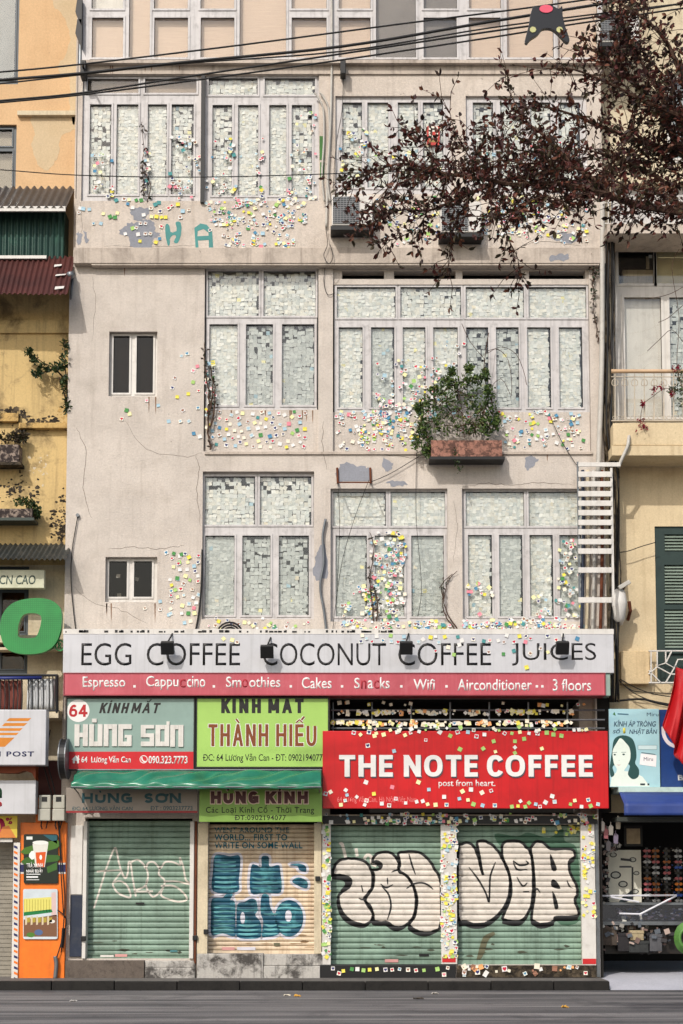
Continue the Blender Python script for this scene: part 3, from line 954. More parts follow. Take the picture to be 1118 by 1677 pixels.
# ------------------------------------------------------------------ roller shutters with graffiti
class Shut:
    def __init__(s, r, Y, pitch_px, mat, name='roller_shutter', label=None):
        s.r, s.Y = r, Y
        s.X0, s.X1, s.Z0, s.Z1 = R(r, Y)
        s.n = max(4, round((r[3] - r[1]) / pitch_px))
        s.p = (s.Z1 - s.Z0) / s.n
        s.prof = [(0, .024), (.10, -.002), (.35, -.012), (.65, -.012), (.90, -.002)]
        m = MB()
        zs = s.levels()
        nx = 1
        for a in range(len(zs) - 1):
            m.face([(s.X0, s.f(zs[a]), zs[a]), (s.X1, s.f(zs[a]), zs[a]), (s.X1, s.f(zs[a + 1]), zs[a + 1]), (s.X0, s.f(zs[a + 1]), zs[a + 1])])
        m.box(s.X0, s.X1, Y - .02, Y + .02, s.Z0 - .07, s.Z0 - .002)
        s.o = m.build(name, mat, house, label=label)
        s.lay = 0
    def levels(s):
        out = []
        for i in range(s.n):
            out += [s.Z0 + (i + t) * s.p for t, _ in s.prof]
        return out + [s.Z1]
    def f(s, z):
        t = ((z - s.Z0) / s.p) % 1.0
        pr = s.prof + [(1.0, s.prof[0][1])]
        for (a, ya), (b, yb) in zip(pr, pr[1:]):
            if a <= t <= b: return s.Y + ya + (yb - ya) * (t - a) / (b - a)
        return s.Y
    def drape(s, polys, mat, name='graffiti', label=None):
        """paint that follows the slats"""
        s.lay += 1
        off = .0012 * s.lay
        bm = bmesh.new()
        for pts in polys:
            q = [Vector((x, z, 0)) for x, z in pts]
            vv = [bm.verts.new((p.x, 0, p.y)) for p in q]
            for t in geometry.tessellate_polygon([q]):
                try: bm.faces.new([vv[k] for k in t])
                except ValueError: pass
        zmin = min(v.co.z for v in bm.verts); zmax = max(v.co.z for v in bm.verts)
        for z in s.levels():
            if zmin < z < zmax:
                bmesh.ops.bisect_plane(bm, geom=bm.verts[:] + bm.edges[:] + bm.faces[:], dist=1e-6, plane_co=(0, 0, z), plane_no=(0, 0, 1))
        for v in bm.verts:
            v.co.x = min(max(v.co.x, s.X0), s.X1)
            v.co.y = s.f(v.co.z - 1e-7) - off
        bmesh.ops.recalc_face_normals(bm, faces=bm.faces)
        b = BASE[house.name]
        for v in bm.verts: v.co -= b
        me = bpy.data.meshes.new(name); bm.to_mesh(me); bm.free()
        me.materials.append(mat)
        o = bpy.data.objects.new(name, me); C.objects.link(o); o.parent = s.o
        BASE[o.name] = b
        if label: o['label'] = label
        return o
    def blob(s, pts, T, mat, k=4, name='graffiti', jag=0):
        l0 = s.lay
        for q in pts:
            s.lay = l0
            o = s.drape([XZ(spline([T(*p) for p in q], True, k), s.Y)], mat, name)
        return o
gsl = lambda nm, c, d: paint(nm, c, .5, .2, d, .7, scale=2.0, streak=.7)
green_s = gsl('green_shutter', (134, 160, 143), (78, 94, 82))
cream_s = gsl('cream_shutter', (226, 206, 178), (156, 124, 94))
gw = flatmat('spray_white', (216, 208, 198), .6, dirt=(150, 146, 136), amt=.7, scale=5)
gk = flatmat('spray_black', (20, 20, 22), .55)
gt = paint('spray_teal', (22, 88, 114), .55, .3, (96, 176, 180), .9, scale=2.6)
gl_ = flatmat('spray_lilac', (206, 204, 214), .6)
gd = flatmat('spray_darkgreen', (70, 104, 84), .6)
s1 = Shut((138, 1344, 314, 1566), .16, 9.4, green_s, label='green roller shutter with a thin white scrawled tag')
T1 = lambda x, y: (100 + x * .2147, 1320 + y * .2147)
st = [[(250, 780), (300, 620), (350, 460), (400, 335), (420, 330), (440, 430), (465, 510), (490, 552), (508, 510), (515, 430), (530, 440), (545, 550), (570, 690)],
      [(270, 500), (350, 494), (450, 490)], [(460, 500), (415, 560), (395, 600), (430, 660), (490, 690), (530, 690), (505, 610), (450, 572), (400, 585)],
      [(530, 430), (580, 410), (625, 440), (645, 475), (665, 433), (710, 430), (755, 475), (790, 430), (840, 425), (885, 440)],
      [(645, 465), (662, 530), (640, 610), (560, 650), (700, 650)], [(758, 460), (745, 520), (790, 570), (765, 640), (700, 692), (650, 620), (655, 560)],
      [(760, 610), (850, 608), (920, 650), (960, 710), (900, 730), (820, 712), (762, 680), (775, 630)], [(905, 390), (930, 460), (950, 560), (980, 595), (880, 575), (790, 575)], [(905, 400), (908, 450), (885, 440)]]
for q in st:
    s1.lay = 0
    s1.drape(ribbon(spline([T1(*p) for p in q], False, 5), .03, .16), gw)
s2 = Shut((341, 1350, 519, 1556), .16, 7.2, cream_s, label='cream roller shutter with teal bubble letters')
T2 = lambda x, y: (310 + x * .2236, 1320 + y * .2236)
teal = [[(185, 368), (240, 358), (300, 367), (365, 362), (372, 430), (362, 540), (350, 628), (175, 625), (172, 480)],
        [(165, 682), (240, 672), (270, 644), (318, 644), (300, 688), (332, 704), (336, 850), (334, 952), (240, 932), (162, 944), (158, 800)],
        [(452, 445), (490, 432), (526, 448), (530, 372), (580, 372), (586, 442), (650, 432), (664, 470), (670, 630), (560, 634), (450, 636)],
        [(352, 722), (400, 704), (450, 678), (488, 692), (500, 760), (482, 800), (520, 850), (525, 950), (470, 972), (350, 958), (345, 850)],
        [(530, 655), (580, 655), (592, 740), (660, 880), (650, 940), (560, 962), (530, 950), (540, 850), (520, 770)],
        ellipse(730, 822, 104, 134, 14), [(735, 430), (800, 422), (850, 440), (852, 482), (806, 470), (790, 442)], [(752, 552), (800, 522), (862, 552), (860, 602), (808, 590)]]
for q in teal:
    s2.lay = 0
    s2.drape(ribbon(spline([T2(*p) for p in q], True, 4), .085, .16, True), gl_)
s2.blob(teal, T2, gt)
s2.blob([ellipse(390, 820, 17, 44, 10), ellipse(725, 805, 24, 44, 10)], T2, gl_)
hl = []
for q in ([(190, 470), (260, 480), (350, 470)], [(180, 590), (260, 600), (350, 590)], [(170, 800), (250, 805), (330, 800)], [(170, 860), (250, 865), (330, 858)], [(360, 870), (430, 880), (510, 868)],
          [(460, 520), (520, 540), (560, 530)], [(640, 760), (700, 740), (820, 760)], [(650, 880), (740, 890), (820, 870)], [(540, 860), (590, 880), (640, 870)], [(170, 910), (240, 900), (325, 912)]):
    hl.append(q)
for y_ in (735, 770, 830, 890, 925): hl.append([(170, y_), (200, y_ + 5), (250, y_ - 2), (326, y_ + 4)])
for y_ in (760, 905, 935): hl.append([(358, y_), (420, y_ + 6), (505, y_)])
for y_ in (790, 900, 930): hl.append([(545, y_), (590, y_ + 5), (645, y_)])
for y_ in (720, 850, 905): hl.append([(660, y_), (700, y_ + 4), (745, y_ + 2)])
for y_ in (410, 440, 520, 555): hl.append([(188, y_), (260, y_ + 6), (340, y_ - 2)])
for y_ in (480, 560, 600): hl.append([(460, y_), (540, y_ + 6), (650, y_ + 2)])
aqua = flatmat('spray_aqua', (104, 178, 184), .6, var=.4, dirt=(40, 120, 136), amt=.8)
for q in hl:
    s2.lay = 4
    s2.drape(ribbon(spline([T2(*p) for p in q], False, 4), .042, .16, taper=True), aqua)
def drape_text(sh, s, r, mat, bold=.02):
    o = text(s, r, sh.Y, mat, house, 'graffiti', ext=.001, bold=bold, space=1.1, split=False)
    o.parent = sh.o
    b = BASE[house.name]
    for v in o.data.vertices:
        w = v.co + b
        v.co.y = min(sh.f(w.z), sh.Y) - .006 - b.y - (.001 if v.co.y + b.y < sh.Y - .0005 else 0)
tk = flatmat('marker_teal', (24, 104, 124), .6)
for s_, r_ in (('WENT AROUND THE', (351, 1355, 473, 1363.5)), ('WORLD... FIRST TO', (351, 1366, 470, 1376.5)), ('WRITE ON SOME WALL', (351, 1379, 495, 1389.5))):
    drape_text(s2, s_, r_, tk)
s3 = Shut((541, 1352, 723, 1572), .16, 9.0, green_s, label='green roller shutter with white bubble graffiti behind the left of two note-covered pillars')
T3 = lambda x, y: (520 + x * .2236, 1320 + y * .2236)
b3 = [[(115, 500), (128, 430), (180, 392), (270, 385), (350, 410), (395, 480), (402, 580), (370, 640), (342, 682), (388, 740), (405, 800), (385, 850), (330, 868), (240, 840), (180, 780), (152, 690), (165, 640), (220, 604), (246, 556), (220, 520), (160, 505)],
      [(400, 402), (430, 352), (500, 335), (560, 360), (595, 420), (592, 470), (660, 520), (700, 590), (720, 680), (704, 800), (650, 870), (580, 892), (510, 852), (470, 852), (412, 842), (402, 780), (350, 690), (404, 590), (410, 500), (400, 470), (450, 462), (466, 430), (440, 408)],
      [(592, 350), (640, 335), (740, 340), (810, 390), (862, 470), (890, 520), (903, 600), (903, 860), (860, 912), (800, 930), (730, 915), (672, 870), (712, 800), (727, 690), (702, 590), (650, 510), (596, 480), (602, 420)]]
i3 = [[(300, 675), (342, 680), (400, 590)], [(320, 580), (332, 632)], [(460, 570), (500, 598), (552, 575)], [(510, 525), (513, 575)], [(470, 590), (520, 650), (536, 740), (510, 832)],
      [(668, 350), (690, 430), (716, 502)], [(650, 605), (700, 572), (760, 562), (810, 580), (846, 612)], [(540, 485), (590, 470), (650, 510)]]
def bubble(sh, T, blobs, inner, fills, shift=(-14, 26), wout=.045, win=.03):
    sh.blob([[(x + shift[0] * k, y + shift[1] * k) for x, y in q] for q in blobs for k in (1.0,)], T, gk)
    l0 = sh.lay
    sh.blob(blobs, T, gw)
    l0 = sh.lay
    rg = random.Random(len(inner))
    for q in blobs:
        sh.lay = l0
        sh.drape(ribbon([(x + rg.uniform(-.5, .5), y + rg.uniform(-.5, .5)) for x, y in spline([T(*p) for p in q], True, 4)], wout, sh.Y, True), gk)
    for q in inner:
        sh.lay = l0 + 1
        sh.drape(ribbon(spline([T(*p) for p in q], False, 5), win, sh.Y, taper=True), gk)
    if fills: sh.blob(fills, T, gk, 3)
wash = []
for q in ([(160, 280), (180, 280), (205, 380)], [(280, 310), (290, 370)], [(340, 390), (360, 360), (390, 370), (395, 420), (430, 440)]): s3.drape(ribbon(spline([T3(*p) for p in q], False, 4), .05, .16), gw); s3.lay = 0
bubble(s3, T3, b3, i3, [[(105, 505), (200, 505), (248, 556), (220, 604), (165, 622), (200, 575), (180, 545), (105, 535)]])
s4 = Shut((749, 1352, 953, 1572), .16, 9.0, green_s, label='green roller shutter with white block graffiti beside the corner pillar')
T4 = lambda x, y: (730 + x * .2415, 1320 + y * .2415)
b4 = [[(82, 310), (110, 258), (160, 252), (208, 312), (250, 468), (218, 300), (216, 242), (270, 240), (340, 290), (390, 370), (430, 470), (432, 570), (410, 660), (350, 740), (280, 790), (200, 802), (130, 782), (82, 742)],
      [(385, 262), (430, 236), (500, 240), (545, 280), (574, 320), (588, 440), (590, 600), (560, 720), (500, 782), (400, 772), (386, 750), (424, 660), (442, 570), (432, 470), (384, 350)],
      [(576, 290), (610, 242), (660, 250), (710, 290), (790, 290), (860, 300), (876, 340), (836, 378), (840, 450), (880, 530), (892, 600), (872, 640), (896, 742), (750, 752), (730, 782), (650, 802), (600, 782), (578, 750), (602, 600), (592, 400)]]
i4 = [[(155, 415), (220, 500), (270, 590), (291, 652), (296, 560), (302, 470), (336, 380)], [(455, 370), (500, 402), (556, 392), (540, 370)], [(455, 372), (482, 430), (552, 430)],
      [(480, 482), (520, 542), (552, 520)], [(522, 582), (564, 580)], [(600, 590), (615, 560), (640, 590)]]
f4 = [[(704, 330), (722, 350), (752, 430), (716, 432)], [(718, 500), (746, 508), (776, 560), (716, 546)], [(720, 578), (746, 620), (762, 690), (736, 692)], [(820, 500), (850, 552), (886, 566), (832, 546)]]
s4.blob([[(330, 190), (480, 205), (560, 180), (700, 215), (790, 150), (805, 235), (885, 285), (905, 500), (912, 770), (740, 772), (700, 400), (560, 330), (400, 300)]], T4, gd)
bubble(s4, T4, b4, i4, f4, shift=(-4, 30))
s4.drape([q for q in ribbon(spline([T4(*p) for p in [(330, 860), (270, 900), (240, 990), (215, 1050)]], False, 4), .10, .16, taper=True)], flatmat('rust_stain', (100, 98, 76), .8))
grm = flatmat('shutter_grime', (88, 92, 76), .85, var=.4)
rg_ = random.Random(91)
for sh_ in (s1, s2, s3, s4):
    for k_ in range(7):
        cx_, cy_ = rg_.uniform(sh_.r[0] + 8, sh_.r[2] - 8), rg_.uniform(sh_.r[3] - 26, sh_.r[3] - 4)
        a_, b_ = rg_.uniform(3, 13), rg_.uniform(.8, 2.6)
        sh_.lay = 0
        sh_.drape([XZ([(cx_ + a_ * math.cos(t_ * .628) * rg_.uniform(.5, 1.2), cy_ + b_ * math.sin(t_ * .628) * rg_.uniform(.5, 1.2)) for t_ in range(10)], sh_.Y)], grm if sh_ is not s2 else flatmat('cream_grime', (150, 122, 92), .85), 'grime')
for sh_, r_, c_ in ((s1, (222, 1478, 236, 1481), 'black'), (s2, (448, 1544, 458, 1549), 'rust_stain'), (s3, (686, 1562, 702, 1566), 'black'), (s3, (630, 1571, 652, 1576), 'sticker_pink'), (s1, (164, 1564, 186, 1567.5), 'white'), (s1, (188, 1562.5, 208, 1567), 'sticker_pink'), (s2, (363, 1551, 384, 1556), 'sticker_pink'), (s2, (388, 1551, 418, 1556), 'spray_lilac'), (s1, (278, 1556, 290, 1559), 'spray_aqua')):
    if c_ not in M: flatmat(c_, (206, 150, 146), .6)
    m = MB(); m.rbox(r_, .130, .1325)
    o = m.build('sticker', M[c_], house); o.parent = sh_.o
# locks and small fixings
for px, py in ((136, 1537), (319, 1536), (337, 1526), (520, 1439)):
    m = MB(); m.rbox((px - 4, py - 4, px + 4, py + 4), -.09, -.05)
    m.build('lock', M['black'], house, bevel=.008)

# ------------------------------------------------------------------ left neighbours
XB = XL - .004
FARL = -10.0
peach = thing('peach_house', 'peach rendered house wall with pale worn patches and dark framed windows', 'building', (-7, .6, ZP))
PYY = .6
zpt = P(60, -120, PYY).z
m = MB()
m.walls(FARL, XB, ZP, zpt, PYY, .3, [R(r, PYY) for r in ((-70, -60, 31, 138), (-70, 204, 26, 322))])
m.box(FARL, XB, PYY + .302, PYY + .4, ZP, zpt)
m.build('wall', M['peach'], peach)
cur = flatmat('grey_curtain', (150, 156, 160), .7)
window((-70, -60, 31, 138), PYY + .06, [(-52, 130, [(-62, -26, 'b'), (-18, 25, 'b')])], peach, M['greyframe'], sash=.03, blind=cur, seed=20)
window((-70, 204, 26, 322), PYY + .06, [(212, 240, [(-62, 20, 'b')]), (248, 318, [(-62, 20, 'b')])], peach, M['greyframe'], sash=.02, blind=flatmat('pale_curtain', (150, 140, 122), .7), seed=21)
def ppatch(pts, seed):
    patch(pts, PYY, M['peach_pale'], seed, peach, 'bare_patch', 1.8)
ppatch([(82, -20), (124, -20), (124, 190), (114, 182), (114, 132), (98, 122), (96, 105), (106, 92), (114, 70), (112, 45), (100, 22), (88, 8)], 31)
ppatch([(54, 192), (124, 192), (122, 212), (100, 226), (96, 252), (92, 262), (80, 278), (62, 270), (52, 240), (56, 215)], 32)
m = MB(); m.rbox((28, 181, 126, 188), PYY - .08, PYY - .002); m.build('ledge', M['cream'], peach)
dr = MB(); dr.tube(PL([(134, -60), (131, 120), (128, 325)], -.06), .045, 8)
tag(dr.build('drainpipe', M['galv'], smooth=True), 'grey drainpipe on the left corner of the top floors', 'pipe')

def corrugated(mb, xa, xb, top, bot, pitch, amp, nv=1, jag=0.0, seed=0):
    """top, bot: (y, z); ridges run from top to bottom"""
    rr = random.Random(seed)
    n = int((xb - xa) / pitch * 8)
    t, b = Vector((0, top[0], top[1])), Vector((0, bot[0], bot[1]))
    d = (b - t).normalized(); nrm = Vector((0, d.z, -d.y))
    if nrm.y > 0: nrm = -nrm
    jj = [rr.uniform(-jag, jag) for _ in range(int((xb - xa) / .6) + 3)]
    def f(u, w):
        x = xa + (xb - xa) * u
        k = math.sin(2 * math.pi * (x - xa) / pitch) * amp
        p = t.lerp(b, w) + nrm * k + (d * jj[int((x - xa) / .6)] if w > .5 else Vector((0, 0, 0)))
        return (x, p.y, p.z)
    mb.sheet(f, n, nv)
yh = thing('ochre_house', 'ochre plastered old house with rusty corrugated roofs and mouldy ledges', 'building', (-7, .25, ZP))
YY = .25
z420 = P(60, 440, YY).z
m = MB()
m.walls(FARL, XB, P(60, 925, YY).z, z420, YY, .3, [])
m.build('wall', M['yellow'], yh)
m = MB()
m.walls(FARL, XB, ZP, P(60, 925, YY).z - .001, YY + .01, .3, [R((-80, 927, 46, 1104), YY + .01), R((-80, 1340, 21, 1602), YY + .01)])
m.build('lower_wall', M['cream'], yh)
x107 = P(106, 330, -.1).x
gm = paint('green_corrugated', (44, 74, 66), .5, .3, (70, 120, 100), .4, .2, scale=1.2)
m = MB(); a, b, z0, z1 = R((-80, 342, 104, 424), .12)
corrugated(m, a, b, (.12, z1), (.12, z0), .10, .018)
m.box(FARL, b, .16, .58, z0 - .1, z1)
m.build('shed_wall', gm, yh)
m = MB(); corrugated(m, FARL, P(108, 330, -.2).x, (.62, P(0, 306, .62).z), (-.2, P(0, 340, -.2).z), .125, .022)
m.build('shed_roof', paint('dark_roof_sheet', (86, 82, 80), .45, .25, (50, 42, 40), .6, .3), yh, smooth=True)
m = MB(); q0, q1, z0, z1 = R((-80, 338, 107, 346), -.18); m.box(FARL, q1, -.19, -.15, z0, z1); m.build('gutter', M['white'], yh)
m = MB(); q0, q1, z0, z1 = R((-80, 419, 76, 424), .05); m.box(FARL, q1, .03, .09, z0, z1); m.build('flashing', M['white'], yh)
m = MB(); corrugated(m, FARL, P(112, 460, -.45).x, (.14, P(0, 420, .14).z), (-.5, P(0, 481, -.5).z), .088, .016, 3, .02, 5)
m.build('roof', paint('rusty_roof_sheet', (92, 46, 40), .55, .35, (56, 34, 32), .7, .1, scale=1.6, streak=.4), yh, smooth=True)
for (a, b, c, d) in ((88, 430, 100, 437), (90, 446, 107, 452), (89, 466, 104, 474)):
    yy = .14 - .64 * ((b + d) / 2 - 420) / 61 - .085
    m = MB(); q0, q1, z0, z1 = R((a, b, c, d), yy); m.face([(q0, yy, z0), (q1, yy, z0 + .02), (q1, yy + .06, z1), (q0, yy + .06, z1 - .01)]); m.build('roof_patch', M['white'], yh)
def mould(r, n, seed, mx=5, mat='mould'):
    rr_ = random.Random(seed); m = MB()
    for k in range(n):
        cx = min(max(rr_.gauss((r[0] + r[2]) / 2, (r[2] - r[0]) / 3.6), r[0]), r[2]); cy = min(max(rr_.gauss((r[1] + r[3]) / 2, (r[3] - r[1]) / 3.6), r[1]), r[3])
        a_ = rr_.uniform(.5, 1) ** 2 * mx; b_ = a_ * rr_.uniform(.35, 1.1)
        m.flat(XZ([(cx + a_ * math.cos(t_) * rr_.uniform(.5, 1.2), cy + b_ * math.sin(t_) * rr_.uniform(.5, 1.2)) for t_ in [q_ * .785 for q_ in range(8)]], YY), YY - .0012 - .00006 * k)
    m.build('mould_stain' if mat == 'mould' else 'peeled_paint', M[mat], yh, normals=False)
m = MB(); m.rbox((-80, 524, 118, 545), YY - .05, YY - .001); m.rbox((89, 484, 91, 545), YY - .06, YY - .052); m.build('ledge', M['yellow'], yh)
m = MB(); m.rbox((30, 692, 116, 701), YY - .12, YY - .001); m.rbox((-80, 676, 30, 690), YY - .1, YY - .001); m.build('ledge', M['yellow_old'], yh, bevel=.01)
mould((-5, 668, 40, 692), 60, 43); mould((20, 682, 114, 704), 90, 44); mould((26, 700, 42, 730), 30, 45); mould((31, 735, 36, 805), 26, 46, 2.2)
mould((84, 822, 112, 892), 100, 47, 4)
mould((-10, 785, 62, 828), 80, 48, 4)
mould((48, 738, 84, 795), 26, 49, 3, 'cream'); mould((94, 800, 116, 870), 30, 50, 3)
mould((94, 662, 113, 692), 22, 51, 4, 'yellow_old')
m = MB(); corrugated(m, FARL, P(108, 905, -.4).x, (.24, P(0, 891, .24).z), (-.5, P(0, 916, -.5).z), .085, .018, 2, .02, 9)
m.build('corrugated_awning', paint('dark_awning_sheet', (58, 62, 60), .55, .3, (120, 112, 100), .4, .2, streak=.4), yh, smooth=True)
# window with orange glazing behind the green letter
window((-80, 927, 46, 1104), YY + .05, [(934, 962, [(-40, 40, 'b')]), (970, 1034, [(-40, -4, 'b'), (2, 40, 'b')]), (1040, 1096, [(-40, -4, 'b'), (2, 40, 'b')])], yh, M['greyframe'], sash=.02,
       blind=paint('orange_curtain', (190, 120, 62), .7, .5, (70, 42, 26), .8, scale=2), glass=M['glass_dark'], seed=22)
m = MB(); m.rbox((-80, 1040, 62, 1052), -.06, YY - .002); m.rbox((-80, 1060, 101, 1064), -.06, YY - .003); m.build('ledge', M['cream'], yh)
# balcony
m = MB()
for px in list(range(-70, 40, 7)) + [46, 52, 62, 70, 80, 86]:
    m.tube(PL([(px, 1108), (px + 1.2, 1140), (px, 1166)], -.32), .011, 5)
for py in (1106, 1164): m.tube(PL([(-80, py), (94, py)], -.32), .022, 6)
m.tube(PL([(93, 1106), (93, 1168)], -.32), .03, 6)
m.tube([P(93, 1106, -.32), P(93, 1106, YY)], .02, 6); m.tube([P(93, 1164, -.32), P(93, 1164, YY)], .02, 6)
m.build('balcony_railing', M['black'], yh)
m = MB(); q0, q1, z0, z1 = R((-80, 1166, 96, 1176), -.3); m.box(FARL, q1, -.34, YY - .002, z0, z1); m.build('balcony_floor', M['cream'], yh)
def cloth(name, r, Y, col, label, fold=.03, k=5, cat='cloth'):
    q0, q1, z0, z1 = R(r, Y)
    m = MB()
    m.sheet(lambda u, w: (q0 + (q1 - q0) * u, Y + math.sin(u * k * 6.28 + w) * fold, z0 + (z1 - z0) * w), 24, 4)
    o = m.build(name, flatmat(name + '_' + cat, col, .8), smooth=True)
    md = o.modifiers.new('t', 'SOLIDIFY'); md.thickness = .006
    return tag(o, label, cat)
cloth('hanging_cloth', (44, 1112, 90, 1164), -.24, (200, 202, 204), 'white cloth hanging behind the black balcony railing')
cloth('hanging_sheet', (-40, 1114, 36, 1166), -.24, (130, 70, 60), 'faded red cloth hanging behind the black balcony railing', .04, 7)
m = MB(); m.tube(PL([(-40, 1111), (68, 1110)], -.37), .028, 8)
tag(m.build('blue_tube', flatmat('blue_plastic', (32, 44, 110), .5), smooth=True), 'dark blue tube lying along the black balcony rail', 'tube')
# orange shop front
OY = -.10
m = MB(); m.rbox((31, 1347, 107, 1603), OY, YY + .008); m.rbox((58, 1320, 106, 1346.8), OY + .06, YY + .008); m.build('shopfront', M['orange'], yh, bevel=.008)
m = MB(); m.rbox((31.5, 1413, 107.2, 1431), OY - .002, OY - .0003); m.build('stripe', M['white'], yh)
m = MB(); m.rbox((31.5, 1416, 107.2, 1428), OY - .004, OY - .0024); m.build('stripe', flatmat('stripe_navy', (36, 40, 92), .5), yh)
m = MB(); m.rbox((58, 1246, 105, 1319), .16, YY + .008); m.build('fascia', M['maroon'], yh)
m = MB(); m.rbox((62, 1306, 106, 1319.5), .05, .158); m.build('fascia_strip', M['orange'], yh)
sh = MB(); a, b, z0, z1 = R((-80, 1375, 20, 1602), YY + .08); corrugated(sh, a, b, (YY + .08, z1), (YY + .08, z0), 3.0, .004)
zz = z0
while zz < z1:
    sh.box(a, b, YY + .06, YY + .075, zz, zz + .062); zz += .072
sh.build('roller_shutter', paint('grey_shutter', (150, 144, 132), .5, .2, (70, 68, 66), .6), yh)
m = MB(); m.rbox((20, 1380, 30.5, 1604), OY - .03, YY); m.build('post', M['white'], yh)
for i, py in enumerate(range(1384, 1602, 9)):
    m = MB(); m.prism(XZ([(22.5, py), (28.5, py + 2.6), (28.5, py + 6.6), (22.5, py + 4)], OY - .03), OY - .032, OY - .0303)
    m.build('post_stripe', flatmat('stripe_navy', (36, 40, 92)) if i % 2 == 0 else M['orange'], yh)

# ------------------------------------------------------------------ signs
def board(name, label, r, Y, depth, mat, cat='sign', bevel=.006, frame=None, fw=.02, bname='panel'):
    x0, x1, z0, z1 = R(r, Y)
    t = thing(name, label, cat, ((x0 + x1) / 2, Y, z0))
    m = MB(); m.box(x0, x1, Y, Y + depth, z0, z1)
    m.build(bname, mat, t, bevel=bevel)
    if frame:
        m = MB(); m.walls(x0 - fw, x1 + fw, z0 - fw, z1 + fw, Y - .012, depth + .006, [(x0 + .001, x1 - .001, z0 + .001, z1 - .001)])
        m.build('frame', frame, t)
    return t
inkk = flatmat('ink_black', (24, 22, 22), .45)
inkw = flatmat('ink_white', (222, 220, 217), .4, var=.04)
inkred = flatmat('ink_red', (176, 24, 34), .4)
inkbrown = flatmat('ink_brown', (124, 62, 20), .45)
inkmar = flatmat('ink_maroon', (74, 16, 26), .45)
inkteal = flatmat('ink_teal', (20, 74, 84), .5)
signw = paint('sign_white', (196, 196, 200), .4, .08, (150, 150, 150), .35, scale=1.5, streak=.4)
signpink = paint('sign_pink', (186, 82, 94), .45, .1, (204, 120, 128), .4, scale=1.5, streak=.3)
t = board('coffee_sign', 'long white sign listing egg coffee, coconut coffee and juices in black', (103, 1039, 1005, 1102), -.50, .48, signw)
for w, a, b in (('EGG', 133, 215), ('COFFEE', 240, 393), ('COCONUT', 430, 632), ('COFFEE', 652, 804), ('JUICES', 838, 976)):
    text(w, (a, 1053, b, 1090), -.50, inkk, t, bold=-.004)
m = MB()
rr = random.Random(4)
x0, x1, z0, z1 = R((103, 1030, 1005, 1038.4), -.48); m.box(x0, x1, -.48, -.10, z0, z1); m.build('top_rail', M['white'], t)
m = MB()
for k in range(60):
    px = rr.uniform(105, 640); m.rbox((px, 1031.5 + rr.uniform(0, 2), px + rr.uniform(2, 8), 1036), -.482, -.4803)
m.build('worn_marks', M['black'], t)
t = board('menu_banner', 'long faded pink banner listing espresso, smoothies, cakes and snacks in white', (105, 1103, 990, 1138), -.49, .40, signpink, frame=flatmat('pink_edge', (150, 60, 70)), fw=.012)
for w, a, b, c, d in (('Espresso', 135, 205, 1108, 1131), ('Cappu', 239, 292, 1107, 1130), ('cino', 306, 336, 1107, 1126), ('Sm', 370, 395, 1108, 1126), ('othies', 408, 459, 1108, 1126), ('Cakes', 494, 543, 1109, 1128), ('S', 580, 589, 1110, 1128), ('a', 602, 611, 1114, 1128), ('ks', 622, 638, 1109, 1128),
                    ('Wifi', 677, 712, 1112, 1130), ('Airconditioner', 749, 871, 1112, 1131), ('3 floors', 905, 968, 1112, 1132)):
    text(w, (a, c, b, d), -.49, inkw, t, bold=.012)
fad = flatmat('faded_red', (164, 40, 52), .5)
for w, a, b, c, d in (('c', 294, 304, 1112, 1126), ('o', 396, 406, 1112, 1126), ('n', 591, 600, 1114, 1128), ('c', 612, 621, 1114, 1128)):
    text(w, (a, c, b, d), -.49, fad, t, bold=.012)
for px in (220, 350, 476, 560, 657, 731, 879, 888):
    m = MB(); m.rbox((px - 2, 1122, px + 2, 1126), -.4925, -.4903); m.build('dot', inkw, t)
m = MB(); m.rbox((990.6, 1103, 999, 1139), -.47, -.1); m.build('end_cap', flatmat('end_cap_green', (150, 170, 160)), t)
# eyewear sign, grey green
sg = paint('sign_sage', (136, 160, 152), .4, .1, (110, 130, 124), .4, scale=1.4)
t = board('eyewear_sign', 'sage green sign with house number 64 and raised white block letters', (109, 1144, 317, 1260), -.40, .10, sg, frame=M['black'], fw=.018)
m = MB(); m.rbox((109.6, 1231, 316.4, 1259.4), -.403, -.4004); m.build('red_strip', flatmat('strip_red', (200, 24, 36), .4), t)
m = MB(); m.flat(XZ(ellipse(128, 1164, 18.5, 18.5, 32), -.4008), -.4022); m.build('number_disc', inkw, t)
stext('64', (113, 1154, 143, 1174), -.4024, inkred, t, w=.2, gap=.1)
stext('KÍNH', (162, 1151, 208, 1168), -.4002, inkk, t, w=.22, shear=.25)
stext('MẮT', (214, 1151, 259, 1168), -.4002, inkk, t, w=.2, shear=.25)
def blocks(recs, T, Y, ext, mat, parent, name='lettering'):
    for shp in recs:
        m = MB()
        for q in shp:
            (a, b), (c, d) = T(q[0], q[1]), T(q[2], q[3]); m.rbox((a, b, c, d), Y - ext, Y - .0004)
        m.build(name, mat, parent)
TS = lambda x, y: (100 + x * .2057, 1130 + y * .2057)
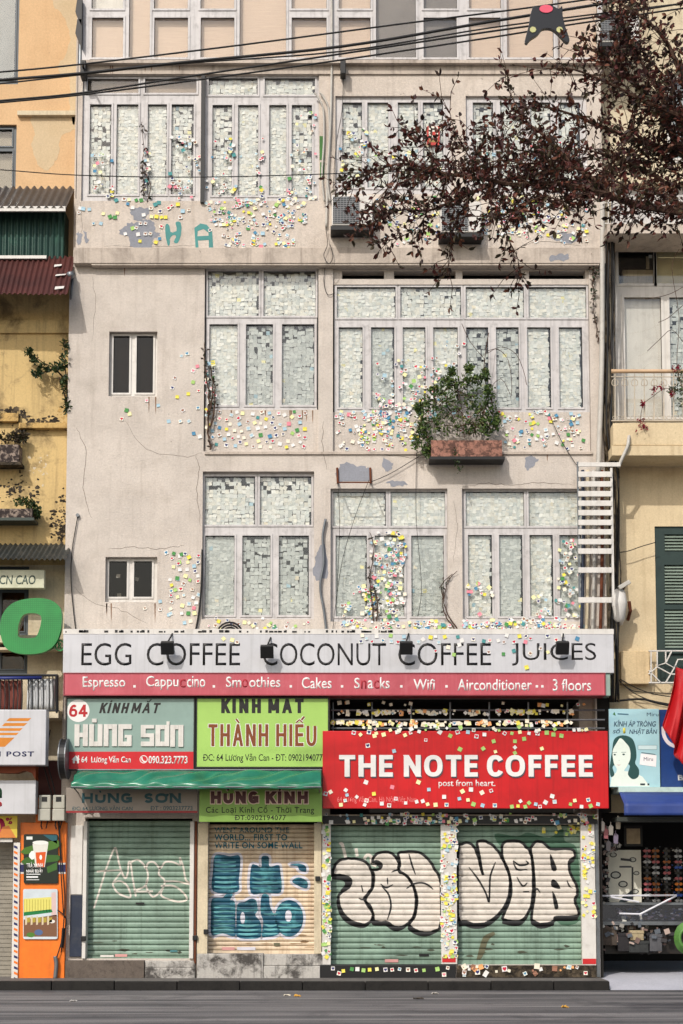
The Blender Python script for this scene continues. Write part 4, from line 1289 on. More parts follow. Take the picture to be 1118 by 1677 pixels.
hs = [[(105, 272, 145, 447), (172, 272, 212, 447), (145.2, 340, 171.8, 376)],
      [(222, 272, 260, 447), (290, 272, 328, 447), (260.2, 410, 289.8, 447), (245, 228, 282, 258)],
      [(338, 272, 376, 447), (404, 272, 444, 447), (376.2, 272, 403.8, 310)],
      [(454, 272, 492, 447), (492.2, 272, 560, 310), (492.2, 410, 522, 447), (522.2, 358, 560, 447), (505, 358, 522, 380)],
      [(634, 278, 740, 306), (634, 306.2, 672, 345), (634, 345.2, 740, 376), (704, 376.2, 740, 410), (634, 410.2, 740, 447)],
      [(750, 278, 788, 447), (822, 278, 860, 447), (788.2, 278, 821.8, 312), (788.2, 410, 821.8, 447), (838, 250, 862, 277.6)],
      [(868, 278, 906, 452), (932, 278, 972, 452), (906.2, 278, 931.8, 312)]]
blocks(hs, TS, -.40, .022, M['white'], t)
text('64  Lương Văn Can', (133, 1238, 214, 1252), -.4032, inkw, t, bold=.02)
text('090.323.7773', (243, 1238, 307, 1251), -.4032, inkw, t, bold=.025)
m = MB(); m.flat(XZ([(117, 1244), (124, 1237), (127, 1240), (127, 1237), (129, 1237), (129, 1242), (131, 1244), (129, 1244), (129, 1250), (125.5, 1250), (125.5, 1246), (122.5, 1246), (122.5, 1250), (119, 1250), (119, 1244)], -.403), -.4042); m.build('house_icon', inkw, t)
m = MB()
for q in ribbon(ellipse(235, 1243.5, 6, 6, 20), .012, -.403, True): m.flat(q, -.4042)
for q in ribbon([(232, 1240), (232.5, 1244), (235, 1247), (238.5, 1247.5)], .022, -.403): m.flat(q, -.4044)
m.build('phone_icon', inkw, t)
# lime sign
sl = paint('sign_lime', (158, 196, 98), .4, .08, (136, 176, 78), .35, scale=1.2)
t = board('optician_sign', 'bright lime green sign with big brown outlined letters above a green awning', (322, 1144, 537, 1256), -.40, .10, sl, frame=M['black'], fw=.018)
stext('KINH', (362, 1144.6, 427, 1168), -.4002, inkk, t, w=.25)
stext('MAT', (439, 1144.6, 497, 1168), -.4002, inkk, t, w=.24)
for w_, a, b in (('THÀNH', 341, 439), ('HIẾU', 452, 518)):
    stext(w_, (a, 1186, b, 1222), -.4002, inkw, t, w=.135, gap=.13, wv=.15, grow=.009, name='lettering_outline')
    stext(w_, (a, 1186, b, 1222), -.4022, inkbrown, t, w=.135, gap=.13, wv=.15)
text('ÐC: 64 Lương Văn Can - ÐT: 0902194077', (332, 1234, 528, 1249.5), -.4002, inkk, t, bold=.006)
# banners under the awning
t = board('lower_banner', 'dull grey banner with dark teal letters under the green awning', (108, 1290, 323, 1328), -.50, .03, paint('banner_grey', (140, 130, 120), .6, .1), bevel=.004)
stext('HÙNG', (134, 1299, 216, 1315), -.5003, inkteal, t, w=.27, gap=.22); stext('SƠN', (236, 1299, 296, 1315), -.5003, inkteal, t, w=.27, gap=.22)
text('ÐC: 64 LƯƠNG VĂN CAN', (118, 1319, 217, 1327), -.5003, inkteal, t, bold=.006); text('ÐT : 0903237773', (246, 1320, 315, 1327), -.5003, inkteal, t, bold=.006)
m = MB(); m.rbox((108, 1328.3, 323, 1331), -.505, -.47); m.build('red_hem', flatmat('hem_red', (150, 30, 36)), t)
t = board('glasses_banner', 'dark lime banner with maroon outlined letters above the cream shutter', (326, 1289, 527, 1346), -.52, .03, paint('banner_lime', (124, 160, 72), .5, .1), bevel=.004)
for w_, a, b in (('HÙNG', 345, 423), ('KÍNH', 435, 504)):
    stext(w_, (a, 1296, b, 1316), -.5203, flatmat('ink_cream', (220, 190, 170)), t, w=.3, gap=.2, grow=.014, name='lettering_outline')
    stext(w_, (a, 1296, b, 1316), -.5225, inkmar, t, w=.3, gap=.2)
text('Các Loại Kính Cổ - Thời Trang', (337, 1318.5, 514, 1334), -.5203, inkk, t, bold=.006, space=1.1)
text('ÐT:0902194077', (384, 1335, 468, 1343), -.5203, inkk, t, bold=.008, space=1.1)
# green awning
m = MB()
x0 = P(121, 1275, -.7).x; x1 = P(526, 1275, -.7).x
za, zb = P(300, 1262, -.42).z, P(300, 1284, -.95).z; zc = P(300, 1291, -.95).z
def aw(u, w):
    x = x0 + (x1 - x0) * u
    if w < .8:
        k = w / .8
        y = -.42 - .53 * k; z = za + (zb - za) * k
        s = u * 9 + k * .8
        f = (noise.noise(Vector((s * 1.3, k * .9, 2.0))) * .07 + (abs(math.sin(s * 2.2 + k * 2.6 + noise.noise(Vector((u * 6, 0, 0))) * 2)) ** 2) * .07) * math.sin(math.pi * k) ** .7 if 0 < k < 1 else 0.0
        return (x, y - f * .7, z + f - .035 * math.sin(math.pi * k) * (1 + .5 * math.sin(u * 14)))
    k = (w - .8) / .2
    return (x, -.952 + .01 * math.sin(u * 60), zb + (zc - zb) * k - .012 * abs(math.sin(u * 16)) * k)
m.sheet(aw, 220, 24)
aw_o = thing('green_awning', 'creased dark green awning across the two eyewear shops', 'awning', ((x0 + x1) / 2, -.42, zc))
o = m.build('canopy', paint('green_tarpaulin', (40, 122, 94), .24, .2, (30, 96, 76), .5, scale=3, spec=.6), aw_o, smooth=True)
o.modifiers.new('t', 'SOLIDIFY').thickness = .004
m = MB(); m.tube([(x0, -.95, zc + .02), (x1, -.95, zc + .02)], .012, 6); m.tube([(x0, -.42, za + .01), (x1, -.42, za + .01)], .016, 6)
for x in (x0 + .03, (x0 + x1) / 2, x1 - .03): m.tube([(x, -.95, zc + .02), (x, -.1, zc - .1)], .012, 6)
m.build('frame', M['galv'], aw_o)
# red sign
sr = paint('sign_red', (200, 20, 28), .36, .12, (140, 14, 22), .5, scale=1.2, streak=.5)
RY = -.42
t = board('note_coffee_sign', 'big red sign with raised white capital letters and sticky notes around its edges', (528, 1197, 996, 1324), RY, .10, sr, bevel=.008)
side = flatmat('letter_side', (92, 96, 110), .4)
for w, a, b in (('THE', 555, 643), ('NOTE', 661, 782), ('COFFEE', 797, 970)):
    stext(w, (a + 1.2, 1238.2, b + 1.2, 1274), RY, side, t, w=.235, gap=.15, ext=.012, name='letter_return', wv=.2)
    stext(w, (a, 1236.5, b, 1272), RY - .0132, inkw, t, w=.235, gap=.15, ext=.012, wv=.2)
text('post from heart.', (718, 1277, 811, 1291), RY, inkw, t, bold=.01)
text('64 Lương Văn Can, Hà Nội, Việt Nam', (552, 1304, 682, 1316), RY, flatmat('ink_pink', (226, 120, 120)), t, bold=.0)
# left signs
LY = -.75
t = board('post_office_sign', 'white light box sign with orange diagonal stripes over the orange shop', (-85, 1162, 75, 1253), LY, .25, signw, bevel=.012)
og = flatmat('ink_orange', (206, 126, 30), .4)
for k, (a, b, c, d) in enumerate(((1176, 1181, 15, 51), (1184, 1189, 8, 44.5), (1192.5, 1197, 0, 37), (1200, 1204, -8, 30.5), (1208, 1223, -20, 23.5))):
    sl_ = (b - a) * 1.05
    m = MB(); m.flat(XZ([(c, a), (d, a), (d - sl_, b), (c - sl_, b)], LY), LY - .0012); m.build('stripe', og, t)
text('M POST', (-11, 1230.5, 55.5, 1239), LY, flatmat('ink_navy', (44, 48, 84)), t, bold=.03, space=1.2)
t = board('shop_sign', 'plain white sign edge below the striped light box', (-85, 1278, 58, 1333), -.45, .2, signw)
text('n', (-9, 1290, 3, 1307), -.45, flatmat('ink_green', (20, 66, 40)), t, bold=.06); text('e', (-6, 1313, 3, 1321), -.45, inkred, t, bold=.04)
m = MB(); m.prism(XZ([(-85, 1254), (58, 1254), (58, 1277), (52, 1266), (40, 1262), (26, 1266), (10, 1266), (-85, 1262)], -.42), -.42, -.2); 
tag(m.build('fascia_curve', paint('dark_orange', (150, 66, 26), .5)), 'dark orange curved board between the two white signs', 'board')
t = board('sale_banner', 'yellow sale banner with magenta percent figures by the grey shutter', (-85, 1336, 28, 1372), -.20, .012, flatmat('banner_yellow', (226, 200, 70), .5), cat='banner', bevel=0)
text('0', (-9, 1340, 8, 1368), -.2003, flatmat('ink_magenta', (170, 24, 70)), t, bold=.08); text('%', (9, 1339, 20, 1350), -.2003, flatmat('ink_magenta', (170, 24, 70)), t, bold=.05)
m = MB(); m.flat(XZ([(-4, 1372), (4, 1354), (14, 1352), (26, 1372)], -.2), -.2016); m.build('star', flatmat('star_orange', (216, 130, 60)), t)
m = MB(); m.rbox((-85, 1373, 20, 1379), -.16, -.10); tag(m.build('trim_board', M['white']), 'thin white trim board above the grey shutter', 'board')
t = thing('round_sign', 'black round sign with silver rims seen edge on beside the number 64', 'sign', P(106, 1276, -.45))
c = P(106, 1243, -.45)
m = MB(); m.cyl(c, (1, 0, 0), .32, .09, 36); m.build('drum', M['black'], t)
m = MB(); m.cyl(c - Vector((.052, 0, 0)), (1, 0, 0), .33, .014, 36); m.build('rim', M['galv'], t)
m = MB(); m.cyl(c + Vector((.052, 0, 0)), (1, 0, 0), .33, .014, 36); m.build('rim', M['galv'], t)
m = MB(); m.tube([c + Vector((0, .3, 0)), c + Vector((0, .5, 0))], .02, 8); m.build('bracket', M['black'], t)
# green letter sign
def ring(mb, out, inn, Y, depth):
    cx = sum(p[0] for p in inn) / len(inn); cy = sum(p[1] for p in inn) / len(inn)
    n = 56
    def samp(poly):
        res = []
        for k in range(n):
            a = 2 * math.pi * k / n; d = Vector((math.cos(a), math.sin(a))); best = 0
            for i in range(len(poly)):
                p, q = Vector(poly[i]) - Vector((cx, cy)), Vector(poly[(i + 1) % len(poly)]) - Vector((cx, cy))
                e = q - p; den = d.x * e.y - d.y * e.x
                if abs(den) < 1e-9: continue
                tt = (p.x * e.y - p.y * e.x) / den; uu = (p.x * d.y - p.y * d.x) / den
                if tt > 0 and -1e-6 <= uu <= 1 + 1e-6: best = max(best, tt)
            res.append((cx + d.x * best, cy + d.y * best))
        return res
    o, i = PL(samp(out), Y), PL(samp(inn), Y)
    D = Vector((0, depth, 0))
    for k in range(n):
        j = (k + 1) % n
        mb.face([o[k], o[j], i[j], i[k]]); mb.face([o[k] + D, i[k] + D, i[j] + D, o[j] + D])
        mb.face([o[k], o[k] + D, o[j] + D, o[j]]); mb.face([i[k], i[j], i[j] + D, i[k] + D])
def ledmat():
    t_ = NT('green_letter'); v = t_.coords((1, 1, 1))
    vo = t_.n('ShaderNodeTexVoronoi'); vo.inputs['Scale'].default_value = 30; vo.inputs['Randomness'].default_value = 0.0
    t_.l(v, vo.inputs['Vector'])
    dots = t_.ramp(vo.outputs['Distance'], [(0.25, G(1)), (0.36, G(0))])
    c_ = t_.mix(t_.ramp(t_.noise(v, 2.2, 5), [(.35, G(0)), (.7, G(1))]), lin((40, 132, 66)), lin((30, 104, 54)))
    return t_.principled(t_.mix(dots, c_, lin((46, 136, 70))), .35)
led = ledmat()
GY = -.45
t = thing('green_letter_sign', 'large green letter O with rounded corners hung over the balcony', 'sign', P(50, 1073, GY))
m = MB()
ring(m, spline([(0, 1036), (3, 1008), (20, 988), (48, 980), (78, 981), (96, 992), (101, 1008), (98, 1036), (88, 1057), (68, 1069), (36, 1071), (10, 1062)], True, 5),
     spline([(29, 1035), (31, 1020), (38, 1007), (54, 1004), (66, 1008), (67, 1018), (63, 1034), (56, 1044), (32, 1044)], True, 4), GY, .12)
m.build('letter', led, t, weld=True)
m = MB(); ring(m, ellipse(97.5, 1057, 8.5, 9.5, 24), ellipse(97.5, 1057, 6.2, 7.2, 24), GY + .1, .04); m.build('mark_ring', led, t)
text('R', (95, 1052, 101, 1062), GY + .12, led, t, bold=.03, ext=.02, name='mark_letter')
m = MB()
for px in (22, 78): m.tube([P(px, 1060, GY + .12), P(px, 1060, YY)], .02, 6)
m.build('bracket', M['black'], t)
t = board('cream_sign', 'narrow cream sign ending in CAO under the dark corrugated awning', (-85, 933, 72, 963), -.22, .12, flatmat('sign_cream', (206, 206, 180), .5, dirt=(150, 150, 120), amt=.5), bevel=.008)
text('CN CAO', (-1, 942, 58, 957), -.22, flatmat('ink_greygreen', (84, 100, 92)), t, bold=.015, shear=.1)
# meters
m0 = None
for i, (a, b, lb) in enumerate(((63, 82.5, 'grey electricity meter box nearer the white shop sign'), (86, 106, 'grey electricity meter box nearer the green shutter'))):
    loc = P((a + b) / 2, 1344, -.30)
    if m0 is None:
        m0 = thing('electric_meter', lb, 'meter', loc, 'electricity meters on the orange wall')
        m = MB(); m.rbox((a, 1302, b, 1324), -.30, -.12); m.rbox((a - 1, 1324.4, b - .5, 1344), -.33, -.12); m.build('housing', flatmat('meter_grey', (178, 176, 164), .5, dirt=(120, 112, 100), amt=.4), m0, bevel=.012)
        m = MB(); m.rbox((a + 5, 1305, a + 14, 1313), -.303, -.3005); m.build('meter_window', M['black'], m0)
        m = MB(); m.tube(PL([(a + 5, 1344), (a + 4, 1352), (a + 6, 1358)], -.2), .012, 6); m.tube(PL([(a + 15, 1344), (a + 12, 1357)], -.2), .01, 6); m.build('wire', M['rubber'], m0)
        a0 = loc
    else:
        copy_tree(m0, m0.location + Vector((loc.x - a0.x, 0, 0)), lb)
# posters on the orange wall
def rrect(x0, y0, x1, y1, rad=4, n=4):
    out = []
    for cx, cy, a0_ in ((x1 - rad, y0 + rad, -90), (x1 - rad, y1 - rad, 0), (x0 + rad, y1 - rad, 90), (x0 + rad, y0 + rad, 180)):
        for k in range(n + 1):
            a = RAD(a0_ + 90 * k / n); out.append((cx + rad * math.cos(a), cy + rad * math.sin(a)))
    return out
class Art:
    def __init__(s, parent, Y): s.p, s.Y, s.k = parent, Y, 0
    def add(s, pts, col, name='print', sm=False):
        s.k += 1
        m = MB(); m.flat(XZ(spline(pts, True, 4) if sm else pts, s.Y), s.Y - .0007 * s.k, lin(col)); return m.build(name, M['print'], s.p)
    def multi(s, polys, name='print', sm=False):
        s.k += 1
        for pts, col in polys:
            m = MB(); m.flat(XZ(spline(pts, True, 4) if sm else pts, s.Y), s.Y - .0007 * s.k, lin(col)); m.build(name, M['print'], s.p)
PY = OY - .03
t = thing('drink_poster', 'dark green poster of an iced drink cup on the orange wall', 'poster', P(66, 1447, PY))
m = MB(); m.prism(XZ(rrect(38.5, 1366, 94.5, 1447, 3), PY), PY, OY - .0045); m.build('board', flatmat('poster_dark', (22, 34, 28), .35), t)
A = Art(t, PY)
A.multi([(ragged([(40, 1388), (94, 1376), (94, 1390), (40, 1400)], 1, 1, 2), (70, 110, 40)), (ragged([(40, 1404), (94, 1400), (94, 1410), (40, 1416)], 1, 2, 2), (56, 96, 40)), ([(70, 1367), (93, 1368), (93, 1382), (80, 1374)], (40, 90, 100)), ([(76, 1420), (93, 1412), (93, 1424), (78, 1430)], (60, 100, 44))])
A.add([(53, 1382), (79, 1381), (73, 1420), (58, 1420)], (214, 212, 204))
A.multi([([(58, 1396), (75, 1395), (72, 1420), (60, 1420)], (206, 84, 30)), (ragged([(47, 1398), (56, 1393), (56, 1406), (49, 1406)], 1, 6, 2), (230, 230, 226))])
A.add(ellipse(66, 1380, 13, 3.4, 16), (226, 226, 222)); A.add(ellipse(66.5, 1404, 2.2, 4, 10), (240, 236, 228))
text('TRÀ XANH', (43, 1412, 70, 1421), PY - .003, inkw, t, bold=.03); text('NHÀI BƯỞI', (43, 1422, 69, 1430), PY - .003, inkw, t, bold=.03)
A.multi([([(43, 1431), (66, 1431), (66, 1432.4), (43, 1432.4)], (220, 220, 220)), ([(43, 1435), (62, 1435), (62, 1437.5), (43, 1437.5)], (230, 230, 230)), ([(43, 1440), (64, 1440), (64, 1441.4), (43, 1441.4)], (190, 190, 190)), ([(43, 1370), (53, 1370), (53, 1375), (43, 1375)], (220, 224, 220))])
t = thing('shop_poster', 'poster showing a yellow shop with a green awning on the orange wall', 'poster', P(66, 1538, PY))
m = MB(); m.prism(XZ(rrect(37.5, 1456, 94, 1538, 3), PY), PY, OY - .0045); m.build('board', flatmat('poster_pale', (206, 216, 222), .35), t)
A = Art(t, PY)
A.multi([([(38.5, 1472), (84, 1469), (84, 1492), (38.5, 1496)], (214, 206, 110)), ([(84, 1462), (91, 1461), (92, 1500), (84, 1500)], (206, 180, 176)), ([(38.5, 1506), (93, 1498), (93, 1534), (38.5, 1534)], (120, 84, 62))])
A.multi([([(38.5, 1494), (84, 1489), (86, 1494), (38.5, 1500)], (30, 116, 62))] + [([(38.5 + k * 4.6, 1473), (39.6 + k * 4.6, 1473), (39.6 + k * 4.6, 1493), (38.5 + k * 4.6, 1493)], (176, 166, 80)) for k in range(10)])
A.multi([([(41 + k * 9, 1501), (44 + k * 9, 1500), (44 + k * 9, 1514), (41 + k * 9, 1515)], (206, 190, 160)) for k in range(5)] + [([(44 + k * 9, 1503), (49 + k * 9, 1502), (49 + k * 9, 1510), (44 + k * 9, 1511)], (170, 150, 60)) for k in range(5)] + [(ellipse(63, 1527, 7, 5, 12), (80, 100, 140)), (ellipse(50, 1531, 7, 4, 12), (76, 120, 50)), (ellipse(85, 1509, 5, 3, 10), (220, 214, 206))])

# ------------------------------------------------------------------ right neighbour
XR0 = XRT + .012
FARR = 11.0
RYW = .30
rh = thing('buff_house', 'buff plastered house with white glazed balcony and dark green louvred shutters', 'building', (7, RYW, ZP))
m = MB()
m.walls(XR0, FARR, P(1060, 1330, RYW).z, P(1060, 748, RYW).z, RYW, .3, [R((1074, 862, 1180, 1120), RYW)])
m.build('wall', M['buff'], rh)
m = MB()
m.walls(XR0, FARR, P(1060, 747.6, RYW).z, P(1060, -120, RYW).z, RYW + .02, .3, [R((1004, 396, 1190, 692), RYW + .02), R((1000, 300, 1190, 368), RYW + .02), R((1003, 749, 1190, 768), RYW + .02), R((1090, 120, 1190, 270), RYW + .02)])
m.build('upper_wall', M['cream'], rh)
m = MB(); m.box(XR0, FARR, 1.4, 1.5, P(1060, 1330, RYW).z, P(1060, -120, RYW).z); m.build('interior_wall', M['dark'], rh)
m = MB(); q0, q1, z0, z1 = R((990, 367, 1190, 382), -.45); m.box(XR0 + .02, FARR, -.45, RYW + .018, z0, z1); m.build('balcony_slab', M['ledge'], rh)
m = MB(); m.rbox((1004, 383, 1190, 396), -.02, RYW + .018); m.build('soffit_shade', M['black'], rh)  # black strip puts the shade below the slab into the colour
window((1004, 397, 1190, 690), .42, [(404, 465, [(1012, 1071, 's'), (1074, 1180, 'b')]), (487, 684, [(1023, 1084, 'p'), (1097, 1180, 'gt')])], rh, M['white'], sash=.04, blind=flatmat('cream_curtain', (200, 188, 150), .7), seed=30)
m = MB(); m.rbox((1020, 442, 1070, 466), .75, .9); m.rbox((1058, 420, 1063, 440), .72, .74); m.build('cupboard', M['cream'], rh)
m = MB(); q0, q1, z0, z1 = R((1004, 693, 1190, 729), -.36); m.box(q0, FARR, -.36, RYW + .015, z0, z1); q0, q1, y0, y1 = R((1002, 729.6, 1190, 746), -.40); m.box(q0, FARR, -.40, RYW + .015, y0, y1); m.build('balcony_slab', M['buff'], rh, bevel=.006)
def railing(xs, top, bot, Y, mat, r=.010, orn=False, toprail=None):
    m = MB()
    for px in xs:
        m.tube(PL([(px, top), (px, bot)], Y), r, 5)
        if orn:
            for s_ in (-1, 1):
                m.tube(PL(spline([(px, top + 14), (px + 4 * s_, top + 16), (px + 5 * s_, top + 22), (px + 2 * s_, top + 25), (px, top + 22)], False, 3), Y), r * .7, 4)
            m.tube(PL([(px, bot - 30), (px + .1, bot)], Y), r * 1.3, 5)
    m.tube(PL([(min(xs) - 6, bot), (max(xs) + 6, bot)], Y), r * 1.2, 5)
    m.tube(PL([(min(xs) - 6, top + 10), (max(xs) + 6, top + 10)], Y), r, 5)
    for k in range(len(xs) * 2 if orn else 0):
        px = min(xs) + (max(xs) - min(xs)) * k / (len(xs) * 2); m.tube(PL(ellipse(px, bot - 5, 4, 3, 8), Y), r * .6, 4)
    if not toprail: m.tube(PL([(min(xs) - 6, top), (max(xs) + 6, top)], Y), r * 1.6, 6)
    return m
railing(list(range(1007, 1190, 16)), 607, 689, -.33, None, .010, True, True).build('balcony_railing', paint('cream_iron', (196, 184, 166), .5, .1, (110, 84, 66), .6), rh)
m = MB(); q = PL([(1001, 608), (1190, 608)], -.33); m.tube([q[0], q[1]], .034, 8); m.build('handrail', flatmat('handrail_wood', (196, 164, 130), .5), rh, smooth=True)
railing(list(range(996, 1190, 9)), 322, 366, -.40, None, .010).build('upper_railing', M['white'], rh)
m = MB(); m.rbox((1000, 300, 1190, 368), .5, .55); m.build('panel', M['alu'], rh)
m = MB(); m.rbox((1003, 750, 1095, 768), .4, .45); m.build('panel', flatmat('taupe_panel', (150, 128, 112), .6), rh)
window((1092, 122, 1190, 268), RYW + .06, [(132, 260, [(1100, 1140, 'b'), (1148, 1180, 'b')])], rh, M['white'], seed=31, blind=cur)
# louvred green door
gs = flatmat('green_door', (38, 56, 52), .5, dirt=(20, 30, 28), amt=.6)
m = MB(); m.walls(*R((1074, 862, 1180, 1120), RYW + .03), RYW + .03, .06, [R(r, RYW + .03) for r in ((1088, 875, 1126, 903), (1088, 925, 1126, 990), (1088, 998, 1126, 1062), (1088, 1070, 1126, 1114), (1138, 875, 1176, 903), (1138, 925, 1176, 990), (1138, 998, 1176, 1062))])
d = m.build('louvred_door', gs, rh)
m = MB()
for (a, b, c, e) in ((1088, 875, 1126, 903), (1088, 925, 1126, 990), (1088, 998, 1126, 1062), (1138, 875, 1176, 903), (1138, 925, 1176, 990), (1138, 998, 1176, 1062)):
    py = b + 3
    while py < e:
        q0, q1, z0, z1 = R((a, py, c, py + 2.6), RYW + .045)
        m.face([(q0, RYW + .035, z0), (q1, RYW + .035, z0), (q1, RYW + .075, z1 + .02), (q0, RYW + .075, z1 + .02)]); py += 5.2
m.build('slats', flatmat('slat_green', (128, 142, 130), .5, dirt=(70, 84, 76), amt=.4), d)
m = MB(); m.rbox((1088, 1062.5, 1126, 1118), RYW + .075, RYW + .08); m.build('door_panel', gs, d)
m = MB()
GYY = RYW - .18
for q in ([(1062, 1066), (1190, 1066)], [(1062, 1118), (1190, 1118)], [(1066, 1066), (1066, 1118)], [(1076, 1066), (1076, 1090), (1090, 1086), (1100, 1066)], [(1090, 1066), (1090, 1086), (1104, 1094), (1090, 1118)], [(1062, 1104), (1076, 1092), (1098, 1104), (1118, 1104)], [(1104, 1094), (1110, 1080), (1130, 1080)], [(1062, 1098), (1082, 1118)], [(1125, 1066), (1125, 1118)]):
    m.tube(PL(q, GYY), .014, 5)
m.build('window_grille', M['white'], rh)
m = MB(); m.rbox((1017, 1066, 1064, 1120), RYW - .16, RYW - .002); tag(m.build('utility_box', plaster('box_cream', (214, 190, 150), (150, 124, 90), .4, .4), bevel=.01), 'cream painted box on the buff wall beside the white grille', 'box')
# eyewear stall to the right
st = thing('eyewear_stall', 'open dark eyewear shop front under the blue awning', 'shop', (7, 2, ZP))
m = MB()
m.box(XG + .004, XG + .05, .02, 5.0, ZP, P(1060, 1330, RYW).z); m.box(XG + .05, XR0 + .6, RYW + .32, RYW + .4, P(1060, 1345, RYW).z, P(1060, 1150, RYW).z); m.box(XG + .002, XR0 + .02, .03, .3, P(1060, 1330, 0).z, ZSP)
m.box(XG + .05, FARR, 4.6, 4.7, ZP + .03, P(1060, 1320, RYW).z + .3); m.box(XR0 + .09, FARR, .62, 4.6, P(1060, 1325, RYW).z, P(1060, 1320, RYW).z)
m.build('walls', M['dark'], st)
m = MB(); q0, q1, z0, z1 = R((1013, 1289, 1190, 1297), -.5); m.box(q0, FARR, -.5, RYW - .002, z0, z1); m.build('fascia_strip', flatmat('pale_strip', (184, 206, 200), .5, dirt=(130, 140, 130), amt=.5), st)
m = MB(); m.rbox((1010, 1338, 1190, 1345), -.2, RYW); m.build('shutter_box', flatmat('shutter_grey', (64, 68, 64), .5), st)
bl = paint('blue_canvas', (40, 62, 128), .55, .15, (30, 44, 92), .5, scale=2)
m = MB()
x0 = P(1021, 1310, -.9).x
za, zb, zc = P(1100, 1297, -.52).z, P(1100, 1316, -.92).z, P(1100, 1335, -.94).z
def aw2(u, w):
    x = x0 + (FARR - x0) * u
    if w < .5: return (x, -.52 - .40 * w * 2, za + (zb - za) * w * 2 - .02 * math.sin(u * 20) * math.sin(w * 6.28))
    k = (w - .5) * 2
    return (x, -.92 - .02 * k + .012 * math.sin(u * 70) * k, zb + (zc - zb) * k)
m.sheet(aw2, 80, 8)
ba = m.build('blue_awning', bl, smooth=True); ba.modifiers.new('t', 'SOLIDIFY').thickness = .005
tag(ba, 'blue canvas awning with straight hanging valance over the eyewear stall', 'awning')
# poster board with the girl
MY = -.46
t = board('lens_poster', 'pale blue contact lens poster of a girl with dark green hair', (998, 1161, 1080, 1289), MY, .06, paint('poster_blue', (166, 206, 214), .4, .12, (120, 180, 206), .5, scale=1.2), cat='poster', bevel=.004)
A = Art(t, MY)
hair, skin = (38, 74, 72), (218, 228, 218)
A.multi([([(999, 1288), (1002, 1270), (1014, 1262), (1036, 1264), (1052, 1272), (1064, 1288)], skin)], sm=False)
A.add([(1002, 1230), (1005, 1212), (1014, 1205), (1026, 1205), (1036, 1211), (1041, 1225), (1042, 1240), (1040, 1250), (1046, 1260), (1045, 1272), (1036, 1276), (1028, 1268), (1030, 1252), (1004, 1254), (1006, 1268), (1000, 1272), (998.5, 1255)], hair, sm=True)
A.add([(1003, 1230), (1010, 1216), (1016, 1209), (1024, 1216), (1031, 1226), (1032, 1242), (1027, 1254), (1022, 1262), (1024, 1270), (1008, 1270), (1010, 1260), (1005, 1250)], skin, sm=True)
A.multi([(ellipse(1006.5, 1236, 2, 1.4, 8), (50, 70, 70)), (ellipse(1021, 1235.5, 2.2, 1.5, 8), (50, 70, 70)), ([(1003, 1232.5), (1010, 1231.5), (1010, 1232.5), (1003, 1233.5)], (130, 150, 146)), ([(1017, 1231.5), (1025, 1231.5), (1025, 1232.5), (1017, 1232.5)], (130, 150, 146)), ([(1009, 1252), (1017, 1252), (1013, 1254.5)], (206, 190, 184)), ([(1012, 1245), (1015, 1245), (1014, 1246.4)], (186, 200, 190))])
A.multi([([(1049, 1234), (1075, 1237), (1074, 1256), (1047, 1252)], (232, 228, 228)), ([(1050, 1232), (1073, 1235), (1073, 1236), (1050, 1233)], (60, 70, 80)), ([(1044, 1220), (1076, 1220), (1076, 1228), (1044, 1228)], (140, 170, 176)), ([(1003, 1170), (1006, 1166), (1008, 1172)], (60, 110, 60)), ([(1011, 1168), (1029, 1169), (1029, 1171), (1011, 1170)], (70, 110, 130))])
A.multi([([(1045, 1221), (1075, 1221), (1075, 1227), (1045, 1227)], (196, 216, 218)), ([(1048, 1283), (1056, 1283), (1056, 1286), (1048, 1286)], (50, 60, 66)), ([(1060, 1283), (1063, 1283), (1063, 1286), (1060, 1286)], (50, 60, 66))])
ink2 = flatmat('ink_steel', (40, 66, 92), .5)
text('KÍNH ÁP TRÒNG', (1005, 1179, 1074, 1190), MY, ink2, t, bold=.015, shear=.2); text('SỐ', (1003, 1193, 1016, 1201), MY, ink2, t, bold=.015, shear=.2); text('NHẬT BẢN', (1030, 1192, 1076, 1204), MY, ink2, t, bold=.015, shear=.2)
text('1', (1020, 1192, 1024, 1201), MY, flatmat('ink_yellow', (214, 204, 80)), t, bold=.02); text('Miru', (1059, 1167, 1078, 1173), MY, ink2, t); text('Miru', (1054, 1240, 1069, 1246), MY - .004, ink2, t)
t = board('blue_sign', 'dark blue sign partly hidden by the red flag', (1081, 1162, 1190, 1289), -.40, .08, paint('sign_blue', (26, 62, 124), .4, .15, (40, 80, 140), .4), bevel=.004)
m = MB()
for q in ribbon(spline([(1086, 1190), (1087, 1204), (1094, 1216), (1106, 1222), (1122, 1220)], False, 5), .06, -.4): m.flat(q, -.4012)
m.build('logo_curve', flatmat('logo_white', (226, 216, 220)), t)
text('BA', (1110, 1269, 1130, 1278), -.4, inkw, t, bold=.04)
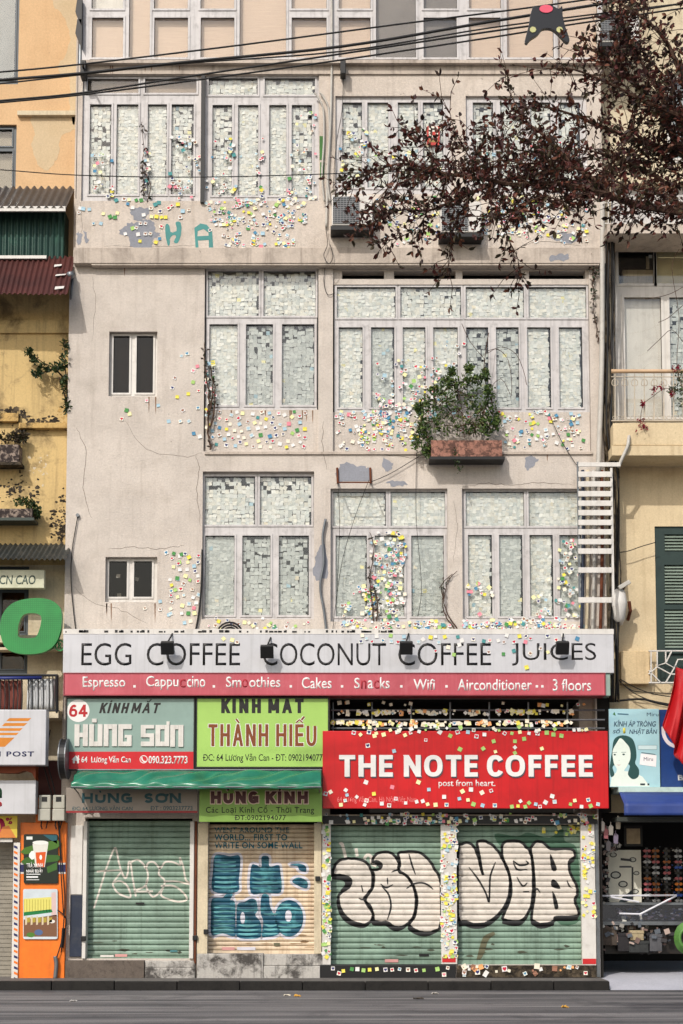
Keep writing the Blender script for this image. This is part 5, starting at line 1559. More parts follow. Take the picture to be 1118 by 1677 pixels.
# red flag
t = thing('red_flag', 'red cloth flag hanging in folds from a slanted pole at the right', 'flag', P(1125, 1100, RYW))
m = MB()
top = P(1107, 1093, -1.1); zb0 = P(1120, 1248, -1.1).z
TOPF = [(1107, 1093), (1126, 1098), (1150, 1106), (1180, 1114)]
BOTF = [(1087, 1186), (1094, 1208), (1104, 1222), (1107, 1240), (1116, 1252), (1140, 1256), (1172, 1250)]
def along(L, u):
    s = u * (len(L) - 1); i = min(int(s), len(L) - 2); f = s - i
    return (L[i][0] + (L[i + 1][0] - L[i][0]) * f, L[i][1] + (L[i + 1][1] - L[i][1]) * f)
def fl(u, w):
    a, b = along(TOPF, u ** 1.2), along(BOTF, u)
    yy = -1.1 + (.10 * math.sin(u * 15 + w * 1.2) + .03 * math.sin(u * 31)) * min(1, w * 2.5)
    px = a[0] + (b[0] - a[0]) * w + 3 * math.sin(w * 3.1) * (1 - u)
    q = P(px, a[1] + (b[1] - a[1]) * w, -1.1)
    return (q.x, yy, q.z)
m.sheet(fl, 60, 24)
o = m.build('cloth', paint('flag_red', (184, 14, 22), .6, .12), t, smooth=True); o.modifiers.new('t', 'SOLIDIFY').thickness = .004
m = MB(); m.tube([top + Vector((-.02, 0, .02)), P(1150, 1120, RYW)], .014, 8); m.build('pole', M['galv'], t)
# stall goods
SY = 0.95
t = thing('glasses_poster', 'white printed board with drawings of spectacles inside the stall', 'poster', P(1025, 1484, SY))
m = MB(); m.rbox((996, 1392, 1050, 1482), SY, SY + .03); m.build('board', flatmat('board_cream', (226, 222, 206), .5), t)
A = Art(t, SY)
ap = []
for (cx, cy, r_) in ((1008, 1433, 9), (1004, 1400, 6), (1036, 1408, 6), (1020, 1448, 8), (1042, 1430, 5), (1040, 1460, 6)):
    o_ = ellipse(cx, cy, r_, r_ * .7, 14); ap += [(o_, (40, 40, 44))]
A.multi(ap); A.multi([(ellipse(cx, cy, r_ * .72, r_ * .46, 14), (190, 190, 180)) for (cx, cy, r_) in ((1008, 1433, 9), (1004, 1400, 6), (1036, 1408, 6), (1020, 1448, 8), (1042, 1430, 5), (1040, 1460, 6))])
A.multi([([(1016, 1405), (1034, 1407), (1034, 1411), (1016, 1409)], (60, 60, 64)), ([(1014, 1418), (1034, 1418), (1034, 1421), (1014, 1421)], (80, 80, 84)), ([(1034, 1420), (1037, 1420), (1037, 1475), (1034, 1475)], (60, 60, 60)), ([(1018, 1470), (1034, 1458), (1034, 1474), (1010, 1482)], (40, 50, 54))])
t = thing('framed_picture', 'small tan picture above the spectacles board', 'picture', P(1035, 1388, SY + .05))
m = MB(); m.rbox((1022, 1352, 1052, 1386), SY + .05, SY + .09); m.build('frame', M['black'], t)
m = MB(); m.rbox((1026, 1357, 1048, 1382), SY + .046, SY + .0495); m.build('picture', flatmat('picture_tan', (200, 176, 140), .5, var=.4), t)
gl0 = MB()
for s_ in (-1, 1):
    gl0.tube([(s_ * .034 + .028 * math.cos(a * .785), 0, .022 * math.sin(a * .785)) for a in range(9)], .006, 5)
    gl0.face([(s_ * .034 + .026 * math.cos(a * .785), 0.002, .02 * math.sin(a * .785)) for a in range(8)])
gl0.tube([(-.01, 0, .008), (.01, 0, .008)], .005, 5)
for s_ in (-1, 1): gl0.tube([(s_ * .06, 0, .01), (s_ * .066, .10, .0)], .004, 4)
gmats = [flatmat('lens_' + n_, c_, .15) for n_, c_ in (('black', (30, 30, 34)), ('amber', (150, 84, 40)), ('rose', (170, 90, 96)), ('silver', (170, 170, 170)), ('blue', (40, 80, 160)), ('orange', (210, 120, 40)))]
gnames = ['black', 'amber', 'rose', 'silver', 'blue', 'orange']
gmesh = [gl0.mesh('sunglasses', g_) for g_ in gmats]
rkm = flatmat('rack_plastic', (60, 60, 64), .3)
rack_names = ('rack nearest the spectacles board', 'second rack from the spectacles board', 'third rack from the spectacles board', 'rightmost rack in the stall')
ordn = ['lowest', 'second lowest', 'third lowest', 'fourth lowest', 'fifth lowest', 'sixth lowest', 'seventh lowest', 'eighth lowest', 'ninth lowest', 'topmost']
for k, px in enumerate((1061, 1075, 1093, 1112)):
    base = P(px, 1480, SY - .1)
    t = thing('sunglasses_rack', 'tall dark sunglasses stand, ' + rack_names[k], 'display rack', base, 'sunglasses racks in the stall')
    zt = P(px, 1388, SY - .1).z
    m = MB(); m.box(base.x - .02, base.x + .02, base.y + .03, base.y + .07, base.z, zt); m.build('post', rkm, t)
    m = MB(); m.cyl((base.x, base.y + .05, base.z + .01), (0, 0, 1), .08, .02, 16); m.build('foot', rkm, t)
    for j in range(10):
        c_ = (j * 7 + k * 3 + j // 3) % 4 if k < 3 else (3, 4, 5, 5, 2, 0, 4, 2, 3, 3)[j]
        o = bpy.data.objects.new('sunglasses', gmesh[c_]); C.objects.link(o)
        o.location = (base.x, base.y - .0, base.z + .05 + (zt - base.z - .06) * j / 9.5)
        tag(o, ordn[j] + ' pair, with ' + gnames[c_] + ' lenses, on the ' + rack_names[k], 'sunglasses', 'sunglasses on the stall racks')
t = thing('display_counter', 'glass display counter full of spectacles in the dark stall', 'counter', P(1060, 1515, SY - .4))
m = MB(); m.rbox((984, 1478, 1190, 1482), SY - .45, SY + .5); m.rbox((984, 1509, 1190, 1515), SY - .45, SY + .5); m.build('shelf', M['galv'], t)
m = MB(); m.rbox((984, 1482.4, 1190, 1508.6), SY - .44, SY - .43); m.build('glass_front', glassmat('counter_glass', (.8, .82, .85, 1), .12), t)
m = MB(); m.rbox((990, 1515.5, 1190, 1562), SY - .2, SY + .5); m.build('cabinet', flatmat('cabinet_dark', (40, 36, 34), .4, dirt=(90, 70, 60), amt=.4), t)
m = MB(); rr = random.Random(8)
for _ in range(170):
    q = P(rr.uniform(1010, 1120), rr.uniform(1488, 1507), SY - .3 + rr.uniform(-.08, .2)); s_ = rr.uniform(.012, .03)
    m.box(q.x - s_, q.x + s_, q.y, q.y + .01, q.z - s_ * .5, q.z + s_ * .5, lin(rr.choice([(200, 200, 210), (60, 60, 90), (120, 120, 150), (40, 40, 44), (160, 140, 150), (40, 60, 120)])))
o = m.build('spectacles_stock', M['paper'], t); o['kind'] = 'stuff'
t = m = MB()
for k in range(5):
    m.tube([P(1124 + 18 * math.cos(a / 16 * 6.28) * (1 - .09 * k), 1536 + 24 * math.sin(a / 16 * 6.28) * (1 - .09 * k), SY - .7 - .03 * k) for a in range(17)], .03, 6)
tag(m.build('green_hose', flatmat('hose_green', (84, 130, 60), .5), smooth=True), 'coil of green hose leaning by the dark stall cabinet', 'hose')

m = MB()  # pale bars modelled in place of the diagonal reflection on the counter glass
for q in ([(985, 1467), (1108, 1466)], [(1107, 1467), (1046, 1498)], [(1000, 1469), (1046, 1477)], [(1014, 1496), (1050, 1497)]): m.tube(PL(q, SY - .5), .016, 6)
tag(m.build('metal_frame', flatmat('glint_pale', (222, 222, 230), .3)), 'pale bars standing in for the diagonal reflection across the glass counter', 'frame')
rr = random.Random(31)
for k, (r_, col, lb) in enumerate((((986, 1518, 1010, 1548), (84, 74, 66), 'brown cardboard box at the left end under the counter'), ((1012, 1528, 1030, 1558), (48, 46, 48), 'dark low box under the counter beside the brown one'), ((1032, 1524, 1054, 1540), (176, 160, 128), 'pale tan box stacked under the counter'),
                                   ((1030, 1541, 1062, 1560), (58, 60, 60), 'grey crate below the pale tan box'), ((1064, 1530, 1084, 1558), (88, 88, 92), 'light grey box at the right under the counter'))):
    x0, x1, z0, z1 = R(r_, SY - .45)
    m = MB(); m.box(x0, x1, SY - .45, SY - .22, z0, z1); m.box(x0 - .008, x1 + .008, SY - .46, SY - .21, z1 - .05, z1 + .002)
    o = m.build('storage_box', plaster('box_card_%d' % k if False else 'box_card', col, [c * .5 for c in col], .5, .3, 4, .2), bevel=.008)
    tag(o, lb, 'box')
for k, (px, py, col, lb) in enumerate(((986, 1352, (196, 190, 186), 'white'), (992, 1364, (150, 90, 96), 'dusky pink'), (1000, 1358, (210, 206, 200), 'cream'), (1008, 1372, (120, 110, 130), 'mauve'), (996, 1384, (70, 66, 70), 'black'), (1012, 1348, (186, 176, 160), 'tan'))):
    c = P(px, py, .05)
    m = MB(); m.prism([(c.x - .035, c.z - .09), (c.x + .03, c.z - .10), (c.x + .04, c.z + .04), (c.x + .012, c.z + .07), (c.x - .014, c.z + .07), (c.x - .036, c.z + .03)], .03, .075)
    m.tube([(c.x, .05, c.z + .06), (c.x, .05, c.z + .12)], .006, 5)
    tag(m.build('hanging_pouch', flatmat('pouch_' + lb.replace(' ', '_'), col, .4)), lb + ' pouch hanging at the left edge of the stall', 'pouch', 'pouches hanging at the stall edge')

rr = random.Random(53)
m = MB()
def speck(r_, n_, cols, smin, smax, Y0, Y1):
    for _ in range(n_):
        y_ = rr.uniform(Y0, Y1); q = P(rr.uniform(r_[0], r_[2]), rr.uniform(r_[1], r_[3]), y_); a_, b_ = rr.uniform(smin, smax), rr.uniform(smin, smax)
        an = rr.uniform(-.6, .6)
        m.obox(q, Vector((math.cos(an), 0, math.sin(an))), Vector((0, 1, 0)), Vector((-math.sin(an), 0, math.cos(an))), a_, .006, b_, lin(rr.choice(cols)))
gr_ = [(200, 198, 190), (150, 146, 140), (60, 58, 60), (40, 38, 40), (110, 90, 84), (180, 160, 150), (90, 96, 104)]
speck((984, 1345, 996, 1480), 70, gr_, .008, .035, .3, .9)
speck((1000, 1380, 1018, 1394), 20, gr_, .01, .04, .5, .8)
speck((1052, 1386, 1118, 1478), 110, gr_ + [(170, 80, 60), (60, 80, 140)], .006, .016, SY + .02, SY + .2)
speck((986, 1500, 1060, 1522), 50, gr_, .01, .04, SY - .5, SY - .2)
speck((986, 1520, 1100, 1560), 70, gr_[2:], .01, .05, SY - .5, SY - .24)
tag(m.build('stall_clutter', M['paper'], normals=False), 'jumble of small packets and eyewear boxes filling the dark stall', 'clutter', kind='stuff')

# ------------------------------------------------------------------ plants
LG = [lin(c) for c in ((52, 70, 34), (66, 86, 40), (40, 58, 32), (84, 100, 48), (46, 64, 40))]
LM = [lin(c) for c in ((88, 48, 42), (68, 40, 37), (108, 58, 47), (56, 40, 36), (120, 74, 54), (78, 68, 46), (92, 44, 40), (62, 44, 38), (66, 60, 42))]
def leaf(mb, p, d, L, W, col, rr):
    d = Vector(d).normalized()
    s = d.cross(Vector((rr.uniform(-1, 1), rr.uniform(-1, 1), rr.uniform(-1, 1))))
    if s.length < .05: s = d.cross(Vector((0, 1, .3)))
    s.normalize(); nrm = s.cross(d)
    c = p + d * L - nrm * W * .1
    up = nrm * W * .2
    mid = p + d * L * .55
    for k in (1, -1):
        b1 = p + d * L * .25 + s * (k * W * .40) + up * .8; b2 = p + d * L * .62 + s * (k * W * .46) + up
        mb.face([p, b1, b2, c, mid] if k > 0 else [p, mid, c, b2, b1], col)
def rdir(rr, z=0.0):
    v = Vector((rr.gauss(0, 1), rr.gauss(0, 1), rr.gauss(0, 1) + z))
    return v.normalized()
def bush(blobs, n, Y, pal, L, rr, mb, stems=None):
    """blobs: (px, py, rx_px, ry_px); leaf clumps through the volume"""
    for _ in range(n):
        b = rr.choice(blobs)
        v = rdir(rr); r = rr.random() ** .4
        q = P(b[0], b[1], Y)
        k = (Y - CAMY) / F
        c = q + Vector((v.x * b[2] * k * r, v.y * b[2] * k * .7 * r, v.z * b[3] * k * r))
        if stems is not None and rr.random() < .25: stems.tube([q, q.lerp(c, .5) + Vector((0, 0, .03)), c], .005, 4)
        for _k in range(rr.randint(2, 4)):
            leaf(mb, c + rdir(rr) * .02, rdir(rr, .1), L * rr.uniform(.6, 1.2), L * rr.uniform(.4, .6), rr.choice(pal), rr)
LB = [lin(c) for c in ((74, 98, 46), (92, 116, 56), (58, 80, 42), (112, 130, 66), (66, 88, 48))]
rr = random.Random(21)
# wall plant, left
t = thing('wall_plant', 'leafy plant growing out of the ochre wall beside the house corner', 'plant', P(113, 690, .2))
lm, sm_ = MB(), MB()
for q in ([(113, 690), (110, 640), (108, 600), (108, 560)], [(109, 625), (92, 606), (70, 596), (48, 580)], [(108, 600), (85, 606), (62, 618)], [(112, 670), (104, 640), (98, 620)]):
    sm_.tube([v + Vector((0, -.05 * i, 0)) for i, v in enumerate(PL(q, .15))], [.02, .012, .008, .005][:len(q)], 6)
bush([(108, 565, 6, 12), (106, 590, 10, 12), (98, 602, 12, 9), (84, 604, 12, 9), (70, 600, 11, 9), (55, 588, 9, 9), (47, 576, 5, 6), (60, 612, 8, 6), (104, 622, 9, 12), (107, 645, 7, 12), (110, 668, 5, 10)], 190, .02, LG[:3] + LG[4:], .075, rr, lm)
sm_.build('stem', M['bark'], t, smooth=True); lm.build('foliage', M['leaf'], t, normals=False)
# planters on the ochre house
def planter(name, label, r, Y, depth, mat, cat='planter', lip=None):
    x0, x1, z0, z1 = R(r, Y)
    t = thing(name, label, cat, ((x0 + x1) / 2, Y + depth, z0))
    m = MB(); w = .025
    m.box(x0, x1, Y, Y + w, z0, z1); m.box(x0, x1, Y + depth - w, Y + depth, z0, z1); m.box(x0, x0 + w, Y + w + .001, Y + depth - w - .001, z0, z1); m.box(x1 - w, x1, Y + w + .001, Y + depth - w - .001, z0, z1)
    m.build('box', mat, t)
    m = MB(); m.box(x0 + w, x1 - w, Y + w + .001, Y + depth - w - .001, z0 + .01, z1 - .04); m.build('soil', M['mould'], t)
    if lip:
        m = MB(); m.box(x0 - .03, x1 + .04, Y - .03, Y + depth, z0 - .05, z0 - .002); m.build('tray', lip, t)
    return t
tile = plaster('mottled_tile', (150, 134, 122), (44, 36, 36), .95, .6, 7, .6, .44, .52)
planter('tiled_planter', 'tiled planter box on the ochre wall, upper of the two', (-60, 728, 31, 757), -.02, .25, tile, lip=M['mould'])
planter('tiled_planter', 'tiled planter box on the ochre wall, lower of the two with green plant', (-60, 833, 52, 848), -.12, .34, tile, lip=flatmat('green_tray', (58, 68, 62), .6))
lm = MB(); bush([(5, 718, 14, 12), (25, 716, 12, 10), (38, 716, 8, 7)], 110, .08, [lin((70, 58, 44)), lin((54, 46, 36)), lin((90, 76, 56)), lin((58, 60, 36))], .07, rr, lm)
tag(lm.build('dry_plant', M['leaf'], normals=False), 'dry brown plant in the upper tiled planter', 'plant')
lm = MB(); bush([(38, 822, 12, 8), (54, 830, 10, 9), (60, 838, 6, 10)], 90, 0, LG, .07, rr, lm)
tag(lm.build('green_plant', M['leaf'], normals=False), 'small green plant in the lower tiled planter', 'plant')
# brick planter with bush on the facade
planter('brick_planter', 'long brick planter box on the facade under the notes', (706, 721, 822, 748), -.32, .31, M['terracotta'], lip=M['black'])
t = thing('planter_bush', 'bushy green shrub with bare arching twigs in the brick planter', 'plant', P(760, 716, -.2))
lm, sm_ = MB(), MB()
bush([(690, 690, 10, 24), (684, 725, 9, 18), (806, 668, 10, 30), (800, 640, 10, 14), (730, 626, 14, 10), (782, 622, 16, 8), (748, 640, 34, 22), (772, 650, 26, 26), (725, 660, 28, 24), (752, 672, 40, 30), (712, 690, 26, 22), (790, 680, 16, 26), (745, 700, 46, 16), (684, 668, 8, 10), (712, 640, 10, 10), (812, 690, 8, 16), (700, 736, 8, 12), (768, 604, 6, 8), (740, 610, 5, 8), (795, 612, 6, 12), (700, 720, 12, 22), (718, 738, 8, 12), (780, 700, 22, 14), (700, 660, 14, 16), (688, 708, 12, 18), (735, 635, 22, 16), (800, 700, 14, 22), (765, 625, 24, 12)], 1050, -.22, LB, .066, rr, lm, sm_)
bush([(752, 768, 5, 6), (744, 740, 6, 8), (748, 756, 4, 6)], 18, -.34, LG, .05, rr, lm)
for q in ([(775, 716), (782, 680), (798, 650), (792, 610), (796, 570), (800, 545)], [(796, 580), (820, 568), (845, 580), (858, 610), (862, 630)], [(797, 575), (815, 572), (832, 590), (838, 630), (836, 650)], [(795, 590), (770, 560), (756, 530)], [(798, 640), (820, 620), (835, 645)], [(750, 716), (740, 680), (700, 650), (672, 640)], [(760, 716), (756, 670), (748, 630)]):
    w_ = [.02, .014, .010, .008, .006, .005][:len(q)]
    sm_.tube(spline([tuple(v) for v in PL(q, -.22)], False, 3), .007 if len(q) > 5 else .005, 5)
sm_.build('stem', M['bark'], t); lm.build('foliage', M['leaf'], t, normals=False)
# bougainvillea on the right balcony
t = thing('bougainvillea', 'bougainvillea with dark red flowers spilling over the cream balcony railing', 'plant', P(1110, 690, -.2))
lm, fm_, sm_ = MB(), MB(), MB()
bush([(1112, 620, 10, 22), (1102, 640, 8, 10), (1118, 650, 14, 20)], 90, -.3, LG, .05, rr, lm)
bush([(1110, 600, 12, 6), (1086, 633, 8, 5), (1070, 640, 5, 5), (1050, 690, 8, 5), (1044, 702, 8, 4), (1108, 602, 10, 5), (1100, 645, 5, 5), (1056, 700, 5, 4), (1052, 661, 3, 4)], 60, -.4, [lin((150, 24, 50)), lin((110, 18, 40)), lin((170, 40, 66))], .05, rr, fm_)
for q in ([(1118, 640), (1090, 636), (1068, 650), (1052, 665), (1048, 700)], [(1118, 560), (1100, 540), (1080, 556), (1060, 575)], [(1118, 500), (1095, 520), (1078, 528)], [(1118, 470), (1100, 480), (1080, 486), (1056, 490)], [(1120, 640), (1108, 600), (1112, 520), (1100, 440), (1112, 408)]):
    sm_.tube(PL(spline(q, False, 3), -.36), .005, 4)
sm_.build('stem', M['bark'], t); lm.build('foliage', M['leaf'], t, normals=False); fm_.build('flowers', M['leaf'], t, normals=False)
# dry vines by the windows
def vine(label, paths, Y, r, leaves, seed):
    rr = random.Random(seed)
    t = thing('dry_vine', label, 'vine', P(paths[0][0][0], paths[0][0][1], Y), 'dry vines on the facade')
    m, l = MB(), MB()
    for q in paths:
        pp = []
        for p in spline(q, False, 5): pp.append(P(p[0] + rr.uniform(-1.2, 1.2), p[1], Y - rr.uniform(0, .03)))
        m.tube(pp, [r * (1 - .6 * i / len(pp)) for i in range(len(pp))], 5)
        for p in pp[1:]:
            if rr.random() < leaves:
                for _ in range(3): leaf(l, p + rdir(rr) * .03, rdir(rr), .07, .04, rr.choice([lin((60, 50, 44)), lin((90, 80, 72)), lin((44, 60, 36)), lin((120, 110, 100))]), rr)
    m.build('stem', M['bark'], t)
    if l.f: l.build('foliage', M['leaf'], t, normals=False)
vine('dark dry vine climbing the left edge of the third floor window', [[(345, 736), (340, 700), (342, 650), (336, 600), (334, 560)], [(342, 680), (348, 640), (345, 600)], [(344, 700), (352, 660), (350, 620)]], 0.0, .018, .55, 1)
vine('thin bare twigs forking up the pier between the lower windows', [[(752, 1034), (735, 1010), (727, 985), (735, 950), (748, 935)], [(727, 985), (722, 960), (740, 940)], [(745, 1030), (726, 1000), (726, 960)]], -.02, .012, .1, 2)
vine('leafy vine trailing between the sashes of the top left window', [[(236, 326), (234, 300), (233, 270), (235, 240), (231, 200)], [(240, 330), (246, 300), (234, 280)]], UY - .01, .010, .5, 3)
vine('tangled vine with green notes on the lower middle window', [[(612, 1020), (608, 980), (606, 940), (612, 900), (605, 872)], [(616, 1020), (618, 980), (610, 960)]], .04, .012, .4, 4)
vine('brown tangle of dry creeper at the right end of the vent strip', [[(972, 480), (970, 455), (974, 430), (968, 420)], [(980, 560), (974, 520), (972, 480)], [(966, 440), (976, 446), (972, 460)]], -.06, .010, .7, 5)

# ------------------------------------------------------------------ foreground tree
TY = -12.0
tree = thing('red_leaf_tree', 'tree with dark red leaves reaching in from the right', 'tree', P(1560, 1700, TY).x and Vector((P(1520, 900, TY).x, TY, ZR)))
tb = Vector((P(1520, 900, TY).x, TY, ZR))
trunk, br, cr = MB(), MB(), MB()
fork = P(1500, 500, TY)
trunk.tube([tb, tb + Vector((.05, 0, 2)), tb + Vector((-.05, .05, 4.2)), fork], [.24, .2, .17, .15], 12)
trunk.tube([fork, P(1400, 100, TY + .3), P(1380, -300, TY + .5)], [.14, .10, .05], 10)
rr = random.Random(12)
E = lambda x, y, d=0: (x, y, d)
limbs = [  # (points px,py,depth offset), start radius, end radius, sprout density
    ([(1500, 500, 0), (1300, 395, .2), (1180, 362, .1), (1118, 348, 0), (1055, 338, 0), (1001, 321, -.1), (980, 300, -.1), (940, 272, 0), (894, 225, .1), (866, 204, .2), (842, 190, .2)], .046, .006, 1.3),
    ([(1001, 321, -.1), (964, 312, -.2), (930, 304, -.2), (894, 300, -.3), (840, 302, -.3), (790, 293, -.3), (723, 283, -.2), (660, 268, -.2), (610, 282, -.2), (566, 300, -.2)], .03, .004, 1.5),
    ([(940, 272, 0), (880, 286, .2), (830, 294, .2), (780, 312, .3), (740, 330, .3), (700, 345, .3), (650, 345, .3), (600, 372, .3)], .025, .004, 1.5),
    ([(1300, 395, .2), (1180, 300, .3), (1118, 250, .3), (1080, 180, .3), (1020, 120, .2), (975, 84, .2), (945, 78, .2)], .05, .006, 1.1),
    ([(1118, 250, .3), (1050, 232, .4), (980, 205, .4), (920, 182, .4), (872, 172, .4)], .025, .005, 1.3),
    ([(1180, 300, .3), (1140, 200, -.3), (1110, 110, -.4), (1085, 60, -.4), (1040, 20, -.4), (985, -10, -.4)], .03, .006, 1.15),
    ([(1140, 200, -.3), (1060, 168, -.3), (1000, 138, -.2), (940, 114, -.2), (894, 112, -.2)], .02, .004, 1.15),
    ([(830, 294, .2), (818, 340, .2), (832, 390, .2), (848, 425, .2), (846, 462, .2)], .007, .003, .7),
    ([(780, 312, .3), (748, 360, .3), (738, 400, .3), (732, 452, .3)], .007, .003, .6),
    ([(894, 300, -.3), (862, 330, -.3), (820, 352, -.3), (760, 354, -.2)], .010, .004, .9),
    ([(723, 283, -.2), (704, 250, -.2), (680, 222, -.2), (656, 208, -.2)], .007, .003, 1.1),
    ([(790, 293, -.3), (764, 250, -.2), (744, 212, -.2), (736, 182, -.1)], .008, .003, 1.1),
    ([(1118, 348, 0), (1088, 300, .1), (1044, 272, .2), (1000, 258, .2), (950, 240, .2)], .022, .004, 1.25),
    ([(980, 300, -.1), (1004, 262, -.2), (1034, 216, -.2), (1040, 180, -.2)], .014, .004, 1.2),
    ([(1180, 362, .1), (1150, 280, -.2), (1118, 215, -.2), (1060, 120, -.1), (1030, 60, -.1), (1010, 20, -.1)], .025, .005, 1.15),
    ([(940, 272, 0), (900, 250, .3), (850, 246, .3), (812, 228, .2), (790, 216, .2)], .010, .003, 1.4),
    ([(1118, 348, 0), (1092, 352, .2), (1060, 348, .2), (1000, 352, .2)], .01, .003, .9),
    ([(660, 268, -.2), (640, 300, -.2), (618, 330, -.2), (590, 350, -.2)], .006, .003, 1.1),
    ([(700, 345, .3), (684, 372, .3), (650, 390, .3), (614, 398, .3)], .006, .003, .9),
    ([(866, 204, .2), (850, 180, .2), (834, 150, .2), (830, 120, .2)], .007, .003, .9),
    ([(1180, 362, .1), (1160, 120, .2), (1150, 0, .2), (1120, -60, .2)], .03, .008, 1.1),
    ([(1020, 120, .2), (1010, 80, .3), (1030, 40, .3), (1040, -10, .3)], .01, .004, 1.5),
    ([(1050, 232, .4), (1030, 270, .4), (990, 286, .3), (930, 320, .2), (900, 345, .2)], .010, .003, 1.3),
]
limbs += [
    ([(1300, 395, .2), (1210, 330, .5), (1150, 300, .5), (1100, 280, .5), (1060, 250, .5)], .02, .004, 1.4),
    ([(1180, 362, .1), (1140, 345, -.4), (1090, 322, -.4), (1040, 312, -.4), (1000, 292, -.4)], .014, .004, 1.3),
    ([(1180, 362, .1), (1140, 240, .1), (1110, 160, .1), (1075, 110, .1), (1050, 90, .1)], .016, .004, 1.2),
    ([(964, 312, -.2), (930, 330, -.4), (890, 322, -.4), (850, 335, -.4), (800, 330, -.4)], .01, .003, 1.2),
    ([(926, 267, 0), (905, 262, -.4), (860, 268, -.4), (820, 262, -.4), (770, 275, -.4), (720, 268, -.4), (680, 288, -.4)], .01, .003, 1.3),
]
k_ = 13.0 / F
for pts, r0, r1, dens in limbs:
    w = [P(x, y, TY + d) for x, y, d in pts]
    sp = [Vector(v) for v in spline([tuple(v) for v in w], False, 4)]
    n = len(sp)
    br.tube(sp, [r0 + (r1 - r0) * i / (n - 1) for i in range(n)], 6)
    for i in range(1, n):
        seg = (sp[i] - sp[i - 1]); d0 = seg.normalized()
        if pts[0][0] > 1250 and sp[i].x > P(1190, 300, TY).x: continue
        cnt = seg.length / .025 * dens * (1.25 if sp[i].x > P(980, 100, TY).x and sp[i].z > P(980, 260, TY).z else 1)
        cnt = int(cnt) + (rr.random() < cnt % 1)
        for _ in range(cnt):
            p = sp[i - 1].lerp(sp[i], rr.random())
            d = (d0 * .6 + rdir(rr, -.12)).normalized()
            L = rr.uniform(.08, .36)
            q1_ = p + d * L * .5 + Vector((0, 0, rr.uniform(-.02, .02)))
            q2_ = q1_ + (d + rdir(rr, -.35) * .5).normalized() * L * .5
            br.tube([p, q1_, q2_], [.0035, .003, .002], 4)
            for _j in range(rr.randint(3, 6)):
                s_ = rr.random()
                pp = p.lerp(q1_, s_ * 2) if s_ < .5 else q1_.lerp(q2_, s_ * 2 - 1)
                leaf(cr, pp, (d * .5 + rdir(rr, -.25)), rr.uniform(.038, .070), rr.uniform(.020, .034), rr.choice(LM), rr)
            for _j in range(2): leaf(cr, q2_, (d + rdir(rr) * .7), rr.uniform(.044, .08), rr.uniform(.024, .04), rr.choice(LM), rr)
trunk.build('trunk', M['bark'], tree, smooth=True)
br.build('branches', M['bark'], tree, normals=False)
cr.build('crown', M['leaf'], tree, normals=False)

# ------------------------------------------------------------------ cables
def cable(name, label, pts, Ys, r=.012, grp=None, cat='cable', mat=None):
    q = [P(p[0], p[1], Ys if not isinstance(Ys, (list, tuple)) else Ys[i]) for i, p in enumerate(pts)]
    m = MB(); m.tube(spline([tuple(v) for v in q], False, 6), r, 6)
    return tag(m.build(name, mat or M['rubber'], smooth=True), label, cat, grp)
CG = 'overhead cables crossing the top floors'
cable('overhead_cable', 'topmost thin overhead cable rising to the right', [(-60, 122), (0, 118), (135, 105), (400, 73), (650, 40), (900, 8), (1200, -36)], -8.0, .010, CG)
cable('overhead_cable', 'thick overhead cable just under the topmost one, carrying the black kite', [(-60, 136), (0, 131), (135, 120), (300, 102), (560, 76), (800, 36), (1000, 4), (1200, -28)], -8.05, .016, CG)
cable('overhead_cable', 'thin overhead cable running close beneath the thick one', [(-60, 141), (0, 137), (135, 122), (300, 104), (560, 84), (800, 46), (1000, 20), (1200, -4)], -7.95, .009, CG)
cable('overhead_cable', 'upper of the two lower paired overhead cables', [(-60, 172), (0, 165), (135, 152), (330, 122), (560, 88), (800, 52), (1000, 24), (1200, -8)], -8.1, .011, CG)
cable('overhead_cable', 'lowest paired overhead cable meeting its twin at left', [(-60, 174), (0, 168), (135, 155), (330, 130), (560, 98), (800, 62), (950, 38), (1200, 2)], -8.0, .010, CG)
cable('drop_wire', 'thin single wire sagging across the top floor windows', [(-60, 276), (0, 278), (130, 287), (330, 290), (560, 284), (760, 276), (960, 262), (1200, 240)], -7.2, .006)
t = thing('cable_bracket', 'black cable clamp on the top left corner of the house', 'bracket', P(136, 120, -.2))
m = MB(); m.rbox((131, 98, 140, 124), -.35, -.15); m.build('clamp', M['black'], t, bevel=.01)
m = MB(); m.tube([P(136, 110, -.36), P(136, 104, -.6)], .02, 6); m.build('arm', M['black'], t)
t = thing('cable_bracket', 'black cable clamp between the top floor windows', 'bracket', P(562, 118, -.2))
m = MB(); m.rbox((557, 98, 566, 120), -.35, -.15); m.build('clamp', M['black'], t, bevel=.01)
# black winged kite caught on the cables (plain)
KYY = -8.2
t = thing('black_kite', 'black winged toy kite with a pink oval patch caught on the cables', 'kite', P(895, 68, KYY))
m = MB(); kp = [(873, 12), (882, 13), (892, 9), (904, 11), (914, 16), (920, 12), (921, 28), (925, 45), (932, 66), (929, 71), (924, 69), (914, 58), (902, 49), (888, 49), (880, 58), (868, 66), (863, 72), (859, 69), (862, 56), (866, 40), (868, 26)]
m.prism(XZ(spline(kp, True, 3), KYY), KYY - .025, KYY + .03); o = m.build('body', paint('black_foil', (20, 22, 28), .35), t, bevel=.012)
m = MB(); m.prism(XZ(ellipse(893.5, 17, 11, 6.5, 18), KYY), KYY - .034, KYY - .0305); m.build('pink_patch', flatmat('kite_pink', (222, 84, 108), .4), t)
for cx in (872, 915.5):
    m = MB(); m.prism(XZ(ellipse(cx, 51, 5.5, 5, 7), KYY), KYY - .034, KYY - .0305); m.build('wing_patch', flatmat('kite_patch', (190, 190, 130), .4, dirt=(200, 90, 90), amt=.8, scale=12), t)
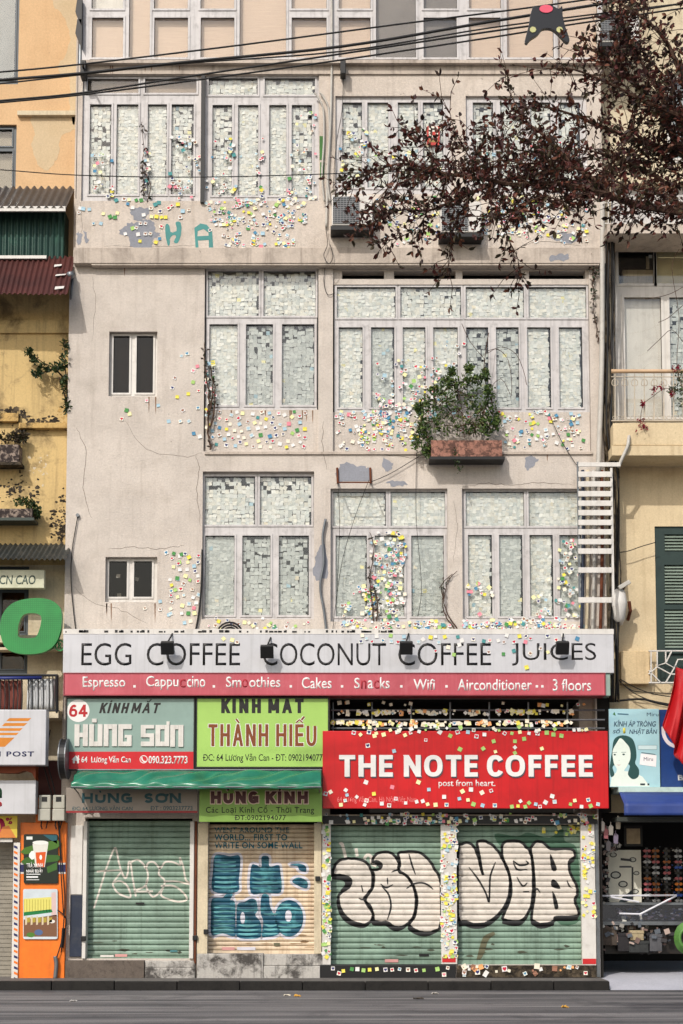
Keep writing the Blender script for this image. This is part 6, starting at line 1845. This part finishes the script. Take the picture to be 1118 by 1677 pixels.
# facade wires and pipes
m = MB()
for k, (x_, r_) in enumerate(((523, .016), (532, .016))):
    q = [(x_ - 8, 152), (x_ - 2, 160), (x_ + 6, 180), (x_ + 7, 230), (x_ + 4, 290), (x_ + 8, 330)]
    cable('conduit', ('inner' if k else 'outer') + ' curved grey conduit leaving the top middle window', q, -.17, .017, 'curved conduits on the top floor', 'conduit', M['pipe'])
cable('conduit', 'straight grey conduit down the pier between the top windows', [(543, -40), (543, 100), (541, 200), (536, 300), (534, 372)], -.16, .022, None, 'conduit', M['pipe'])
cable('wire', 'thin wire hanging from the clamp between the top windows', [(562, 118), (560, 180), (550, 240), (545, 320)], -.16, .006, None, 'wire')
cable('wire', 'loose wire looping below the air conditioner', [(533, 372), (536, 400), (530, 418), (538, 432), (545, 420), (540, 400)], -.2, .006, None, 'wire')
cable('wire', 'wire looping beside the second storey window head', [(533, 432), (530, 460), (536, 482), (548, 480)], -.03, .006, None, 'wire')
cable('wire', 'slack wire crossing the beam above the lower windows', [(605, 790), (640, 775), (690, 745), (712, 732)], -.05, .006, None, 'wire')
cable('wire', 'vertical wire below the brick planter', [(682, 742), (681, 800), (682, 860), (690, 960), (684, 1010)], -.04, .005, None, 'wire')
cable('wire', 'slanting wire from the rusty bracket to the sign', [(604, 786), (580, 850), (560, 920), (548, 1000), (545, 1030)], -.05, .005, None, 'wire')
cable('wire', 'straight wire dropping over the lower middle window', [(553, 790), (556, 860), (552, 960)], -.05, .005, None, 'wire')
cable('wire', 'diagonal wire falling towards the white ladder frame', [(900, 680), (918, 720), (944, 762)], -.05, .006, None, 'wire')
cable('thick_cable', 'thick grey cable running down the pier between lower windows', [(533, 850), (528, 880), (530, 920), (524, 960), (530, 1000), (534, 1034)], -.05, .022, None, 'cable', M['galv'])
cable('thick_cable', 'dark twisted cable beside the left lower window', [(331, 900), (330, 950), (326, 1000), (320, 1034)], -.04, .018, None, 'cable')
cable('antenna_cable', 'thin cable bowed down the blank left wall to the sign', [(127, 846), (118, 900), (116, 950), (120, 1000), (124, 1034)], -.03, .008, None, 'cable')
m = MB(); m.cyl(P(127, 844, -.03), (0, 1, 0), .03, .05, 12); tag(m.build('insulator', M['galv']), 'small grey round insulator on the wall above the bowed cable', 'insulator')
t = thing('wall_bracket', 'rusty empty bracket on the beam above the lower middle window', 'bracket', P(580, 792, 0))
m = MB(); m.tube(PL([(552, 766), (553, 792)], -.03), .02, 5); m.tube(PL([(606, 766), (607, 792)], -.03), .02, 5); m.tube([P(553, 790, -.03), P(553, 790, -.35)], .015, 5); m.tube([P(607, 790, -.03), P(607, 790, -.35)], .015, 5); m.tube([P(553, 790, -.35), P(607, 790, -.35)], .012, 5); m.build('frame', M['rust'], t)
m = MB(); m.rbox((556, 772, 604, 788), -.004, -.0025); m.build('backplate', M['grey_patch'], t)
# drainpipe and pipe bundle, right
cable('drainpipe', 'pale plastic drainpipe down the right edge of the facade', [(986, 330), (986, 420), (985, 600), (979, 780)], -.12, .045, None, 'pipe', M['pipe'])
m = MB()
t = thing('cable_bundle', 'thick bundle of black cables down the right corner of the house', 'cable', P(1000, 1140, .1))
rr = random.Random(17)
for k in range(7):
    x_ = 990 + k * 2.6
    q = [P(x_ + rr.uniform(-3, 3) + (8 if py > 700 else 0), py, -.02 - rr.uniform(0, .1)) for py in (384, 460, 540, 620, 700, 780, 860, 940, 1020, 1090, 1150)]
    m = MB(); m.tube(spline([tuple(v) for v in q], False, 3), rr.uniform(.012, .026), 5); m.build('strand', M['rubber'] if k % 3 else M['mould'], t, smooth=True)
for k, (x_, c_, lb) in enumerate(((962, M['cream'], 'cream pipe behind the white ladder frame'), (972, M['pipe'], 'grey pipe behind the white ladder frame'), (985, M['rust'], 'rust red pipe behind the white ladder frame'), (954, M['navy'], 'dark blue pipe behind the white ladder frame'))):
    cable('service_pipe', lb, [(x_, 770), (x_ + 1, 900), (x_ - 2, 1034)], -.08, .03, None, 'pipe', c_)
# white slatted ladder
LDY = -.42
t = thing('white_ladder', 'white wide runged ladder frame fixed over pipes at the right corner', 'ladder', P(975, 990, LDY))
m = MB(); m.rbox((946, 756, 949, 985), LDY + .01, LDY + .04); m.build('rail', M['galv'], t)
m = MB(); m.rbox((1001, 766, 1004.5, 992), LDY - .0, LDY + .05); m.build('rail', M['white'], t)
for i, py in enumerate([757, 772, 788, 804, 819.5, 835, 851, 866.5, 882.5, 898, 929, 978]):
    m = MB(); m.rbox((947, py, 1002 + (14 if i == 0 else 0), py + (9 if i else 7)), LDY - .02, LDY + .005)
    m.build('rung', M['white'], t, bevel=.004)
m = MB()
for py in (775, 925): m.tube([P(948, py, LDY + .03), P(948, py, 0)], .014, 5); m.tube([P(1000, py, LDY + .03), P(1000, py, 0)], .014, 5)
m.build('standoff', M['galv'], t)
# camera and lamp cluster
t = thing('security_camera', 'white dome camera with a small bracket on the right corner', 'camera', P(1016, 1024, .1))
m = MB()
c = P(1014, 992, -.1)
m.tube([c + Vector((.02, .1, -.30)), c + Vector((0, .04, -.2)), c + Vector((0, 0, .05)), c + Vector((0, .06, .2)), c + Vector((0, .2, .24))], [.05, .10, .13, .12, .05], 12); m.build('dome', M['white'], t, smooth=True)
m = MB(); m.obox(P(1022, 958, -.15), Vector((.85, 0, .5)), Vector((0, 1, 0)), Vector((-.5, 0, .85)), .11, .045, .035); m.build('camera_body', M['pipe'], t, bevel=.01)
m = MB(); m.tube([P(1022, 960, -.1), P(1016, 975, .1), P(1014, 985, .2)], .025, 6); m.tube([P(1030, 985, -.05), P(1032, 1000, .0), P(1028, 1015, .2)], .03, 6); m.build('bracket', M['rust'], t)
for k, q in enumerate(([(1012, 905), (1030, 902), (1050, 895), (1074, 888)], [(1015, 1112), (1050, 1130), (1090, 1140), (1190, 1150)], [(1015, 1116), (1040, 1136), (1080, 1150), (1190, 1166)], [(1010, 1110), (1030, 1128), (1060, 1134), (1190, 1138)], [(1010, 1148), (1050, 1145), (1080, 1152), (1190, 1176)])):
    cable('wire', ('highest', 'second', 'third', 'fourth', 'lowest')[k] + ' of the dark wires crossing the buff wall', q, .12, .008 if k < 4 else .02, 'wires across the buff wall', 'wire')
cable('bent_pipe', 'bent grey overflow pipe under the cream balcony', [(1030, 712), (1029, 722), (1027, 732), (1018, 752), (1012, 766)], [-.3, -.44, -.45, -.42, -.38], .03, None, 'pipe', M['pipe'])
# black cables at left
for k, q in enumerate(([(82, 1195), (76, 1240), (88, 1290), (96, 1340), (100, 1400), (106, 1470), (100, 1560)], [(70, 1250), (84, 1300), (95, 1345), (99, 1420), (104, 1500)], [(94, 1490), (108, 1505), (104, 1530), (92, 1570)])):
    cable('wall_wire', ('longest', 'second', 'short curved')[k] + ' black wire hanging over the orange wall', q, OY - .06 if k else -.2, .010, 'black wires over the orange wall', 'wire')
cable('duct', 'bluish grey plastic duct at the foot of the orange wall', [(90, 1566), (92, 1580), (90, 1603)], OY - .06, .035, None, 'duct', M['galv'])
cable('duct', 'dark duct hanging at the right edge of the orange wall', [(104, 1520), (103, 1535), (101, 1552)], OY - .06, .03, None, 'duct')

# ------------------------------------------------------------------ air conditioners, lamps, fan
acm = flatmat('ac_white', (210, 206, 200), .45, dirt=(130, 110, 92), amt=.5)
t = thing('air_conditioner', 'boxy outdoor air conditioner under the top middle window', 'air conditioner', P(578, 378, -.55), 'air conditioner units on the top floor')
m = MB(); m.rbox((543, 319, 610, 369), -.42, UY - .004); m.build('casing', acm, t, bevel=.015)
m = MB(); m.rbox((545, 322, 588, 366), -.426, -.4205); m.build('grille', flatmat('grille_dark', (74, 78, 82), .5), t)
m = MB()
for k in range(14):
    py = 323.5 + k * 3.1; m.rbox((545, py, 588, py + 1), -.436, -.428)
for k in range(9):
    px = 547 + k * 5; m.rbox((px, 322, px + .8, 366), -.442, -.4365)
m.build('grille_bars', flatmat('grille_grey', (134, 136, 138), .5), t)
m = MB(); m.rbox((541, 370, 612, 376), -.44, UY - .004); m.build('bracket', M['black'], t)
copy_tree(t, t.location + Vector((P(752, 350, 0).x - P(577, 350, 0).x, 0, -.12)), 'boxy outdoor air conditioner half hidden by the red leaves')
q = P(1017, 60, -.5); b0 = t.location
copy_tree(t, b0 + Vector((q.x - b0.x, 0, q.z - b0.z - .2)), 'boxy outdoor air conditioner behind the thick foliage at top right')
fl0 = None
for i, (px, lb) in enumerate(((274, 'black floodlight over the first coffee word'), (437, 'black floodlight over the coconut word'), (665, 'black floodlight over the second coffee word'), (921, 'black floodlight over the juices word'))):
    loc = P(px, 1072, -.72)
    if fl0 is None:
        fl0 = thing('floodlight', lb, 'lamp', loc, 'black floodlights over the white sign'); l0 = loc
        c = P(px, 1061, -.72)
        m = MB(); m.obox(c, Vector((1, 0, 0)), Vector((0, .9, .42)), Vector((0, -.42, .9)), .105, .05, .105); m.build('housing', M['black'], fl0, bevel=.012)
        m = MB(); m.obox(c + Vector((0, .055, .025)), Vector((1, 0, 0)), Vector((0, .9, .42)), Vector((0, -.42, .9)), .085, .004, .085); m.build('lens', flatmat('lens_grey', (120, 122, 126), .2), fl0)
        m = MB(); m.tube([c + Vector((0, .02, .09)), c + Vector((.05, .22, .26)), P(px + 10, 1034, -.2)], .014, 6); m.build('arm', M['black'], fl0)
    else:
        copy_tree(fl0, fl0.location + Vector((loc.x - l0.x, 0, (-.06 if i == 1 else 0))), lb)
m = MB(); c = P(376, 1040, -.3)
for k in range(3): m.tube([c + Vector((math.cos(a / 20 * 6.28) * (.21 - .04 * k), .02 * k, math.sin(a / 20 * 6.28) * (.21 - .04 * k))) for a in range(21)], .018, 6)
tag(m.build('extractor_fan', M['black']), 'black round fan rim rising behind the white sign', 'fan')
m = MB(); c = P(118, 450, -.1)
m.tube([c, c + Vector((-.03, -.1, -.05))], .06, 10); m.tube([c + Vector((0, .1, .05)), c + Vector((-.02, .05, -.3)), c + Vector((-.06, .2, -.5))], .02, 6)
tag(m.build('wall_lamp', M['galv'], smooth=True), 'small grey lamp on the left edge of the house by the rusty roof', 'lamp')
m = MB(); m.prism(XZ(rrect(699, 205, 720, 236, 2), UY), UY + .03, UY + .045)
t = thing('window_sticker', 'red framed sticker with white letter on the top right window', 'sticker', P(710, 236, UY + .03))
m.build('sheet', flatmat('sticker_red', (186, 52, 44), .5), t)
A = Art(t, UY + .03); A.add(rrect(702, 207, 717, 226, 2), (226, 220, 206)); A.multi([([(705, 210), (714, 210), (714, 213), (708, 213), (708, 222), (705, 222)], (60, 50, 46)), ([(708, 216), (713, 215), (713, 221), (708, 222)], (190, 60, 50)), ([(702, 229), (717, 229), (717, 233), (702, 233)], (150, 120, 70))])
m = MB(); m.prism(XZ([(523, 223), (531, 223), (531, 262), (523, 262)], UY), UY - .004, UY - .0006); m.prism(XZ([(524, 266), (531, 266), (530, 296), (524, 290)], UY), UY - .004, UY - .0006)
tag(m.build('green_strip', flatmat('strip_green', (64, 120, 52), .7, var=.3)), 'vertical green paper strip by the curved conduits', 'strip')

for k, (px, py, col, lb) in enumerate(((470, 1631, (210, 200, 180), 'crumpled cream paper scrap on the road near the kerb'), (487, 1632, (200, 150, 60), 'yellow scrap of litter on the road beside the cream one'), (685, 1636, (70, 62, 54), 'dark dry leaf lying on the road by the kerb'), (120, 1640, (190, 186, 180), 'small pale litter scrap on the road at far left'), (712, 1628, (196, 190, 180), 'tiny white scrap on the road right of the dry leaf'), (925, 1650, (150, 140, 120), 'tan scrap on the road before the corner pillar'))):
    d_ = (CAMZ - ZR) * F / max(1, (py - PY0) * 1.0 + 0) if False else None
    v = P(px, py, 0) - Vector((0, CAMY, CAMZ)); q = Vector((0, CAMY, CAMZ)) + v * ((ZR - CAMZ) / v.z)
    rl = random.Random(k); m = MB(); s_ = .05 if k != 2 else .075
    m.sheet(lambda u, w: (q.x + (u - .5) * 2 * s_, q.y + (w - .5) * 1.6 * s_, ZR + .004 + abs(noise.noise(Vector((u * 3 + k, w * 3, k)))) * .05), 5, 5)
    o = m.build('litter_scrap', flatmat('scrap_%s' % lb.split()[1], col, .8)); o.modifiers.new('t', 'SOLIDIFY').thickness = .003
    tag(o, lb, 'litter')
# ------------------------------------------------------------------ the balcony behind the red sign
t = thing('note_rack', 'black rails hung with paper notes above the red sign', 'railing', P(765, 1195, -.1))
m = MB()
for py in (1163, 1179, 1193): m.tube(PL([(542, py), (990, py)], -.15), .016, 6)
for px in range(545, 992, 64): m.tube(PL([(px, 1150), (px, 1200)], -.14), .014, 6)
m.build('rails', M['galv'], t)

# ------------------------------------------------------------------ notes: the uncounted mass
UW = UY - .003
for r, n, Y, pl in (((146, 250, 184, 325), 28, UY + .022, .5), ((236, 235, 246, 330), 16, UY + .02, .7), ((276, 225, 326, 325), 46, UY + .022, .35), ((338, 228, 386, 325), 42, UY + .022, .5),
                    ((417, 215, 431, 322), 16, UY + .022, .2), ((472, 185, 520, 326), 54, UY + .022, .5), ((342, 327, 500, 368), 120, UW, .5), ((360, 350, 480, 404), 70, UW, .4), ((330, 330, 505, 400), 40, UW, .5),
                    ((552, 200, 600, 290), 28, UY + .022, .6), ((560, 322, 720, 400), 110, UW, .55), ((700, 322, 960, 398), 190, UW, .55), ((790, 330, 900, 385), 80, UW, .6), ((560, 250, 740, 300), 40, UY + .022, .5), ((770, 230, 960, 300), 60, UY + .022, .5)):
    zone(r, n, Y, pl)
for r, n, Y, pl in (((550, 674, 700, 737), 130, .066, .55), ((590, 674, 690, 720), 90, .066, .55), ((822, 674, 955, 735), 105, .066, .6), ((660, 600, 720, 668), 34, .05, .6), ((606, 590, 700, 668), 40, .05, .45), ((622, 640, 730, 672), 36, .05, .5),
                    ((700, 560, 760, 620), 16, .05, .6), ((700, 674, 822, 712), 40, .066, .5), ((336, 580, 352, 700), 36, .02, .7)):
    zone(r, n, Y, pl)
for r, n, Y, pl in (((606, 872, 664, 1016), 190, .055, .55), ((592, 960, 622, 1018), 50, .055, .7), ((560, 960, 605, 1010), 16, .055, .5), ((766, 955, 806, 1008), 18, .06, .9), ((866, 940, 950, 1010), 30, .06, .6), ((915, 885, 950, 1010), 44, .06, .55),
                    ((560, 1016, 740, 1034), 80, -.004, .6), ((757, 1012, 948, 1034), 130, -.004, .5), ((335, 1012, 520, 1034), 40, -.004, .5), ((680, 1018, 960, 1034), 60, -.02, .5)):
    zone(r, n, Y, pl)
zone((530, 1333, 976, 1349), 150, -.105, .65, ang=.25)
zone((529, 1342, 540.5, 1570), 110, -.053, .6, ['yellow', 'lime', 'green', 'white', 'lemon', 'white'])
zone((723, 1344, 747, 1566), 210, -.053, .65, ['yellow', 'yellow', 'lime', 'white', 'lemon', 'pale blue', 'white'])
zone((954, 1348, 974, 1500), 60, -.053, .8, ['yellow', 'yellow', 'white', 'lemon'])
zone((890, 1340, 950, 1368), 22, .12, .9, ['yellow', 'lemon', 'lime'])
zone((760, 1582, 970, 1598), 36, -.056, .7, ['white', 'cream', 'orange', 'brown'], size=(.04, .09))
for py0, py1, n in ((1164, 1170, 125), (1181, 1187, 140), (1150, 1156, 16)):
    zone((545, py0, 940 if py0 > 1155 else 980, py1), n, -.17, .93, ['cream', 'cream', 'lemon', 'white', 'orange', 'cream', 'yellow'], size=(.035, .07))
zone((560, 1188, 960, 1198), 40, RY - .012, .9, ['white', 'cream', 'lime', 'lemon'])
tag(NOTES.build('sticky_notes', M['paper'], base=(0, 0, 6), normals=False), 'countless pale and coloured sticky notes lining windows and walls', 'sticky notes', kind='stuff')

# ------------------------------------------------------------------ notes: individuals
NM = {}
def note_mesh(kind, col, var):
    key = (kind, col, var)
    if key not in NM:
        r_ = random.Random(var * 31 + len(col)); mb = MB()
        note_into(mb, 0, 0, 0, .068, 0, kind, col, r_)
        NM[key] = mb.mesh('sticky_note', M['paper'], normals=False)
    return NM[key]
ORD = ['first', 'second', 'third', 'fourth', 'fifth', 'sixth', 'seventh', 'eighth', 'ninth', 'tenth', 'eleventh', 'twelfth', 'thirteenth', 'fourteenth', 'fifteenth', 'sixteenth', 'seventeenth', 'eighteenth', 'nineteenth', 'twentieth']
def ordw(i):
    return ORD[i] if i < 20 else str(i + 1) + ('st', 'nd', 'rd')[(i % 10)] if (i % 10) < 3 else str(i + 1) + 'th'
GROUP = 'loose sticky notes on walls and signs'
def notes(where, pts, Y, seed, plain=.6, cols=None, ang=.3):
    rr = random.Random(seed)
    items = []
    for p in pts:
        px, py = p[0], p[1]
        if len(p) > 2: kind, col = p[2], p[3]
        elif rr.random() < plain: kind, col = 'plain', rr.choice(cols or PLAIN)
        else: kind, col = ('heart' if rr.random() < .75 else 'bear'), rr.choice(HRT)
        items.append((px, py, kind, col))
    by = {}
    for it in sorted(items): by.setdefault((it[2], it[3]), []).append(it)
    for (kind, col), L in by.items():
        nm = {'plain': col + ' square note', 'heart': 'note with ' + col + ' heart', 'bear': 'note with ' + col + ' face'}[kind]
        for i, it in enumerate(L):
            q = P(it[0], it[1], Y)
            o = bpy.data.objects.new('sticky_note', note_mesh(kind, col, rr.randrange(4)))
            C.objects.link(o)
            o.location = (q.x, q.y - .0015 - rr.uniform(0, .006), q.z)
            o.rotation_euler = (0, rr.gauss(0, ang), 0)
            s = rr.uniform(.74, 1.02)
            o.scale = (s, 1, s)
            lb = (nm + ' ' + where) if len(L) == 1 else (ordw(i) + ' ' + nm + ' from the left ' + where)
            tag(o, lb, 'sticky note', GROUP)
def spread(r, n, seed, mind=7):
    rr = random.Random(seed); out = []
    tries = 0
    while len(out) < n and tries < 4000:
        tries += 1
        p = (rr.uniform(r[0], r[2]), rr.uniform(r[1], r[3]))
        if all((p[0] - q[0]) ** 2 + (p[1] - q[1]) ** 2 > mind * mind for q in out): out.append(p)
    return out
RC = ['white', 'white', 'cream', 'lime', 'lemon', 'white', 'pale blue']
# red sign: measured places
notes('across middle of red sign', [(602, 1221, 'heart', 'navy'), (645, 1230), (613, 1205, 'plain', 'lemon'), (697, 1212), (753, 1227, 'plain', 'lime'), (791, 1226), (811, 1231, 'plain', 'lemon'), (808, 1214), (887, 1226, 'plain', 'lemon'), (599, 1281), (642, 1289, 'plain', 'pink'), (685, 1281, 'plain', 'lemon'),
      (702, 1293), (757, 1296), (771, 1293), (789, 1298), (804, 1295, 'heart', 'red'), (904, 1304), (858, 1210, 'plain', 'lime'), (919, 1205, 'plain', 'lime'), (843, 1214, 'plain', 'lime'), (843, 1224, 'plain', 'white'), (843, 1233, 'plain', 'lime'), (780, 1206, 'heart', 'red'), (793, 1203), (737, 1205, 'plain', 'lime')], RY, 1, .8, RC)
notes('along foot of red sign', [(533, 1300), (541, 1297), (566, 1294), (568, 1302), (558, 1318), (584, 1305), (597, 1318), (612, 1300, 'plain', 'yellow'), (600, 1311), (565, 1311), (625, 1316), (637, 1319), (648, 1308), (664, 1315), (682, 1313), (692, 1312), (700, 1317), (713, 1318), (727, 1305), (731, 1318), (752, 1308), (766, 1310), (775, 1317, 'plain', 'lime'),
      (790, 1319), (810, 1319), (838, 1321), (852, 1312), (866, 1315), (877, 1317), (884, 1321, 'heart', 'red'), (893, 1314), (908, 1313), (934, 1317, 'plain', 'lime'), (941, 1311, 'plain', 'lemon'), (952, 1321), (963, 1310, 'heart', 'blue'), (967, 1320, 'plain', 'lime'), (979, 1317), (860, 1321, 'plain', 'lime'), (848, 1320, 'plain', 'yellow')], RY, 2, .85, RC)
notes('along top edge of red sign', [(579, 1200, 'heart', 'red'), (590, 1203), (604, 1199, 'heart', 'navy'), (616, 1201), (628, 1203), (650, 1199), (663, 1204, 'plain', 'lemon'), (672, 1200), (686, 1198, 'plain', 'white'), (720, 1199), (749, 1199, 'heart', 'red'), (766, 1199), (826, 1201, 'heart', 'red'), (838, 1201), (851, 1199, 'plain', 'lemon'), (866, 1201), (880, 1201, 'heart', 'red'), (895, 1200, 'plain', 'lime'), (906, 1203, 'plain', 'lime')], RY, 3, .7, RC)
notes('on black plinth below shutter', [(545, 1586, 'heart', 'navy'), (555, 1594, 'heart', 'red'), (562, 1590, 'plain', 'yellow'), (576, 1587, 'plain', 'green'), (585, 1587), (595, 1589, 'plain', 'lime'), (605, 1588, 'plain', 'yellow'), (617, 1587, 'plain', 'lemon'), (631, 1588, 'heart', 'navy'), (642, 1588, 'heart', 'red'), (654, 1587, 'heart', 'blue'), (668, 1588, 'bear', 'brown'), (681, 1589), (694, 1589), (716, 1587, 'plain', 'lime'), (733, 1585, 'bear', 'brown'), (727, 1596, 'heart', 'pink')], -.072, 4, .6, RC, .15)
notes('on white coffee sign', spread((590, 1040, 930, 1052), 34, 5, 8) + [(713, 1066), (734, 1060), (743, 1072, 'plain', 'lime'), (800, 1068, 'bear', 'brown'), (824, 1071, 'plain', 'green'), (841, 1066, 'plain', 'teal'), (862, 1093, 'plain', 'yellow'), (868, 1070, 'bear', 'brown'), (885, 1062), (897, 1068), (945, 1046, 'plain', 'blue'), (752, 1056), (380, 1048, 'plain', 'lemon'), (366, 1046), (388, 1052)], -.503, 5, .5)
notes('on wall around tall narrow window', [(306, 579, 'heart', 'blue'), (297, 583), (316, 607, 'heart', 'pink'), (286, 619, 'bear', 'brown'), (282, 635), (316, 626, 'plain', 'lime'), (308, 645, 'plain', 'yellow'), (299, 672), (290, 650), (324, 668, 'heart', 'blue'), (309, 690, 'heart', 'pale blue'), (295, 690, 'heart', 'pale blue'), (317, 710, 'plain', 'blue'), (276, 690), (259, 664, 'plain', 'pale blue'), (240, 656), (207, 672), (212, 678), (199, 686), (323, 600, 'plain', 'pink'), (325, 640), (327, 715)], -.002, 6, .6)
notes('beside small square window', spread((278, 905, 326, 1010), 40, 7, 8) + [(272, 905, 'heart', 'blue'), (262, 985, 'plain', 'pale blue'), (280, 968, 'heart', 'blue'), (292, 923, 'heart', 'red'), (297, 908, 'plain', 'green'), (290, 947, 'plain', 'green'), (237, 996, 'bear', 'brown'), (262, 998, 'bear', 'brown'), (276, 1007, 'plain', 'pale blue'), (302, 1020, 'plain', 'pale blue'), (312, 1017)], -.002, 7, .55)
notes('on wall around teal painted letters', [(131, 341, 'plain', 'white'), (136, 342, 'plain', 'pale blue'), (129, 348, 'bear', 'brown'), (153, 366, 'heart', 'blue'), (169, 350, 'plain', 'lemon'), (180, 355, 'plain', 'green'), (188, 356, 'plain', 'green'), (192, 349, 'plain', 'lemon'), (165, 366, 'plain', 'pale blue'), (190, 328, 'plain', 'teal'), (209, 334, 'plain', 'blue'), (203, 326, 'bear', 'brown'), (211, 327, 'plain', 'lemon'), (223, 328, 'plain', 'green'), (231, 328, 'plain', 'green'), (276, 341, 'heart', 'red'), (281, 337, 'heart', 'red'), (262, 346, 'heart', 'navy'), (291, 335, 'plain', 'yellow'), (299, 346, 'plain', 'pale blue'), (309, 344, 'bear', 'brown'),
      (247, 341, 'bear', 'brown'), (254, 335, 'plain', 'teal'), (260, 332, 'plain', 'teal'), (230, 366, 'bear', 'brown'), (238, 366, 'bear', 'brown'), (238, 383, 'bear', 'brown'), (246, 383, 'bear', 'brown'), (217, 374, 'plain', 'lime'), (223, 373, 'bear', 'brown'), (229, 395, 'plain', 'yellow'), (261, 391, 'plain', 'blue'), (255, 397, 'plain', 'yellow'), (264, 371, 'heart', 'red'), (256, 355, 'plain', 'yellow'), (264, 356, 'plain', 'yellow'), (271, 356, 'plain', 'yellow'), (248, 355, 'plain', 'lemon'), (226, 384, 'plain', 'white'), (205, 383, 'plain', 'white'), (295, 356, 'bear', 'brown'), (146, 343, 'plain', 'pale blue'), (217, 340, 'plain', 'white'), (235, 352, 'plain', 'white')], UY - .004, 8)
notes('under narrow window above beam', spread((347, 674, 500, 733), 74, 10, 9), .068, 10)
